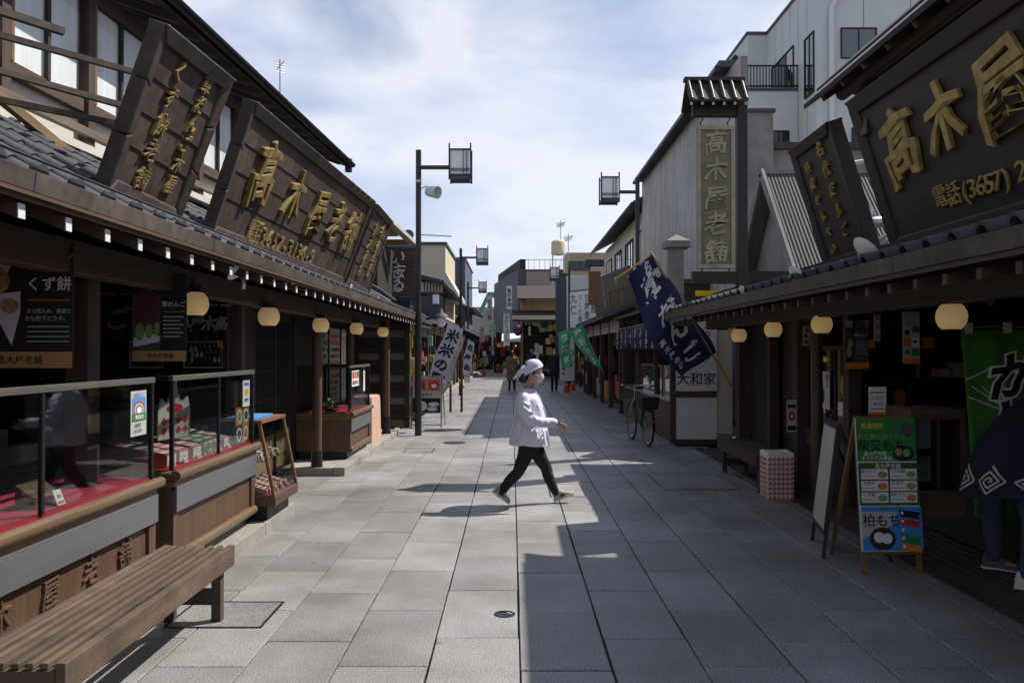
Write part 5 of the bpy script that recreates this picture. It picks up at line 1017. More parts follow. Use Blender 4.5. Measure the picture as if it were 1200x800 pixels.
# brown sidewall patch, chimney, small windows
ch = E('chimney', 'grey square chimney with a pointed cap behind the navy flag', 'chimney', P(791, 400, 12.6)); bbox(P(783, 0, 12.5).x, 12.4, 2.0, P(799, 0, 12.5).x, 12.62, P(790, 291, 12.5).z).build('shaft', 'stone', ch)
b = MB(); x0, x1 = P(778, 0, 12.5).x, P(806, 0, 12.5).x; z = P(790, 291, 12.5).z; b.box(x0, 12.33, z, x1, 12.69, z + .1); b.add([(x0, 12.33, z + .102), (x1, 12.33, z + .102), (x1, 12.69, z + .102), (x0, 12.69, z + .102), ((x0 + x1) / 2, 12.51, z + .22)], [(0, 1, 4), (1, 2, 4), (2, 3, 4), (3, 0, 4), (3, 2, 1, 0)]); b.build('cap', 'stone', ch, bev=.008)
# gabled shed with a ribbed roof, gable to the street
gh = E('gabled_house', 'low house with a ribbed metal roof and pale gable behind the smaller right signboard', 'house', (8, 14, 0))
gx = 4.6; ap = (13.8, 4.6); e1, e2 = (12.15, 2.65), (15.4, 2.65)
b = MB(); b.poly([(gx, e1[0] + .1, 0), (gx, e2[0], 0), (gx, e2[0], e2[1]), (gx, ap[0], ap[1] - .1), (gx, e1[0] + .1, e1[1])], (7, 0, 0)); b.build('gable_wall', 'stained_wall', gh)
sl_ = (V((0, ap[0], ap[1])) - V((0, e1[0], e1[1]))); nn = V((0, -sl_.z, sl_.y)).normalized()
b = MB(); 
for k, (s, e_) in enumerate(((V((gx - .25, e1[0], e1[1])), V((gx - .25, ap[0], ap[1]))),)):
    b.hexa([s, s + V((8, 0, 0)), e_ + V((8, 0, 0)), e_, s + nn * .06, s + V((8, 0, 0)) + nn * .06, e_ + V((8, 0, 0)) + nn * .06, e_ + nn * .06])
b.build('roof_slope', 'corrugated', gh)
b = MB(); b.hexa([(gx - .25, ap[0], ap[1]), (gx + 7.7, ap[0], ap[1]), (gx + 7.7, e2[0], e2[1]), (gx - .25, e2[0], e2[1]), (gx - .25, ap[0], ap[1] + .06), (gx + 7.7, ap[0], ap[1] + .06), (gx + 7.7, e2[0], e2[1] + .06), (gx - .25, e2[0], e2[1] + .06)]); b.build('roof_slope', 'corrugated', gh)
b = MB()
for i in range(128):
    x = gx - .2 + i * .062; s, e_ = V((x, e1[0], e1[1])), V((x, ap[0], ap[1])); b.hexa([s + nn * .06, s + V((.028, 0, 0)) + nn * .06, e_ + V((.028, 0, 0)) + nn * .06, e_ + nn * .06, s + nn * .08, s + V((.028, 0, 0)) + nn * .08, e_ + V((.028, 0, 0)) + nn * .08, e_ + nn * .08])
b.build('roof_ribs', 'corrugated', gh, kind='stuff')
b = MB(); b.bar((gx - .27, e1[0], e1[1] + .06), (gx - .27, ap[0], ap[1] + .1), .05, .16); b.build('barge_board', 'stained_wall', gh); b = MB(); b.bar((gx - .27, e2[0], e2[1] + .06), (gx - .27, ap[0], ap[1] + .1), .05, .16); b.build('barge_board', 'stained_wall', gh); b = MB(); b.bar((gx - .3, ap[0], ap[1] + .1), (gx + 7.8, ap[0], ap[1] + .1), .12, .08); b.build('ridge_cap', 'stained_wall', gh)
bbox(3.5, 12.14, 2.38, 8.5, 12.2, 2.75).build('low_wall', 'stained_wall', gh); bbox(3.3, 12.1, 2.75, 8.5, 12.24, 2.79).build('coping', 'off_white', gh)
bbox(4.3, 10.2, 2.75, 4.5, 10.5, 3.3); 
# antenna gear between the boards
ac = E('roof_equipment', 'small metal pipes and a valve box seen between the two right signboards', 'pipework', (3.9, 7.6, 2.6))
for a_, c_, r_ in (((1012, 262), (1033, 258), .03), ((1014, 290), (1040, 275), .02), ((1018, 240), (1026, 296), .03), ((1000, 300), (1040, 282), .02)): b = MB(); b.tube([P(*a_, 8.2), P(*c_, 8.2)], r_, 8); b.build('pipe', 'steel', ac, smooth=True)
b = MB(); b.lathe([(.05, 0), (.06, .02), (.06, .16), (.05, .18)], P(1014, 262, 8.1), 12, axis=(1, 0, .1)); b.build('valve', 'steel', ac, smooth=True)
b = MB(); b.tube([P(993, 193, 8.6), P(1016, 189, 8.6)], .03, 8); b.build('pipe', 'white_paint', ac)
# tall apartment building, upper right
ab = E('apartment_building', 'tall pale apartment building with a balcony and drainpipe at the upper right', 'building', (18, 36, 0))
cx, cy, ht = 12.28, 32.0, 16.8
bbox(cx, cy, 0, 30, 42.2, ht).build('wall', 'grey_panel', ab); bbox(cx - .05, cy - .05, ht, 30, 42.3, ht + .15).build('parapet_cap', 'dark_grey', ab)
yf = 38.2; bbox(cx - .94, yf, 0, cx - .002, 42.2, ht).build('wall', 'grey_panel', ab); bbox(cx - .99, yf - .05, ht, cx - .06, 42.3, ht + .15).build('parapet_cap', 'dark_grey', ab)
for i in range(1, 10): bbox(cx + 1.9 * i, cy - .004, 0, cx + 1.9 * i + .03, cy + .002, ht - .01).build('panel_joint', 'stained_wall', ab)
for i in range(1, 6): bbox(cx - .004, cy + 1.0 * i, 0, cx + .002, cy + 1.0 * i + .03, ht - .01).build('panel_joint', 'stained_wall', ab)
pf = Pl((cx, cy, 0), (1, 0, 0), (0, 0, 1)); ps = Pl((cx, 60, 0), (0, -1, 0), (0, 0, 1))
def fw(x0, y0, x1, y1, **k): a, c = P(x0, y1, cy), P(x1, y0, cy); return win(ab, pf, a.x - cx, a.z, c.x - cx, c.z, **k)
fw(985, 33, 1027, 69, mull=1, gm='window_grey'); fw(902, 153, 925, 176) if False else None; fw(998, 150, 1014, 190, mull=0); fw(956.9, 0, 957.5, 1) if False else None
def sw(x0, x1, z0, z1, **k):   # windows of the street side: from photograph columns and heights
    ya, yb = cx * F / (x1 - 599), cx * F / (x0 - 599); return win(ab, ps, 60 - yb, z0, 60 - ya, z1, **k)
sw(944, 955, 12.1, 14.6, mull=1); sw(940, 956, 8.6, 10.2, mull=1, gm='grey_panel'); sw(905, 931, 11.9, 14.9, mull=2)
a, c = P(901, 178, 34), P(925, 153, 34)
win(ab, Pl((a.x, 34.04, a.z), (1, 0, 0), (0, 0, 1)), 0, 0, c.x - a.x, c.z - a.z)
x = P(973, 0, cy).x; b = MB(); b.tube([(x, cy - .12, 0), (x, cy - .12, ht - 1.4), (x + .8, cy - .12, ht + .1)], .11, 10); b.build('drainpipe', 'white_paint', ab, smooth=True)
a, c = P(865, 103, 34), P(940, 77, 34); bbox(a.x, 34, a.z - .12, cx + .0 - .002, 37, a.z).build('balcony_slab', 'dark_grey', ab); bbox(a.x + .4, 34.05, 0, cx - .003, 37.9, a.z - .121).build('wall', 'grey_panel', ab)
for z in (c.z, a.z + .08): bbox(a.x, 34, z - .03, cx - .003, 34.05, z + .03).build('balcony_rail', 'black_metal', ab)
for i in range(20): x = a.x + (cx - a.x - .08) * i / 19; bbox(x, 34.0, a.z, x + .04, 34.04, c.z - .03).build('baluster', 'black_metal', ab)
for i in range(7): y = 34.3 + i * .4; bbox(a.x, y, a.z, a.x + .04, y + .04, c.z - .03).build('baluster', 'black_metal', ab)
bbox(a.x, 34.06, c.z - .03, a.x + .05, 37, c.z + .03).build('balcony_rail', 'black_metal', ab)
pale = E('pale_house', 'pale house with a tiled roof edge left of the balcony', 'house', (9, 44, 0)); b = MB(); a, c = P(838, 103, 40), P(862, 70, 40); b.poly([(a.x, 40, 0), (a.x + 4, 40, 0), (a.x + 4, 40, c.z), (c.x, 40, c.z), (a.x, 40, a.z)], (0, 6, 0)); b.build('wall', 'white_wall', pale); b = MB(); b.bar((a.x - .1, 39.9, a.z), (c.x, 39.9, c.z + .1), .3, .25); b.build('roof_edge', 'kawara', pale)
# generic shop house along the street
def goods(r, side, X, Y0, Y1, n, seed, z0=.35, z1=1.3):
    random.seed(seed)
    for i in range(n):
        y = Y0 + (Y1 - Y0) * (i + .2) / n; z = random.uniform(z0, z1); w_ = random.uniform(.15, .5); x = X - side * random.uniform(.0, .25)
        b = MB(); b.box(x, y, z - .3 if z < .8 else z, x + .12, y + w_, z + random.uniform(.12, .4)); b.build('ware', random.choice(['off_white', 'pink_box', 'kraft', 'navy_cloth', 'ink_red', 'dark_grey', 'ink_yellow', 'paper', 'tan_panel', 'ink_green', 'brown_wood_y']), r, bev=.01)
def shop(label, side, Y0, Y1, X, eave_z, out, top, wallm, upX, roofm='kawara', seed=0, roofup=True, winz=None, ridge=1.3, body=5, frontm='off_white', ngoods=14, wn=3):
    s = side; r = E('street_shop', label, 'shop', (s * (X + 2), (Y0 + Y1) / 2, 0))
    bx = lambda x0, y0, z0, x1, y1, z1: bbox(s * x0, y0, z0, s * x1, y1, z1)
    bx(X + 1.2, Y0, 0, X + 1.3, Y1, eave_z + .3).build('inner_wall', 'inner_dark', r); bx(X, Y0, 0, X + body, Y0 + .1, eave_z + .3).build('side_wall', 'old_wood_y' if wallm != 'cream_wall' else wallm, r); bx(X, Y1 - .1, 0, X + body, Y1, eave_z + .3).build('side_wall', 'old_wood_y', r)
    bx(X, Y0 + .1, eave_z, X + 1.2, Y1 - .1, eave_z + .05).build('ceiling', 'inner_dark', r)
    for i in range(int((Y1 - Y0) / 2.2) + 1):
        y = min(Y1 - .14, Y0 + i * 2.2); bx(X - .02, y + .001, 0, X + .1, y + .13, eave_z).build('post', 'old_wood_z', r)
    bx(X + .0, Y0 + .12, eave_z - .35, X + .06, Y1 - .12, eave_z - .02).build('fascia_board', frontm, r)
    z = eave_z; o = out
    b = MB(); b.hexa([(s * (X - o), Y0 - .15, z - .03), (s * (X - o), Y1 + .1, z - .03), (s * (X + upX), Y1 + .1, z + (upX + o) * .33), (s * (X + upX), Y0 - .15, z + (upX + o) * .33), (s * (X - o), Y0 - .15, z + .05), (s * (X - o), Y1 + .1, z + .05), (s * (X + upX), Y1 + .1, z + .08 + (upX + o) * .33), (s * (X + upX), Y0 - .15, z + .08 + (upX + o) * .33)]); b.build('lower_roof', roofm, r)
    b = MB(); rows = int((Y1 - Y0) / .3); vs = MB()
    for i in range(rows): y = Y0 + .3 * i; vs.tube([(s * (X - o), y, z + .05), (s * (X + upX), y, z + .08 + (upX + o) * .33)], .045, 6)
    vs.build('tile_rows', roofm, r, smooth=True, kind='stuff')
    for i in range(int((Y1 - Y0) / .9)): y = Y0 + .9 * i; b = MB(); b.bar((s * (X - o + .05), y, z - .06), (s * (X), y, z - .06 + o * .33), .05, .06); b.build('rafter', 'old_wood_x', r)
    bx(X + upX, Y0, z + .2, X + body, Y1, top).build('upper_wall', wallm, r)
    pl = Pl((s * (X + upX), Y0 if s < 0 else Y1, 0), (0, 1 if s < 0 else -1, 0), (0, 0, 1)); L_ = Y1 - Y0; wz = winz or (z + 1.1, top - .45)
    for i in range(wn):
        u = L_ * (i + .2) / wn; win(r, pl, u, wz[0], u + L_ / wn * .62, wz[1], mull=2, fm='dark_wood_z', gm=['dark_glass', 'grey_panel', 'dark_glass'][(i + seed) % 3])
    if roofup:
        e = .75; x0, x1 = X + upX - e, X + body + .3; xm = (X + upX + X + body) / 2
        for xa_, xb_ in ((x0, xm), (x1, xm)):
            b = MB(); b.hexa([(s * xa_, Y0 - .4, top - .12), (s * xa_, Y1 + .3, top - .12), (s * xb_, Y1 + .3, top + ridge), (s * xb_, Y0 - .4, top + ridge), (s * xa_, Y0 - .4, top + .0), (s * xa_, Y1 + .3, top), (s * xb_, Y1 + .3, top + ridge + .12), (s * xb_, Y0 - .4, top + ridge + .12)]); b.build('roof', roofm, r)
        b = MB(); b.tube([(s * (x0 - .05), Y0 - .4, top - .1), (s * (x0 - .05), Y1 + .3, top - .1)], .06, 8); b.build('gutter', 'black_metal', r)
    else:
        bx(X + upX - .06, Y0 - .06, top, X + body, Y1 + .06, top + .12).build('parapet_cap', 'dark_grey', r)
    goods(r, s, s * (X + .25), Y0 + .3, Y1 - .3, ngoods, seed)
    return r
random.seed(5)
R3 = shop('two storey shop with a wide white soffit eave beyond the food stall on the right', 1, 30.9, 46, 3.0, 2.55, .33, 7.35, 'off_white', 2.4, seed=1, ridge=1.2, winz=(4.6, 6.6), wn=4, body=6)
for px, py, w_, h_, l, m, f in ((693, 318, 18, 54, 'leaning green and gold signboard over the right tiled eave', 'leaf_red', 'dark_grey'), (712, 330, 26, 60, 'leaning red brown framed signboard beside the green and gold one', 'copper', 'brown_wood_z')):
    Y = 2.75 * F / (px - 599); yb = 2.75 * F / (px + w_ - 599); O = P(px + 8, py + h_ + 12, Y); top = P(px + 2, py + 10, Y)
    rr_ = poster('leaning_signboard', l, 'signboard', O, (0.12, -1, 0), top - O + V((-.35, 0, 0)) * 0, Y - yb, h_ * Y / F * 1.0, m, [('v', '名物団子', .68, .95, .18, 'gold_leaf'), ('v', '川千家', .3, .95, .2, 'gold_leaf')], th=.08, frame=(f, .08))
pb(690, 318, 704, 357, 22, .1).build('hanging_sign', 'honey_wood_z', label='plain hanging wooden sign under the dark lamp box on the right', cat='sign')
pb(686, 304, 708, 311, 21.8, .3).build('lamp_box', 'dark_grey', label='dark lamp box on a bracket above the hanging wooden sign', cat='lamp')
R4 = E('white_building', 'plain white building with a dark side wall behind the far right street lamp', 'building', (5, 36, 0))
a = P(664, 322, 46.6); bbox(a.x, 46.6, 0, a.x + 7, 48.1, a.z).build('wall', 'white_wall', R4); a2 = P(652, 320, 46.8); bbox(a2.x, 46.8, 0, a.x - .01, 48.1, a2.z).build('dark_wall', 'dark_grey', R4)
a, c = P(663, 322, 57), P(700, 296, 57); bbox(a.x, 57, 0, c.x + 3, 60, c.z).build('upper_storey', 'beige', R4); win(R4, Pl((a.x, 57, a.z), (1, 0, 0), (0, 0, 1)), .2, .3, c.x - a.x - .5, .95)
poster('painted_signboard', 'white lettered signboard leaning over the eave before the white building', 'signboard', P(668, 384, 29), (1, -1.6, 0), (0, 0, 1), 1.75, 1.3, 'white_paint', [('v', '丸仁', .12, .95, .3, 'brown_wood_z'), ('v', 'つくだ煮', .35, .92, .2, 'dark_grey'), ('v', '甘露煮', .58, .92, .24, 'dark_grey'), ('v', '名産', .8, .92, .28, 'dark_grey')], frame=('dark_grey', .04))
R4b = shop('dark eaved old shop with green flags before the white building on the right', 1, 20.2, 30.5, 2.75, 2.45, .45, 3.3, 'old_wood_y', .8, seed=4, roofup=False, winz=(2.9, 3.2))
R5 = E('grey_building', 'large grey building with a roof rail closing the view where the street bends', 'building', (1.5, 62, 0))
Yc = 62; q0, q1, q2 = P(579, 333, Yc + 14), P(607, 306, Yc), P(617, 315, Yc)
b = MB(); b.poly([(q1.x, Yc, 0), (q1.x + 8, Yc, 0), (q1.x + 8, Yc + 14, 0), (q0.x, Yc + 14, 0)], (0, 0, 7.95)); b.build('wall', 'dark_grey', R5)
bbox(P(617, 0, Yc).x, Yc - .05, 0, P(651, 0, Yc).x, Yc - .002, P(0, 318, Yc).z).build('beige_wall', 'beige', R5)
b = MB(); zt = P(0, 313, Yc).z; b.poly([(q1.x + .15, Yc + .1, 7.95), (q1.x + .6, Yc + .1, 7.95), (q0.x + .9, Yc + 13, 7.95), (q0.x + .4, Yc + 13, 7.95)], (0, 0, .8)); b.build('parapet', 'brown_tile', R5)
za = 7.96
for i in range(8): x = q1.x + .4 + i * .42; bbox(x, Yc + .1, za, x + .035, Yc + .135, za + .75).build('rail_post', 'steel', R5)
bbox(q1.x + .2, Yc + .1, za + .72, q1.x + 3.7, Yc + .14, za + .77).build('roof_rail', 'steel', R5)
bbox(P(618, 0, Yc).x, Yc - .2, 3, P(618, 0, Yc).x + .1, Yc - .06, 6.6).build('drainpipe', 'white_paint', R5)
for i in range(3): a, c = P(583 + 9 * i, 362, Yc), P(588 + 9 * i, 343, Yc); win(R5, Pl((a.x, Yc, a.z), (1, 0, 0), (0, 0, 1)), 0, 0, c.x - a.x, c.z - a.z, mull=0) if a.x > q1.x else None
tk = E('water_tank', 'cream water tank on legs above the far roofs', 'water tank', P(654, 315, 55)); p = P(654.5, 299, 55)
b = MB(); b.lathe([(.3, 0), (.5, .04), (.5, .85), (.42, .98), (.1, 1.08)], p, 18); b.build('tank', 'cream_wall', tk, smooth=True)
for sx_ in (-.4, .4):
    for sy in (-.3, .3): bbox(p.x + sx_ - .03, 55 + sy - .03, 4.5, p.x + sx_ + .03, 55 + sy + .03, p.z).build('leg', 'steel', tk)
for (px, t, bse, Y) in ((657, 258, 285, 55), (666, 274, 292, 50), (328, 70, 126, 13.2)):
    an = E('aerial', {657: 'tall thin television aerial above the water tank', 666: 'short television aerial right of the water tank', 328: 'television aerial on the left roof against the sky'}[px], 'aerial', P(px, bse, Y)); k = Y / F
    b = MB(); b.tube([P(px, bse + (12 if Y > 20 else 12), Y), P(px, t, Y)], max(.012, k * .5), 6); b.build('mast', 'steel', an)
    for i in range(5): b = MB(); c = P(px, t + 3 + i * (1.2 if Y > 20 else 3), Y); b.tube([c + V((-k * (6 - i * .5), -.1, -k)), c + V((k * (6 - i * .5), .1, k))], max(.006, k * .3), 5); b.build('rod', 'steel', an)
    b = MB(); b.tube([P(px - 4, t + 12 if Y < 20 else t + 8, Y), P(px + 5, t + 2, Y)], max(.008, k * .3), 5); b.build('boom', 'steel', an)
# wide dark shop with bulbs at the bend
EB = E('corner_shop', 'dark open shop front with a grey canopy and bulbs where the street bends', 'shop', (0, 60, 0))
a, c = P(588, 401, 58), P(652, 393, 58); b = MB(); b.hexa([(a.x, 57.2, a.z), (c.x + 1, 57.2, a.z), (c.x + 1, 60, a.z + .6), (a.x, 60, a.z + .6), (a.x, 57.2, a.z + .1), (c.x + 1, 57.2, a.z + .1), (c.x + 1, 60, a.z + .7), (a.x, 60, a.z + .7)]); b.build('canopy', 'grey_panel', EB)
bbox(-1.4, 60.5, 0, 4.5, 60.6, 3).build('back_wall', 'inner_dark', EB)
for x in (-1.3, .4, 2.2): bbox(x, 58.4, 0, x + .15, 58.55, a.z + .3).build('post', 'old_wood_z', EB)
for i in range(9): b = MB(); b.ball((-1.0 + .42 * i, 58.2, a.z - .25), .06, 8, 6); b.build('bulb', 'warm_bulb', EB, smooth=True)
goods(EB, 1, .2, 59, 60, 6, 9); random.seed(3)
for i in range(12): x = -1.2 + .38 * i; bbox(x, 59, .1, x + .3, 59.5, .5 + .5 * random.random()).build('ware', random.choice(['kraft', 'off_white', 'ink_yellow', 'navy_cloth', 'tan_panel']), EB)
R6 = E('brown_roofed_shop', 'two storey shop with a brown roof and a row of lights before the grey building', 'shop', (2.3, 50, 0))
a, c = P(640, 372, 50), P(650, 349, 50); bbox(P(611, 0, 50).x, 50, 0, 6, 56, P(0, 352, 50).z).build('wall', 'tan_panel', R6)
b = MB(); z = P(0, 352, 50).z; b.hexa([(P(606, 0, 50).x, 49.4, z), (6, 49.4, z), (6, 52, z + 1.0), (P(606, 0, 50).x, 52, z + 1.0), (P(606, 0, 50).x, 49.4, z + .1), (6, 49.4, z + .1), (6, 52, z + 1.1), (P(606, 0, 50).x, 52, z + 1.1)]); b.build('roof', 'brown_tile', R6)
z = P(0, 371, 50).z; b = MB(); b.hexa([(P(600, 0, 50).x, 48.2, z - .35), (6, 48.2, z - .35), (6, 50, z + .3), (P(600, 0, 50).x, 50, z + .3), (P(600, 0, 50).x, 48.2, z - .25), (6, 48.2, z - .25), (6, 50, z + .4), (P(600, 0, 50).x, 50, z + .4)]); b.build('roof', 'brown_tile', R6)
bbox(P(613, 0, 50).x, 49.9, .0, 6, 49.99, z - .4).build('dark_front', 'inner_dark', R6)
for i in range(8): bbox(P(615 + 4 * i, 0, 50).x, 49.3, z - .55, P(617 + 4 * i, 0, 50).x, 49.4, z - .3).build('light_panel', 'paper', R6)
# left side beyond the long eave
L2 = E('dark_wooden_shop', 'dark timber shop with a brown lettered panel and board wall beyond the left eave', 'shop', (-4, 19, 0))
yy = 15.55
for i in range(15):
    z = .12 + i * .145; bbox(P(414, 0, yy).x - 1.2, yy + .003 * (i % 3), z, P(481, 0, yy).x, yy + .05, z + .135).build('wall_board', 'dark_wood_x' if i % 3 else 'grey_wood_x', L2)
bbox(P(414, 0, yy).x - 1.2, yy + .05, .1, P(481, 0, yy).x, yy + .1, 2.6).build('wall', 'inner_dark', L2)
for px in (418, 449, 478): x = P(px, 0, yy).x; bbox(x - .05, yy - .04, .11, x + .05, yy - .001, 2.5).build('batten', 'dark_wood_z', L2)
bbox(-6, 15.7, 0, -2.6, 24, 2.7).build('wall', 'inner_dark', L2)
a, c = P(440, 372, 18.6), P(490, 288, 18.6); bbox(a.x - 2.5, 18.6, 2.3, c.x, 19.2, c.z).build('upper_wall', 'blue_grey', L2)
a, c = P(447, 346, 18.6), P(486, 292, 18.6)
for i in range(4):
    z0 = a.z + (c.z - a.z) * i / 4; bbox(a.x, 18.55, z0 + .004, c.x, 18.598, z0 + (c.z - a.z) / 4 - .004).build('sign_plank', 'brown_wood_x', L2)
for q in ((a.x - .09, c.x + .06, a.z - .06, a.z - .002), (a.x - .09, c.x + .06, c.z + .002, c.z + .07)): bbox(q[0], 18.53, q[2], q[1], 18.6, q[3]).build('sign_frame', 'blue_grey', L2)
bbox(a.x - .09, 18.53, a.z, a.x - .002, 18.6, c.z).build('sign_frame', 'blue_grey', L2)
pl = Pl((a.x, 18.54, a.z), (1, 0, 0), (0, 0, 1)); W_, H_ = c.x - a.x, c.z - a.z
for i, ch in enumerate('い志ゐ'): b = MB(); pl.text(b, ch, W_ * .5, H_ * (.82 - .31 * i), .36, .004, off=.02, warp=.6, sx=1.0, ext=.01); b.build('lettering', 'white_paint', L2)
b = MB(); pl.text(b, '石', W_ - .12, -.33, .2, .005, off=.03); b.build('lettering', 'white_paint', L2)
b = MB(); e0, e1_ = P(404, 195, 15.6), P(487, 287, 18.7); e0b = P(425, 215, 15.3); 
b.hexa([P(425, 232, 15.8), P(486, 287, 18.2), V((-6, 18.2, 6.2)), V((-6, 15.8, 6.2)), P(425, 226, 15.8), P(486, 282, 18.2), V((-6, 18.2, 6.35)), V((-6, 15.8, 6.35))]); b.build('roof', 'kawara', L2)
b = MB(); b.bar(P(440, 244, 15.7), P(486, 287, 18.0), .16, .08); b.build('eave_edge', 'off_white', L2)
for i in range(4): q = P(441 + 11 * i, 250 + 10.5 * i, 16.2 + .5 * i); bbox(q.x - .7, q.y, q.z - .1, q.x + .05, q.y + .09, q.z + .02).build('rafter', 'honey_wood_x', L2)
bbox(-6, 16.3, 2.4, P(443, 0, 16.3).x, 18.5, 3.9).build('upper_wall', 'dark_wood_z', L2)
b = MB(); b.lathe([(.001, 0), (.1, .0), (.12, .03), (.12, .06)], P(479, 276, 17.8), 16, axis=(0, -1, .2)); b.build('satellite_dish', 'blue_grey', smooth=True, label='small round grey dish behind the left roof corner', cat='dish')
b = MB()
for i in range(9): q = P(429 + 3 * i, 332 + 2.1 * i, 15.9 + .12 * i); b.tube([q, q + V((.3, 0, -.16))], .05, 8)
b.build('gable_tiles', 'kawara', L2, smooth=True, kind='stuff')
L3 = E('cream_building', 'cream three storey building with a flat roof left of the dark blue one', 'building', (-4.5, 35, 0))
a = P(498, 287, 33); c = P(522, 287, 33); bbox(a.x - 4, 33, 0, c.x, 38.5, a.z).build('wall', 'cream_wall', L3); bbox(a.x - 4, 32.94, a.z, c.x + .06, 38.6, a.z + .12).build('parapet_cap', 'dark_grey', L3)
b = MB(); q = P(523, 319, 33); b.poly([(c.x, 33, q.z), (P(537, 0, 33).x, 33, P(0, 344, 33).z), (P(537, 0, 33).x, 33, P(0, 349, 33).z), (c.x, 33, P(0, 349, 33).z)], (0, 5, 0)); b.build('soffit_eave', 'off_white', L3)
L4 = shop('old shop with a cream balcony window and tiled eave before the cream building', -1, 24.3, 32.7, 2.6, 2.5, .55, 3.75, 'cream_wall', .3, seed=2, ridge=.5, body=4, winz=(2.95, 3.5))
pl = Pl((P(497, 0, 24.1).x, 24.28, 0), (1, 0, 0), (0, 0, 1)); 
a, c = P(497, 342, 24.2), P(519, 330, 24.2); W_ = c.x - a.x; b = MB(); pl.rect(b, -.3, a.z - .0, W_, c.z, .002, .03); b.build('balcony_panel', 'off_white', L4)
for i in range(7): b = MB(); pl.rect(b, W_ * i / 6 - .015, a.z, W_ * i / 6 + .015, c.z, .031, .05); b.build('lattice_bar', 'old_wood_z', L4)
for z in (a.z - .06, c.z): b = MB(); pl.rect(b, -.3, z, W_ + .02, z + .06, .031, .07); b.build('rail', 'old_wood_x', L4)
a, c = P(497, 373, 24.2), P(519, 344, 24.2); b = MB(); pl.rect(b, -.3, a.z, W_, c.z - .06, .002, .012); b.build('dark_shutter', 'dark_grey', L4); 
a, c = P(507, 356, 24.1), P(514, 345, 24.1); bbox(a.x, 24.1, a.z, c.x, 24.25, c.z).build('wall_lamp', 'lamp_glass', label='square pale wall lamp on the old shop front left of the street', cat='lamp')
L5 = E('dark_blue_building', 'narrow dark blue building between the cream building and the second left lamp', 'building', (-4, 45, 0)); a = P(530, 304, 44); c = P(545, 304, 44); bbox(a.x - 3, 44, 0, c.x, 52, a.z).build('wall', 'blue_grey', L5); bbox(a.x - 3, 43.95, a.z, c.x + .05, 52.1, a.z + .12).build('parapet_cap', 'honey_wood_x', L5)
win(L5, Pl((a.x, 44, 0), (1, 0, 0), (0, 0, 1)), .1, 3.2, .55, 4.1, mull=0)
L6 = shop('small shops with pale upper walls on the left beyond the cream building', -1, 33.2, 43.5, 2.55, 2.5, .6, 3.4, 'off_white', .5, seed=6, roofup=False, winz=(2.95, 3.3))
L9 = shop('middle distance old shop with a low tiled eave far on the left', -1, 44.2, 52.2, 2.7, 2.5, .7, 4.0, 'tan_panel', .3, seed=17, ridge=.8, winz=(2.95, 3.7))
L7 = shop('dark old shop far up the left side of the street', -1, 52.5, 64, 2.7, 2.6, .6, 4.4, 'old_wood_y', .5, seed=7, ridge=1.0)
L8 = shop('old wooden shop beyond the board wall hung with wares on the left', -1, 18.7, 24.0, 2.45, 2.35, .4, 2.9, 'old_wood_y', .9, seed=8, roofup=False, winz=(2.6, 2.85), ngoods=20)
TE = E('green_roofed_hall', 'far hall with a green copper roof at the end of the street', 'hall', (-4, 85, 0))
a, c = P(560, 400, 80), P(579, 346, 80); bbox(a.x - 2, 80, 0, c.x + 3, 90, 6).build('wall', 'off_white', TE); b = MB(); b.add([(P(560, 0, 79).x, 79, P(0, 368, 79).z), (P(572, 0, 79).x, 79, P(0, 343, 79).z), (c.x + 4, 79, P(0, 343, 79).z), (c.x + 4, 79, P(0, 349, 79).z), (P(574, 0, 79).x, 79, P(0, 349, 79).z), (P(564, 0, 79).x, 79, P(0, 368, 79).z)] , [(0, 1, 2, 3, 4, 5)]); b.build('roof_edge', 'green_copper', TE).modifiers.new('t', 'SOLIDIFY').thickness = 1.0
bbox(-9, 70, 0, -1.8, 71, 3).build('dark_shopfront', 'inner_dark', TE)
for i in range(14): random.seed(i); x = -4.2 + .2 * i; bbox(x, 69.6, .2, x + .15, 69.8, .4 + 1.6 * random.random()).build('ware', random.choice(['kraft', 'off_white', 'ink_yellow', 'ink_green', 'green_copper', 'tan_panel']), TE)
# hanging notices, cloths and boxed wares that crowd the far shopfronts
def clutter(r, seed, n, x0, x1, Y, z0, z1):
    random.seed(seed)
    for i in range(n):
        x = random.uniform(x0, x1); z = random.uniform(z0, z1); w_ = random.uniform(.12, .4); h_ = random.uniform(.15, .6); y = Y - random.uniform(0, .6)
        bbox(x, y, z, x + w_, y + .04, z + h_).build('hanging_notice', random.choice(['paper', 'paper_shade', 'off_white', 'kraft', 'ink_red', 'teal_cloth', 'navy_cloth', 'ink_yellow', 'pink_box', 'tan_panel', 'cream_wall']), r)
clutter(EB, 1, 26, -1.3, 1.2, 58.2, .3, 2.1); clutter(R6, 2, 24, .6, 3.0, 49.2, 1.2, 3.2); clutter(R6, 4, 14, .6, 3.0, 49.0, .1, 1.0); clutter(TE, 3, 30, -4.6, -1.6, 69.2, .2, 2.8); clutter(L7, 5, 12, -3.0, -2.75, 52.3, 1, 2.6); clutter(L6, 6, 12, -2.95, -2.5, 33.1, .6, 2.5); clutter(L8, 7, 10, -2.75, -2.35, 18.62, .8, 2.2); clutter(R4b, 8, 10, 2.5, 2.9, 30.75, .4, 2.0)
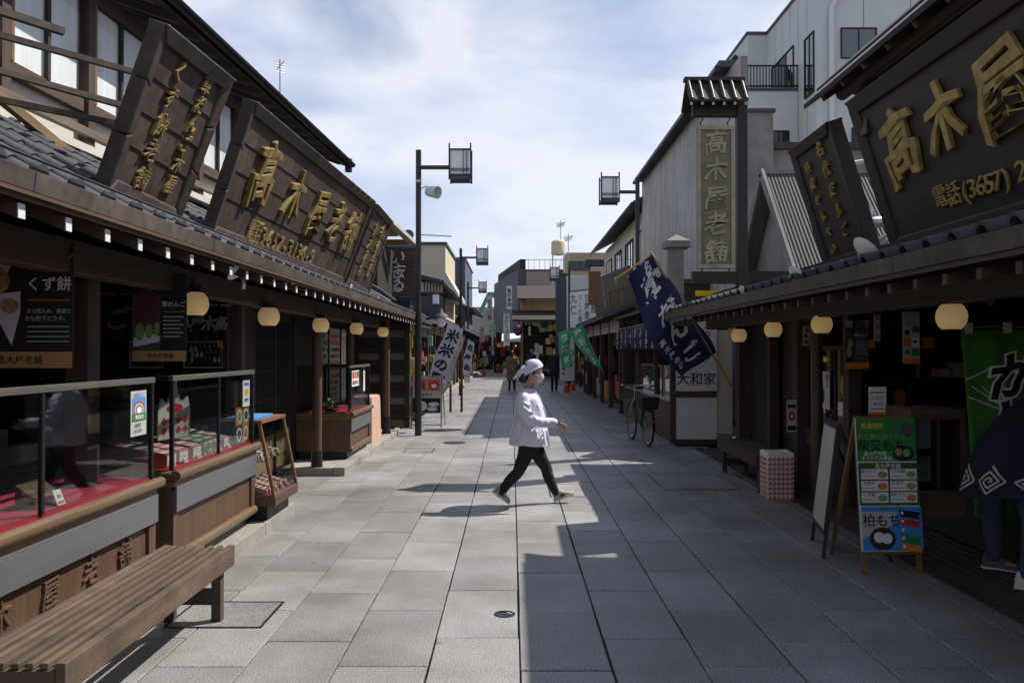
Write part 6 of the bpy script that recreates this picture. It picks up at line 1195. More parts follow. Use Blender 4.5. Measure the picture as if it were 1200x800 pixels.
# vertical signs far off
for x0, y0, x1, y1, Y, t, l, m in ((593.5, 335, 600, 362, 46, '亀家本舗', 'upper vertical white sign with black characters far up the street', 'paper'), (590, 366, 597.5, 405, 44, '手打そばごん', 'lower vertical white sign with black characters under a small green roof', 'paper'), (571, 347, 577, 378, 56, '生そば処', 'narrow grey vertical sign left of the two white ones', 'grey_panel'), (562, 383, 568, 401, 50, '茶', 'small white vertical banner far on the left side', 'paper_shade')):
    a, c = P(x0, y1, Y), P(x1, y0, Y); poster('vertical_sign', l, 'sign', a, (1, 0, 0), (0, 0, 1), c.x - a.x, c.z - a.z, m, [('v', t, .5, .9 - .1 * 0, .8 / max(4, len(t)), 'ink_black')], th=.12)
a = P(589, 366, 43.9); bbox(a.x, 43.7, a.z, a.x + .5, 44.1, a.z + .1).build('sign_roof', 'green_copper', label='small green roof above the lower vertical white sign', cat='roof')
b = MB(); q = P(607, 387, 46); b.ball(q, (.25, .25, .32), 14, 10); b.build('red_lantern', 'azuki', smooth=True, label='large red paper lantern far up the right side', cat='lantern')
# banners
def nobori(label, pts, Y, mat, text, ink, size, pole, Y2=None, wave=.03):
    Y2 = Y2 or Y; q = [P(x, y, yy) for (x, y), yy in zip(pts, (Y, Y, Y2, Y2))]   # tl, tr, br, bl
    r = E('cloth_banner', label, 'banner', (q[2] + q[3]) / 2)
    K, M_ = 6, 14; vs, f = [], []
    def g(u, v, n=0): a = q[0].lerp(q[1], u); b_ = q[3].lerp(q[2], u); p = a.lerp(b_, v); return p + V((.02 * math.sin(v * 9), wave * math.sin(u * 5 + v * 7) - n, 0))
    for j in range(K + 1):
        for k in range(M_ + 1): vs.append(g(j / K, k / M_))
    for j in range(K):
        for k in range(M_): e = j * (M_ + 1) + k; f.append((e, e + M_ + 1, e + M_ + 2, e + 1))
    b = MB().add(vs, f).build('cloth', mat, r, smooth=True)
    n = len(text); m = MB()
    for i, ch in enumerate(text):
        gv, gf = glyph(ch, 0, .035, 0, 2, .3); cu, cv = .5, (i + .7) / (n + .4); L_ = (q[3] - q[0]).length; Wd_ = (q[1] - q[0]).length
        m.add([g(cu + p.x * size / Wd_, cv - p.y * size / L_, .015) for p in gv], gf)
    m.build('lettering', ink, b)
    if pole: m = MB(); m.tube([P(pole[0], pole[1], pole[4]), P(pole[2], pole[3], pole[5])], .012, 6); m.build('pole', 'steel', r)
    return r
nobori('white slanting banner with black characters leaning over the left street side', [(525, 378), (543, 386), (517, 461), (498, 450)], 16.9, 'white_cloth', '米米の町', 'ink_black', .28, (543, 384, 512, 470, 16.9, 17.2))
nobori('second pale banner behind the slanting white one on the left', [(537, 392), (544, 395), (527, 452), (516, 466)], 18.2, 'off_white', '・・・・', 'ink_black', .12, None)
nobori('hanging white banner with a purple head farther along the left', [(548, 397), (556, 402), (549, 440), (541, 436)], 24, 'white_cloth', '名産品', 'navy_cloth', .2, None)
nobori('lowest white banner with green print far on the left', [(546, 418), (552, 418), (550, 448), (543, 448)], 27, 'paper', '抹茶', 'ink_green', .15, None)
nobori('nearer bright green banner with pale characters on the right', [(665, 389), (682, 380), (706, 434), (691, 424)], 24, 'teal_cloth', '焼草団子', 'white_paint', .26, (682, 379, 708, 440, 24, 24))
nobori('farther green banner with pale characters beside the right lamp pole', [(653, 390), (668, 385), (669, 428), (658, 432)], 28, 'teal_cloth', '飴総本', 'white_paint', .28, None)
nobori('small pale green banner hanging far up the left side', [(573, 381), (581, 380), (581, 395), (574, 395)], 45, 'green_copper', '茶屋', 'off_white', .2, None)
poster('standing_banner', 'white standing panel with red and black characters beside the far man', 'sign', P(656, 446, 30), (1, 0, 0), (0, 0, 1), .55, 1.75, 'paper', [('v', '本日', .3, .95, .12, 'ink_red'), ('v', 'つり', .7, .7, .22, 'ink_black'), ('e', .25, .35, .1, .03, 'ink_red'), ('e', .25, .25, .1, .03, 'ink_red'), ('e', .25, .15, .1, .03, 'ink_red')])
def cone(px, py, Y, label, h=.6):
    r = P(px, py, Y); r.z = 0; b = MB(); b.lathe([(.17, 0), (.17, .03), (.12, .035), (.03, h), (.001, h)], r, 14); o = b.build('traffic_cone', 'orange_plastic', smooth=True, label=label, cat='cone')
    b = MB(); b.lathe([(.093, .2), (.075, .32)], r, 14, cap=False); b.build('band', 'paper', o)
cone(567, 434, 52, 'red and white cone far on the left kerb'); cone(664, 452, 31, 'orange cone at the foot of the standing panel on the right'); cone(671, 452, 32, 'second orange cone beside the dark lamp foot on the right')
# picture stand and wares by the left
st = E('picture_stand', 'metal framed pavement stand with pink dessert pictures beside the left lamp pole', 'pavement sign', (-1.8, 16.8, 0))
a = P(482, 500, 16.6); a.z = 0; wS = P(517, 500, 16.6).x - a.x
lf = Pl(a, (1, .0, 0), V((0, .18, 1)))
for u in (0, wS):
    b = MB(); b.tube([lf.p(u, 0), lf.p(u, 1.08)], .015, 8); b.build('leg', 'steel', st, smooth=True); b = MB(); b.tube([lf.p(u, 1.06), lf.p(u, 0) + V((.04, .5, 0))], .013, 8); b.build('leg', 'steel', st, smooth=True)
for v in (.06, 1.08): b = MB(); b.tube([lf.p(0, v), lf.p(wS, v)], .013, 8); b.build('cross_bar', 'steel', st, smooth=True)
poster('panel', None, None, lf.p(.02, .3, .01), lf.U, lf.W, wS - .04, .76, 'off_white', [('r', .04, .62, .48, .95, 'pink_box'), ('e', .25, .76, .18, .12, 'ink_red'), ('r', .52, .62, .97, .95, 'pink_box'), ('e', .75, .76, .17, .12, 'ink_red'), ('e', .75, .76, .1, .06, 'paper'), ('r', 0, .02, 1, .42, 'suit'), ('e', .3, .2, .22, .14, 'paper'), ('e', .75, .25, .2, .06, 'paper'), ('e', .7, .12, .2, .06, 'grey_panel'), ('t', '氷あり', .5, .52, .1, 'ink_black')], parent=st, th=.02)
wr = E('ware_stand', 'dark shelf of hanging wares and yellow tags under the slanting banners', 'shelf', (-2.1, 19, 0)); random.seed(21)
bbox(-2.35, 18.2, .15, -2.1, 21.5, .8).build('shelf_body', 'dark_wood_y', wr)
for i in range(34):
    y = 18.0 + random.random() * 3.4; z = random.uniform(.5, 1.75); x = random.uniform(-2.25, -1.95); s = random.uniform(.05, .13); bbox(x, y, z, x + s, y + s, z + s * random.uniform(1, 2.6)).build('ware', random.choice(['dark_grey', 'ink_yellow', 'kraft', 'off_white', 'ink_black', 'ink_red', 'ink_black', 'dark_cloth', 'brown_wood_z', 'green_copper']), wr, bev=.008)
for px in (528, 541): b = MB(); q = P(px, 448, 19.5); b.tube([V((q.x, 19.5, .1)), V((q.x, 19.5, 2.0))], .03, 8); b.build('post', 'old_wood_z', wr)
b = MB(); b.add([P(537, 443, 20), P(546, 454, 20), P(541, 455, 20.1)], [(0, 1, 2)]); b.build('yellow_pennant', 'yellow_plastic', label='small yellow pennant sticking out from the left wares', cat='pennant').modifiers.new('t', 'SOLIDIFY').thickness = .01
bl_ = E('bracket_lamp', 'dark old fashioned bracket lamp with a tiled hood over the left eave end', 'lamp', P(517, 372, 16.8)); q = P(517, 372, 16.8)
b = MB(); b.lathe([(.16, 0), (.13, .06), (.05, .1), (.03, .16), (.001, .2)], q, 14); b.build('hood', 'dark_grey', bl_, smooth=True); b = MB(); b.lathe([(.05, -.2), (.09, -.15), (.09, -.01), (.05, 0)], q, 12); b.build('lamp_glass', 'lamp_glass', bl_, smooth=True); b = MB(); b.bar(q + V((-.1, 0, .02)), q + V((-.6, 0, -.1)), .04, .05); b.build('bracket', 'black_metal', bl_)
# potted plants and greenery
def plant(x, y, h, label, n=60, rad=.25, pot=True):
    r = E('potted_plant', label, 'plant', (x, y, 0)); random.seed(int(y * 10)); z0 = 0
    if pot: b = MB(); b.lathe([(.1, 0), (.15, .25), (.13, .25), (.1, .2)], (x, y, 0), 12); b.build('pot', 'stone', r, smooth=True); z0 = .25
    b = MB()
    for i in range(n):
        t = random.uniform(0, 6.28); q = rad * math.sqrt(random.random()); zz = z0 + random.random() * h; c = V((x + q * math.cos(t), y + q * math.sin(t), zz)); a_ = V((random.gauss(0, 1), random.gauss(0, 1), random.gauss(0, .6))).normalized() * .07; d = a_.cross(V((random.random(), .3, 1))).normalized() * .03; b.add([c - a_, c + d, c + a_, c - d], [(0, 1, 2, 3)])
    b.build('foliage', 'leaf', r); return r
plant(-3.3, 56, 1.6, 'green bush at the dark shops far on the left', 260, .9, False); plant(-2.9, 63, 1.8, 'second green bush beyond the far red cone', 260, .9, False)

# ------------------------------------------------------------------ bicycle
def bicycle(O, ang):
    r = E('bicycle', 'black city bicycle with a wire basket parked before the food stall', 'bicycle', O); fw_ = V((math.sin(ang), math.cos(ang), 0)); rt_ = V((fw_.y, -fw_.x, 0))
    def q(a, z, s=0): return V(O) + fw_ * a + rt_ * s + V((0, 0, z))
    def circ(a, z, rad, n=28, a0=0, a1=360): return [q(a + rad * math.cos(R(t)), z + rad * math.sin(R(t))) for t in [a0 + (a1 - a0) * i / n for i in range(n + 1)]]
    for c, nm in ((.0, 'rear_wheel'), (1.08, 'front_wheel')):
        b = MB(); b.tube(circ(c, .33, .315), .018, 8, False); w_ = b.build(nm, 'rubber', r, smooth=True); b = MB(); b.tube(circ(c, .33, .292), .009, 6, False); b.build('rim', 'steel', w_, smooth=True)
        b = MB(); [b.tube([q(c + .02 * math.cos(R(t * 20)), .33, .02 * (-1) ** t), q(c + .29 * math.cos(R(t * 20)), .33 + .29 * math.sin(R(t * 20)))], .0015, 4) for t in range(18)]; b.build('spokes', 'steel', w_); b = MB(); b.tube([q(c, .33, -.04), q(c, .33, .04)], .02, 8); b.build('hub', 'steel', w_)
    for c, a0, a1 in ((0, 20, 190), (1.08, 30, 170)): b = MB(); b.tube(circ(c, .33, .345, 16, a0, a1), [(.006, .028)] * 17, 8); b.build('mudguard', 'black_metal', r, smooth=True)
    b = MB(); F_ = [((.42, .28), (.3, .72)), ((.42, .28), (.9, .62)), ((.0, .33), (.42, .28)), ((.0, .33), (.34, .58)), ((.9, .62), (.88, .72))]
    for u, v in F_: b.tube([q(*u), q(*v)], .016, 8)
    b.build('frame', 'pole_paint', r, smooth=True)
    b = MB(); [b.tube([q(1.08, .33, s), q(.95, .6, s), q(.88, .78, 0)], .011, 8) for s in (-.05, .05)]; b.build('fork', 'steel', r, smooth=True)
    b = MB(); b.tube([q(.88, .72), q(.86, .98)], .012, 8); b.tube([q(.6, .98, -.27), q(.8, 1.0, -.24), q(.88, .98, -.1), q(.88, .98, .1), q(.8, 1.0, .24), q(.6, .98, .27)], .011, 8); b.build('handlebar', 'steel', r, smooth=True)
    for s in (-1, 1): b = MB(); b.tube([q(.58, .98, s * .27), q(.7, .99, s * .255)], .017, 8); b.build('grip', 'rubber', r, smooth=True)
    b = MB(); b.loft([[q(.3 + .14 * t, .82 - .02 * abs(t), (.1 - .05 * (t + 1)) * math.cos(j * math.pi / 5)) + V((0, 0, .03 * math.sin(j * math.pi / 5))) for j in range(10)] for t in (-1, -.5, 0, .5, 1)]); b.build('saddle', 'rubber', r, smooth=True); b = MB(); b.tube([q(.31, .7), q(.29, .82)], .013, 8); b.build('seat_post', 'steel', r)
    b = MB(); 
    for i in range(9):
        s = -.17 + .34 * i / 8; b.tube([q(1.02, .72, s), q(1.0, .96, s)], .003, 4); b.tube([q(1.28, .72, s), q(1.34, .96, s)], .003, 4); b.tube([q(1.02, .72, s), q(1.28, .72, s)], .003, 4)
    for i in range(6):
        z = .72 + .048 * i; e = .06 * i / 5; b.tube([q(1.02 - .02 * i / 5, z, -.17), q(1.28 + e, z, -.17), q(1.28 + e, z, .17), q(1.02 - .02 * i / 5, z, .17), q(1.02, z, -.17)], .004, 4)
    b.build('front_basket', 'black_metal', r)
    b = MB(); b.loft([[q(.0 + (.14 + .03 * t) * c_, .62 + .22 * t, (.13 + .03 * t) * s_) for c_, s_ in ((1, 1), (-1, 1), (-1, -1), (1, -1))] for t in (0, .5, 1)]); b.build('rear_basket', 'dark_cloth', r, bev=.02)
    b = MB(); b.bar(q(-.25, .6), q(.2, .6), .12, .015); b.build('carrier', 'black_metal', r); b = MB(); b.tube([q(-.34, .44), q(-.36, .44)], .025, 8); b.build('reflector', 'ink_red', r); b = MB(); b.tube([q(.05, .3, .06), q(-.05, .02, .16)], .008, 6); b.build('kickstand', 'steel', r)
bicycle((2.28, 13.35, 0), R(-6))

# ------------------------------------------------------------------ people
def limb(b, pts, rad, n=12):
    b.tube(pts, rad, n)
    for p, r_ in ((pts[0], rad[0]), (pts[-1], rad[-1])): b.ball(p, r_ if not isinstance(r_, tuple) else min(r_), 12, 8)
def hand(b, w_, d, side, s=1.0, pt=None):
    """palm with five fingers; w_ wrist, d direction, side the thumb's side"""
    d = V(d).normalized(); side = V(side); side = (side - d * side.dot(d)).normalized(); nrm = d.cross(side)
    pal = V(w_) + d * .045 * s; b.loft([[V(w_) + d * t * s + side * (wd * s * math.cos(a)) + nrm * (th * s * math.sin(a)) for a in [2 * math.pi * j / 10 for j in range(10)]] for t, wd, th in ((0, .026, .02), (.03, .036, .017), (.07, .042, .015), (.09, .038, .012))])
    for i, (off, ln, cu) in enumerate(((.03, .07, .1), (.011, .078, .25), (-.009, .072, .35), (-.028, .056, .45))):
        a = V(w_) + d * .085 * s + side * off * s; m = a + (d * math.cos(cu) + nrm * math.sin(cu)) * ln * .5 * s; e = m + (d * math.cos(cu * 2.4) + nrm * math.sin(cu * 2.4)) * ln * .5 * s; b.tube([a - d * .01, a, m, e], [.0095 * s, .009 * s, .0085 * s, .007 * s], 8); b.ball(e, .007 * s, 8, 6)
    a = V(w_) + d * .03 * s + side * .03 * s; m = a + (d * .6 + side * .8).normalized() * .035 * s; e = m + (d * .9 + side * .4).normalized() * .03 * s; b.tube([a, m, e], [.012 * s, .011 * s, .008 * s], 8); b.ball(e, .008 * s, 8, 6)
KY = 8.34
def wp(px, py, dy=0): p = P(px, py, KY); return V((p.x, KY + dy, p.z))
wm = E('person', 'woman in a white tunic, headscarf, mask and black trousers striding across the street', 'person', (wp(620, 590).x, KY, 0))
hc = wp(625, 436.5)
b = MB()
# head facing +x
def head(b, c, fx, s=1.0):
    fx = V(fx).normalized(); sd = V((-fx.y, fx.x, 0)).normalized(); u = sd.cross(fx) if sd.cross(fx).z > 0 else fx.cross(sd)
    def q(a, l, h): return V(c) + fx * a * s + sd * l * s + u * h * s
    rings = []
    for h, fr, bk, wd in ((-.115, .055, .0, .03), (-.10, .078, .02, .045), (-.07, .086, .05, .058), (-.035, .088, .078, .066), (0, .088, .093, .072), (.03, .085, .1, .075), (.065, .078, .098, .073), (.095, .058, .082, .06), (.115, .025, .045, .032)):
        rings.append([q((fr if math.cos(t) > 0 else bk) * math.cos(t), wd * math.sin(t), h) for t in [2 * math.pi * j / 20 for j in range(20)]])
    b.loft(rings); b.tube([q(.08, 0, .01), q(.1, 0, -.025), q(.085, 0, -.038)], [.008 * s, .014 * s, .012 * s], 8)   # nose
    b.ball(q(.085, 0, -.06), (.012 * s, .022 * s, .008 * s), 8, 6); b.ball(q(.085, 0, -.073), (.011 * s, .02 * s, .007 * s), 8, 6)
    for e in (-1, 1): b.ball(q(-.005, e * .074, -.015), (.02 * s, .01 * s, .03 * s), 10, 8); b.ball(q(.075, e * .03, .018), (.012 * s, .018 * s, .007 * s), 8, 6)
    return q
q = head(b, hc, (1, -.12, -.04), 1.0)
nk = wp(618, 457); b.tube([nk + V((0, 0, -.06)), nk, hc + V((-.015, 0, -.07))], [.055, .047, .05], 14)
limb(b, [wp(615, 467, .13), wp(609, 482, .18), wp(607, 496, .19), wp(611, 505, .17)], [.035, .035, .03, .03])
wr1 = wp(649, 493.5, -.2); limb(b, [wp(613, 466, -.13), wp(614, 479, -.185), wp(621, 490, -.225), wp(633, 492.5, -.235), wr1], [.04, .038, .035, .03, .027]); hand(b, wr1, (1, -.1, -.42), (.3, -.25, 1), .88)
hipc = wp(621, 515)
b.tube([nk + V((-.01, 0, -.05)), wp(615, 480), wp(618, 500), hipc], [(.05, .05), (.06, .1), (.06, .1), (.05, .07)], 16)
kb, kf = wp(607, 552, -.07), wp(640, 549, .08); ab_, af = wp(586, 578, -.07), wp(652, 580, .08)
limb(b, [hipc + V((-.02, -.075, -.03)), kb, ab_], [.045, .035, .03]); limb(b, [hipc + V((.03, .08, -.03)), kf, af], [.045, .035, .03])
b.build('body', 'skin', wm, remesh=.0055)
b = MB(); b.tube([hipc + V((0, 0, .08)), hipc + V((0, 0, -.06))], [(.12, .155), (.12, .16)], 18); b.ball(hipc + V((0, 0, -.06)), (.12, .155, .08))
limb(b, [hipc + V((-.02, -.075, -.03)), hipc.lerp(kb, .5) + V((.01, -.01, 0)), kb, kb.lerp(ab_, .4) + V((-.015, 0, 0)), ab_ + V((0, 0, .01))], [.092, .083, .062, .058, .043]); limb(b, [hipc + V((.03, .08, -.03)), hipc.lerp(kf, .5), kf, kf.lerp(af, .4) + V((-.01, 0, 0)), af + V((0, 0, .01))], [.092, .083, .062, .058, .043])
b.build('trousers', 'black_trousers', wm, remesh=.009, disp=(.012, .05))
# tunic
b = MB(); rings = []
for px, py, fr, bk, wd in ((620, 521, 25, 24, .205), (619.5, 510, 23.5, 21.5, .2), (619, 500, 22, 18.5, .185), (618.5, 488, 20, 15.5, .17), (618, 476, 18.5, 13.5, .175), (617.5, 467, 15.5, 12, .175), (617.5, 460.5, 10.5, 9, .13), (619, 455, 7.2, 6.5, .065)):
    c = wp(px, py); k = KY / F; rings.append([c + V(((fr if math.cos(t) > 0 else bk) * k * math.cos(t), wd * math.sin(t), .012 * math.sin(3 * t) * (py > 505) - .01 * math.cos(t) * (py > 505))) for t in [2 * math.pi * j / 28 for j in range(28)]])
b.loft(rings)
limb(b, [wp(613, 466, -.135), wp(614, 479, -.185), wp(621, 490, -.225), wp(633, 492.5, -.235), wp(647.5, 493, -.2)], [.072, .07, .066, .058, .046])
limb(b, [wp(615, 466, .13), wp(609, 482, .18), wp(607, 496, .19), wp(611, 505, .17)], [.07, .065, .055, .045])
for (a_, c_, e_, r_) in (((612, 474, -.255), (619, 480, -.262), (627, 481, -.25), .012), ((611, 482, -.25), (618, 488, -.275), (626, 488, -.278), .013), ((613, 470, -.23), (620, 473, -.235), (626, 474, -.2), .01), ((630, 488, -.285), (634, 494, -.288), (637, 499, -.26), .01), ((638, 489, -.27), (641, 493, -.272), (642, 498, -.24), .009), ((624, 483, -.26), (628, 489, -.29), (630, 496, -.28), .01),
                         ((626, 496, -.2), (628, 508, -.195), (629, 521, -.2), .014), ((634, 498, -.17), (637, 510, -.17), (638, 521, -.17), .013), ((612, 492, -.19), (608, 505, -.21), (605, 519, -.2), .015), ((618, 498, -.2), (616, 508, -.205), (615, 520, -.21), .012), ((604, 480, -.12), (602, 492, -.13), (598, 512, -.13), .012), ((641, 503, -.08), (643, 512, -.08), (644, 521, -.08), .01), ((620, 503, -.2), (627, 502, -.2), (634, 504, -.18), .008), ((610, 462, -.15), (616, 466, -.17), (624, 466, -.13), .01), ((624, 466, -.14), (630, 474, -.13), (634, 484, -.12), .009)):
    b.tube([wp(*a_), wp(*c_), wp(*e_)], [r_ * .6, r_, r_ * .6], 6)
b.build('tunic', 'coat_white', wm, remesh=.009, disp=(.018, .16))
b = MB(); b.tube([wp(646, 493, -.2), wp(649.5, 493.3, -.199)], [.05, .043], 14); b.build('cuff', 'coat_white', wm, smooth=True)
b = MB(); b.tube([wp(627, 458, -.06), wp(632, 464, -.03), wp(638, 480, .0), wp(641, 500, .0), wp(643, 519, .0)], .006, 6); b.build('placket', 'coat_white', wm, smooth=True)
b = MB(); b.ball(q(-.03, 0, .03), (.088, .082, .088), 20, 14); b.ball(q(-.085, 0, -.025), (.06, .07, .07), 14, 10); b.ball(q(-.11, .0, -.075), (.045, .045, .045), 12, 8); b.tube([q(.03, -.072, .06), q(.02, -.078, .01), q(.0, -.078, -.02)], .012, 8)
b.build('hair', 'hair', wm, remesh=.008)
b = MB(); sc_pts = []
for L_ in (0, .12, .3, .5, .7, .85, .96):
    a_ = L_ * math.pi / 2; k_ = math.cos(a_) ** .75; ring = []
    for t in [2 * math.pi * j / 26 for j in range(26)]:
        rim = .012 + (.05 if math.cos(t) > 0 else .07) * math.cos(t); ring.append(q((.1 if math.cos(t) > 0 else .125) * k_ * math.cos(t), .092 * k_ * math.sin(t), rim + (.142 - rim) * math.sin(a_)))
    sc_pts.append(ring)
b.loft(sc_pts); b.loft([[q(x_, w_ * math.cos(t), z_ + h_ * math.sin(t)) for t in [2 * math.pi * j / 14 for j in range(14)]] for x_, w_, z_, h_ in ((-.05, .08, .05, .06), (-.12, .075, .01, .055), (-.17, .055, -.035, .035), (-.21, .02, -.075, .012))])
b.tube([q(.08, -.07, .06), q(.0, -.1, .025), q(-.09, -.075, -.035)], .008, 6)
b.build('headscarf', 'coat_white', wm, remesh=.006, disp=(.008, .04))
b = MB(); b.loft([[q(.05 + .052 * s_ * math.cos(t), .062 * math.sin(t) * w_, h) for t in [-1.45 + 2.9 * j / 13 for j in range(14)]] + [q(.045 + .045 * s_ * math.cos(t), .055 * math.sin(t) * w_, h) for t in [1.45 - 2.9 * j / 13 for j in range(14)]] for h, s_, w_ in ((-.1, .7, .75), (-.085, 1.0, .9), (-.055, 1.25, 1.02), (-.03, 1.2, 1.05), (-.012, 1.05, 1.04))]); b.tube([q(.06, -.066, -.03), q(-.005, -.084, -.005)], .002, 4); b.tube([q(.05, -.062, -.08), q(-.01, -.082, -.035)], .002, 4); b.build('face_mask', 'white_paint', wm, smooth=True)
for e in (-1, 1):
    b = MB(); b.ball(q(.083, e * .031, .017), (.007, .013, .006), 10, 8); b.build('eye', 'ink_black', wm, smooth=True); b = MB(); b.tube([q(.085, e * .015, .04), q(.082, e * .045, .043)], .003, 5); b.build('eyebrow', 'hair', wm)
def shoe(b, heel, toe, up, w_=.045, lift=0, h=.085):
    heel, toe, up = V(heel), V(toe), V(up).normalized(); d = (toe - heel); L_ = d.length; d.normalize(); sd = d.cross(up)
    R_ = []
    for t, ww, hh in ((0, .6, .5), (.06, .85, .95), (.2, .9, 1.0), (.38, .85, .95), (.55, .95, .72), (.75, 1.05, .5), (.92, .85, .38), (1.0, .35, .2)):
        c = heel + d * L_ * t; R_.append([c + sd * w_ * ww * math.cos(a) + up * (h * hh * max(0, math.sin(a)) + .004 * math.sin(a)) for a in [2 * math.pi * j / 14 for j in range(14)]])
    return b.loft(R_)
s1a, s1b = wp(577.5, 575, -.07), wp(596.5, 588.5, -.07); s2a, s2b = wp(650.5, 589, .08), wp(673.5, 580.5, .08)
for a, c, u in ((s1a, s1b, V((.55, 0, .8))), (s2a, s2b, V((-.25, 0, 1)))):
    n_ = E('shoe', None, None, a, parent=wm); b = MB(); shoe(b, a + u * .012, c + u * .008, u); b.build('upper', 'shoe', n_, smooth=True)
    d = (c - a).normalized(); b = MB(); b.loft([[p + V((0, sy * w_, 0)) for p, w_ in ((a - d * .008, .035), (a.lerp(c, .3), .042), (a.lerp(c, .75), .05), (c, .025))] + [p + V((0, -sy * w_, 0)) for p, w_ in ((c, .025), (a.lerp(c, .75), .05), (a.lerp(c, .3), .042), (a - d * .008, .035))] for sy in (1,)] + [[p + u.normalized() * .022 + V((0, s_ * w_, 0)) for p, w_, s_ in ((a - d * .01, .036, 1), (a.lerp(c, .3), .043, 1), (a.lerp(c, .75), .051, 1), (c, .026, 1), (c, .026, -1), (a.lerp(c, .75), .051, -1), (a.lerp(c, .3), .043, -1), (a - d * .01, .036, -1))]]); b.build('sole', 'sole', n_)
    pl = Pl(a.lerp(c, .42) + u.normalized() * .045 + V((0, -.0455, 0)), d, u); b = MB(); pl.text(b, 'N', 0, .0, .045, .002, off=.05, sx=1.2); b.build('lettering', 'ink_black', n_)
    b = MB(); 
    for i in range(4): m = a.lerp(c, .42 + .08 * i) + u.normalized() * (.088 - .012 * i); b.tube([m + V((0, -.03, -.008)), m + V((.004, 0, .002)), m + V((0, .03, -.008))], .004, 5)
    b.build('laces', 'sole', n_)
def walker(label, x, y, h, face, top, bot, coat=.55, hairm='hair', mask=False, stride=.12, legm=None, bulk=1.0, bag=None, hatm=None):
    r = E('person', label, 'person', (x, y, 0)); s = h / 1.65; f = V((math.sin(face), math.cos(face), 0)); sd = V((f.y, -f.x, 0))
    def q(a, l, z): return V((x, y, 0)) + f * a * s + sd * l * s + V((0, 0, z * s))
    b = MB(); head(b, q(.01, 0, 1.53), f, s * .98); b.tube([q(0, 0, 1.33), q(0, 0, 1.46)], .05 * s, 12); b.tube([q(0, 0, 1.35), q(0, 0, 1.1), q(0, 0, .88)], [(.1 * s, .14 * s)] * 3, 14)
    for e in (-1, 1):
        limb(b, [q(0, e * .19, 1.34), q(-.02 * e, e * .24, 1.08), q(.06, e * .23, .86)], [.045 * s, .038 * s, .026 * s]); hand(b, q(.06, e * .23, .86), (f * .2 + V((0, 0, -1))), f, s)
        limb(b, [q(0, e * .09, .88), q(e * stride * .5 + .03, e * .09, .48), q(e * stride, e * .09, .09)], [.075 * s, .05 * s, .035 * s])
    b.build('body', 'skin', r, remesh=.012)
    b = MB(); b.loft([[q(wa * math.cos(t), wb * math.sin(t) * bulk, z) for t in [2 * math.pi * j / 20 for j in range(20)]] for z, wa, wb in ((coat, .16, .22), (coat + .25, .15, .2), (1.05, .135, .18), (1.28, .13, .2), (1.38, .1, .16), (1.43, .06, .07))])
    for e in (-1, 1): limb(b, [q(0, e * .17, 1.34), q(-.02 * e, e * .24, 1.1), q(.05, e * .235, .9)], [.065 * s, .058 * s, .045 * s])
    b.build('coat', top, r, remesh=.014, disp=(.02, .08))
    b = MB(); b.tube([q(0, 0, .95), q(0, 0, .8)], [(.12 * s, .15 * s)] * 2, 14)
    for e in (-1, 1): limb(b, [q(0, e * .085, .85), q(e * stride * .5 + .03, e * .09, .48), q(e * stride, e * .09, .1)], [.09 * s, .062 * s, .048 * s])
    b.build('trousers', bot, r, remesh=.014)
    for e in (-1, 1): b = MB(); shoe(b, q(e * stride - .06, e * .09, .0), q(e * stride + .19, e * .09, .0), (0, 0, 1)); b.build('shoe', 'rubber', r, smooth=True)
    b = MB(); b.ball(q(-.015, 0, 1.56), (.1 * s, .09 * s, .1 * s), 16, 10); 
    if hairm == 'hair' and bag: b.ball(q(-.05, 0, 1.48), (.08 * s, .085 * s, .12 * s), 14, 10)
    b.build('hair', hairm, r, remesh=.014)
    if mask: b = MB(); b.ball(q(.075, 0, 1.475), (.04 * s, .055 * s, .045 * s), 12, 8); b.build('face_mask', 'white_paint', r, smooth=True)
    if bag: b = MB(); b.ball(q(bag[1], bag[2], bag[3]), bag[4], 14, 10); b.build('bag', bag[0], r, smooth=True)
    return r
p = P(600, 458, 29); walker('person in a mottled olive long coat seen from behind with a pale bag', p.x, 1.6 * F / (458 - 411), 1.62, R(5), 'camo', 'black_trousers', .42, bag=('off_white', .02, -.26, .75, (.1, .12, .17)))
yy = 1.6 * F / (459 - 411); walker('man in a dark suit and pale mask walking toward the camera on the right', (648.5 - 599) / F * yy, yy, 1.68, R(178), 'suit', 'suit', .72, mask=True)
yy = 1.6 * F / (433 - 411) * .92; walker('small far figure in a white jacket carrying a bag on the left', (585 - 599) / F * yy, yy, 1.5, R(20), 'paper', 'black_trousers', .75, bag=('kraft', -.1, .25, .65, (.1, .12, .17)))
yy = 44; walker('grey haired person in a navy jacket half hidden behind the woman in white', (622 - 599) / F * yy, yy, 1.68, R(0), 'navy_cloth', 'suit', .7, hairm='stone')
for px, py, k_, c_, f_, l in ((574, 432, .95, 'navy_cloth', 15, 'tiny far figure in navy before the dark shops at the street end'), (611, 437, 1.0, 'tan_panel', 190, 'small far figure in a tan coat between the far shops'), (568, 430, .98, 'dark_grey', 170, 'tiny far figure in grey near the far red cone')):
    yy = 1.6 * F / (py - 411) * .95; walker(l, (px - 599) / F * yy, yy, 1.6 * k_, R(f_), c_, 'suit', .7)
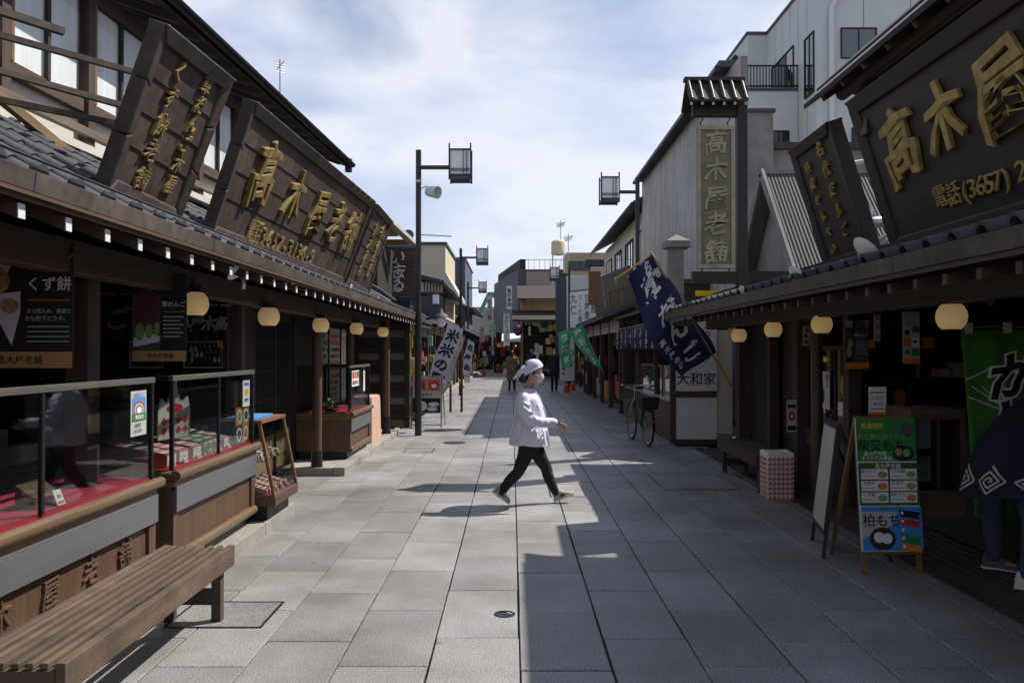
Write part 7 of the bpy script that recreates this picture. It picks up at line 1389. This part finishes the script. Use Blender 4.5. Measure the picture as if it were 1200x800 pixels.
# person bending at the right edge
pr = E('person', 'person in a navy coat with white square spirals and jeans bending at the right edge', 'person', (3.45, 5.5, 0))
H0, CH, HD = V((3.5, 5.6, .84)), V((3.78, 5.5, 1.2)), V((3.98, 5.42, 1.38))
Lh = V((3.46, 5.35, .07)); Rh = V((3.54, 5.86, .07))
b = MB(); qh = head(b, HD, (.75, -.3, -.5), 1.0); b.tube([CH, HD + V((-.05, .03, -.05))], [.07, .05], 12); b.tube([H0, H0.lerp(CH, .5), CH], [(.11, .14), (.1, .13), (.11, .16)], 16)
for a, k_, hp in ((Lh, V((3.50, 5.36, .46)), V((3.5, 5.5, .82))), (Rh, V((3.47, 5.78, .46)), V((3.5, 5.72, .82)))): limb(b, [hp, k_, a], [.08, .052, .038])
for sh, el, wr_ in ((V((3.8, 5.32, 1.2)), V((3.98, 5.2, .98)), V((4.15, 5.15, .82))), (V((3.82, 5.68, 1.2)), V((4.0, 5.7, 1.0)), V((4.2, 5.6, .88)))): limb(b, [sh, el, wr_], [.05, .04, .028]); hand(b, wr_, (.6, 0, -.5), (0, 1, .2))
b.build('body', 'skin', pr, remesh=.009)
b = MB(); b.ball(H0 + V((0, 0, -.02)), (.13, .17, .14))
for a, k_, hp in ((Lh, V((3.50, 5.36, .46)), V((3.5, 5.5, .8))), (Rh, V((3.47, 5.78, .46)), V((3.5, 5.72, .8)))): limb(b, [hp, hp.lerp(k_, .5), k_, k_.lerp(a, .5), a + V((0, 0, .03))], [.1, .09, .072, .066, .056])
b.build('jeans', 'denim', pr, remesh=.01, disp=(.012, .05))
ax = (CH - H0).normalized()
CR = [(V((3.46, 5.55, .60)), .30, .30), (V((3.48, 5.56, .74)), .265, .28), (V((3.53, 5.56, .92)), .225, .25), (V((3.63, 5.54, 1.08)), .2, .24), (V((3.74, 5.52, 1.2)), .17, .22), (V((3.84, 5.48, 1.29)), .09, .1)]
FO = lambda v: .055 * max(.25, 1 - v / 4)
def coat_pt(u, v, n=0):
    v = max(0, min(.9999, v)) * (len(CR) - 1); i = int(v); f = v - i; c = CR[i][0].lerp(CR[i + 1][0], f); a = CR[i][1] + (CR[i + 1][1] - CR[i][1]) * f + n; w_ = CR[i][2] + (CR[i + 1][2] - CR[i][2]) * f + n; t = u
    tilt = .5 * min(1, v / 3); X_ = V((math.cos(tilt), 0, -math.sin(tilt))); return c + X_ * a * math.cos(t) * (1 + FO(v) * math.sin(7 * t + v)) + V((0, w_ * math.sin(t) * (1 + FO(v) * math.sin(9 * t - v)), .02 * math.sin(3 * t + 1) * max(0, 1 - v)))
b = MB(); b.loft([[coat_pt(2 * math.pi * j / 48, i / 24) for j in range(48)] for i in range(25)]); o = b.build('coat', 'night_cloth', pr, smooth=True)
b = MB()
for ce in (-.2, -1.0, -1.8, -2.6, -3.4):
    cv = .17 + .03 * (ce + 1.05)
    pts = [( ce + a / .27, cv + bb * 1.05 ) for a, bb in spiral(0, 0, .075, 10)]
    for (a1, b1), (a2, b2) in zip(pts, pts[1:]):
        K = 4
        for i in range(K):
            t0, t1 = i / K, (i + 1) / K; u0, v0, u1, v1 = a1 + (a2 - a1) * t0, b1 + (b2 - b1) * t0, a1 + (a2 - a1) * t1, b1 + (b2 - b1) * t1
            dx, dy = (u1 - u0) * .27, (v1 - v0); l = math.hypot(dx, dy) or 1; nx, ny = -dy / l * .007, dx / l * .007
            b.add([coat_pt(u0 + nx / .27, v0 + ny, .004), coat_pt(u0 - nx / .27, v0 - ny, .004), coat_pt(u1 - nx / .27, v1 - ny, .004), coat_pt(u1 + nx / .27, v1 + ny, .004)], [(0, 1, 2, 3)])
b.build('spiral_print', 'paper_shade', o)
b = MB()
for sh, el, wr_ in ((V((3.78, 5.32, 1.2)), V((3.98, 5.2, .98)), V((4.12, 5.16, .85))), (V((3.8, 5.68, 1.2)), V((4.0, 5.7, 1.0)), V((4.16, 5.62, .91)))): limb(b, [sh, el, wr_], [.08, .07, .06])
b.build('sleeves', 'night_cloth', pr, remesh=.012); b = MB(); b.ball(HD + V((-.02, .01, .03)), .11, 16, 12); b.build('hair', 'hair', pr, remesh=.01)
for a in (Lh, Rh):
    n_ = E('shoe', None, None, a, parent=pr); d = V((.75, -.55, 0)).normalized(); h0 = V((a.x, a.y, .02)) - d * .08; b = MB(); shoe(b, h0, h0 + d * .27, (0, 0, 1), .048, h=.1); b.build('upper', 'dark_grey' if a is Rh else 'sole', n_, smooth=True)
    b = MB(); shoe(b, h0 - V((0, 0, .016)) - d * .005, h0 + d * .28 - V((0, 0, .016)), (0, 0, 1), .051, h=.028); b.build('sole', 'sole', n_, smooth=True)
    b = MB(); m = h0 + d * .12 + V((0, -.046, .045)); b.tube([m, m + d * .07 + V((0, 0, -.012))], .009, 6); b.build('side_stripe', 'ink_orange' if a is Rh else 'grey_panel', n_)
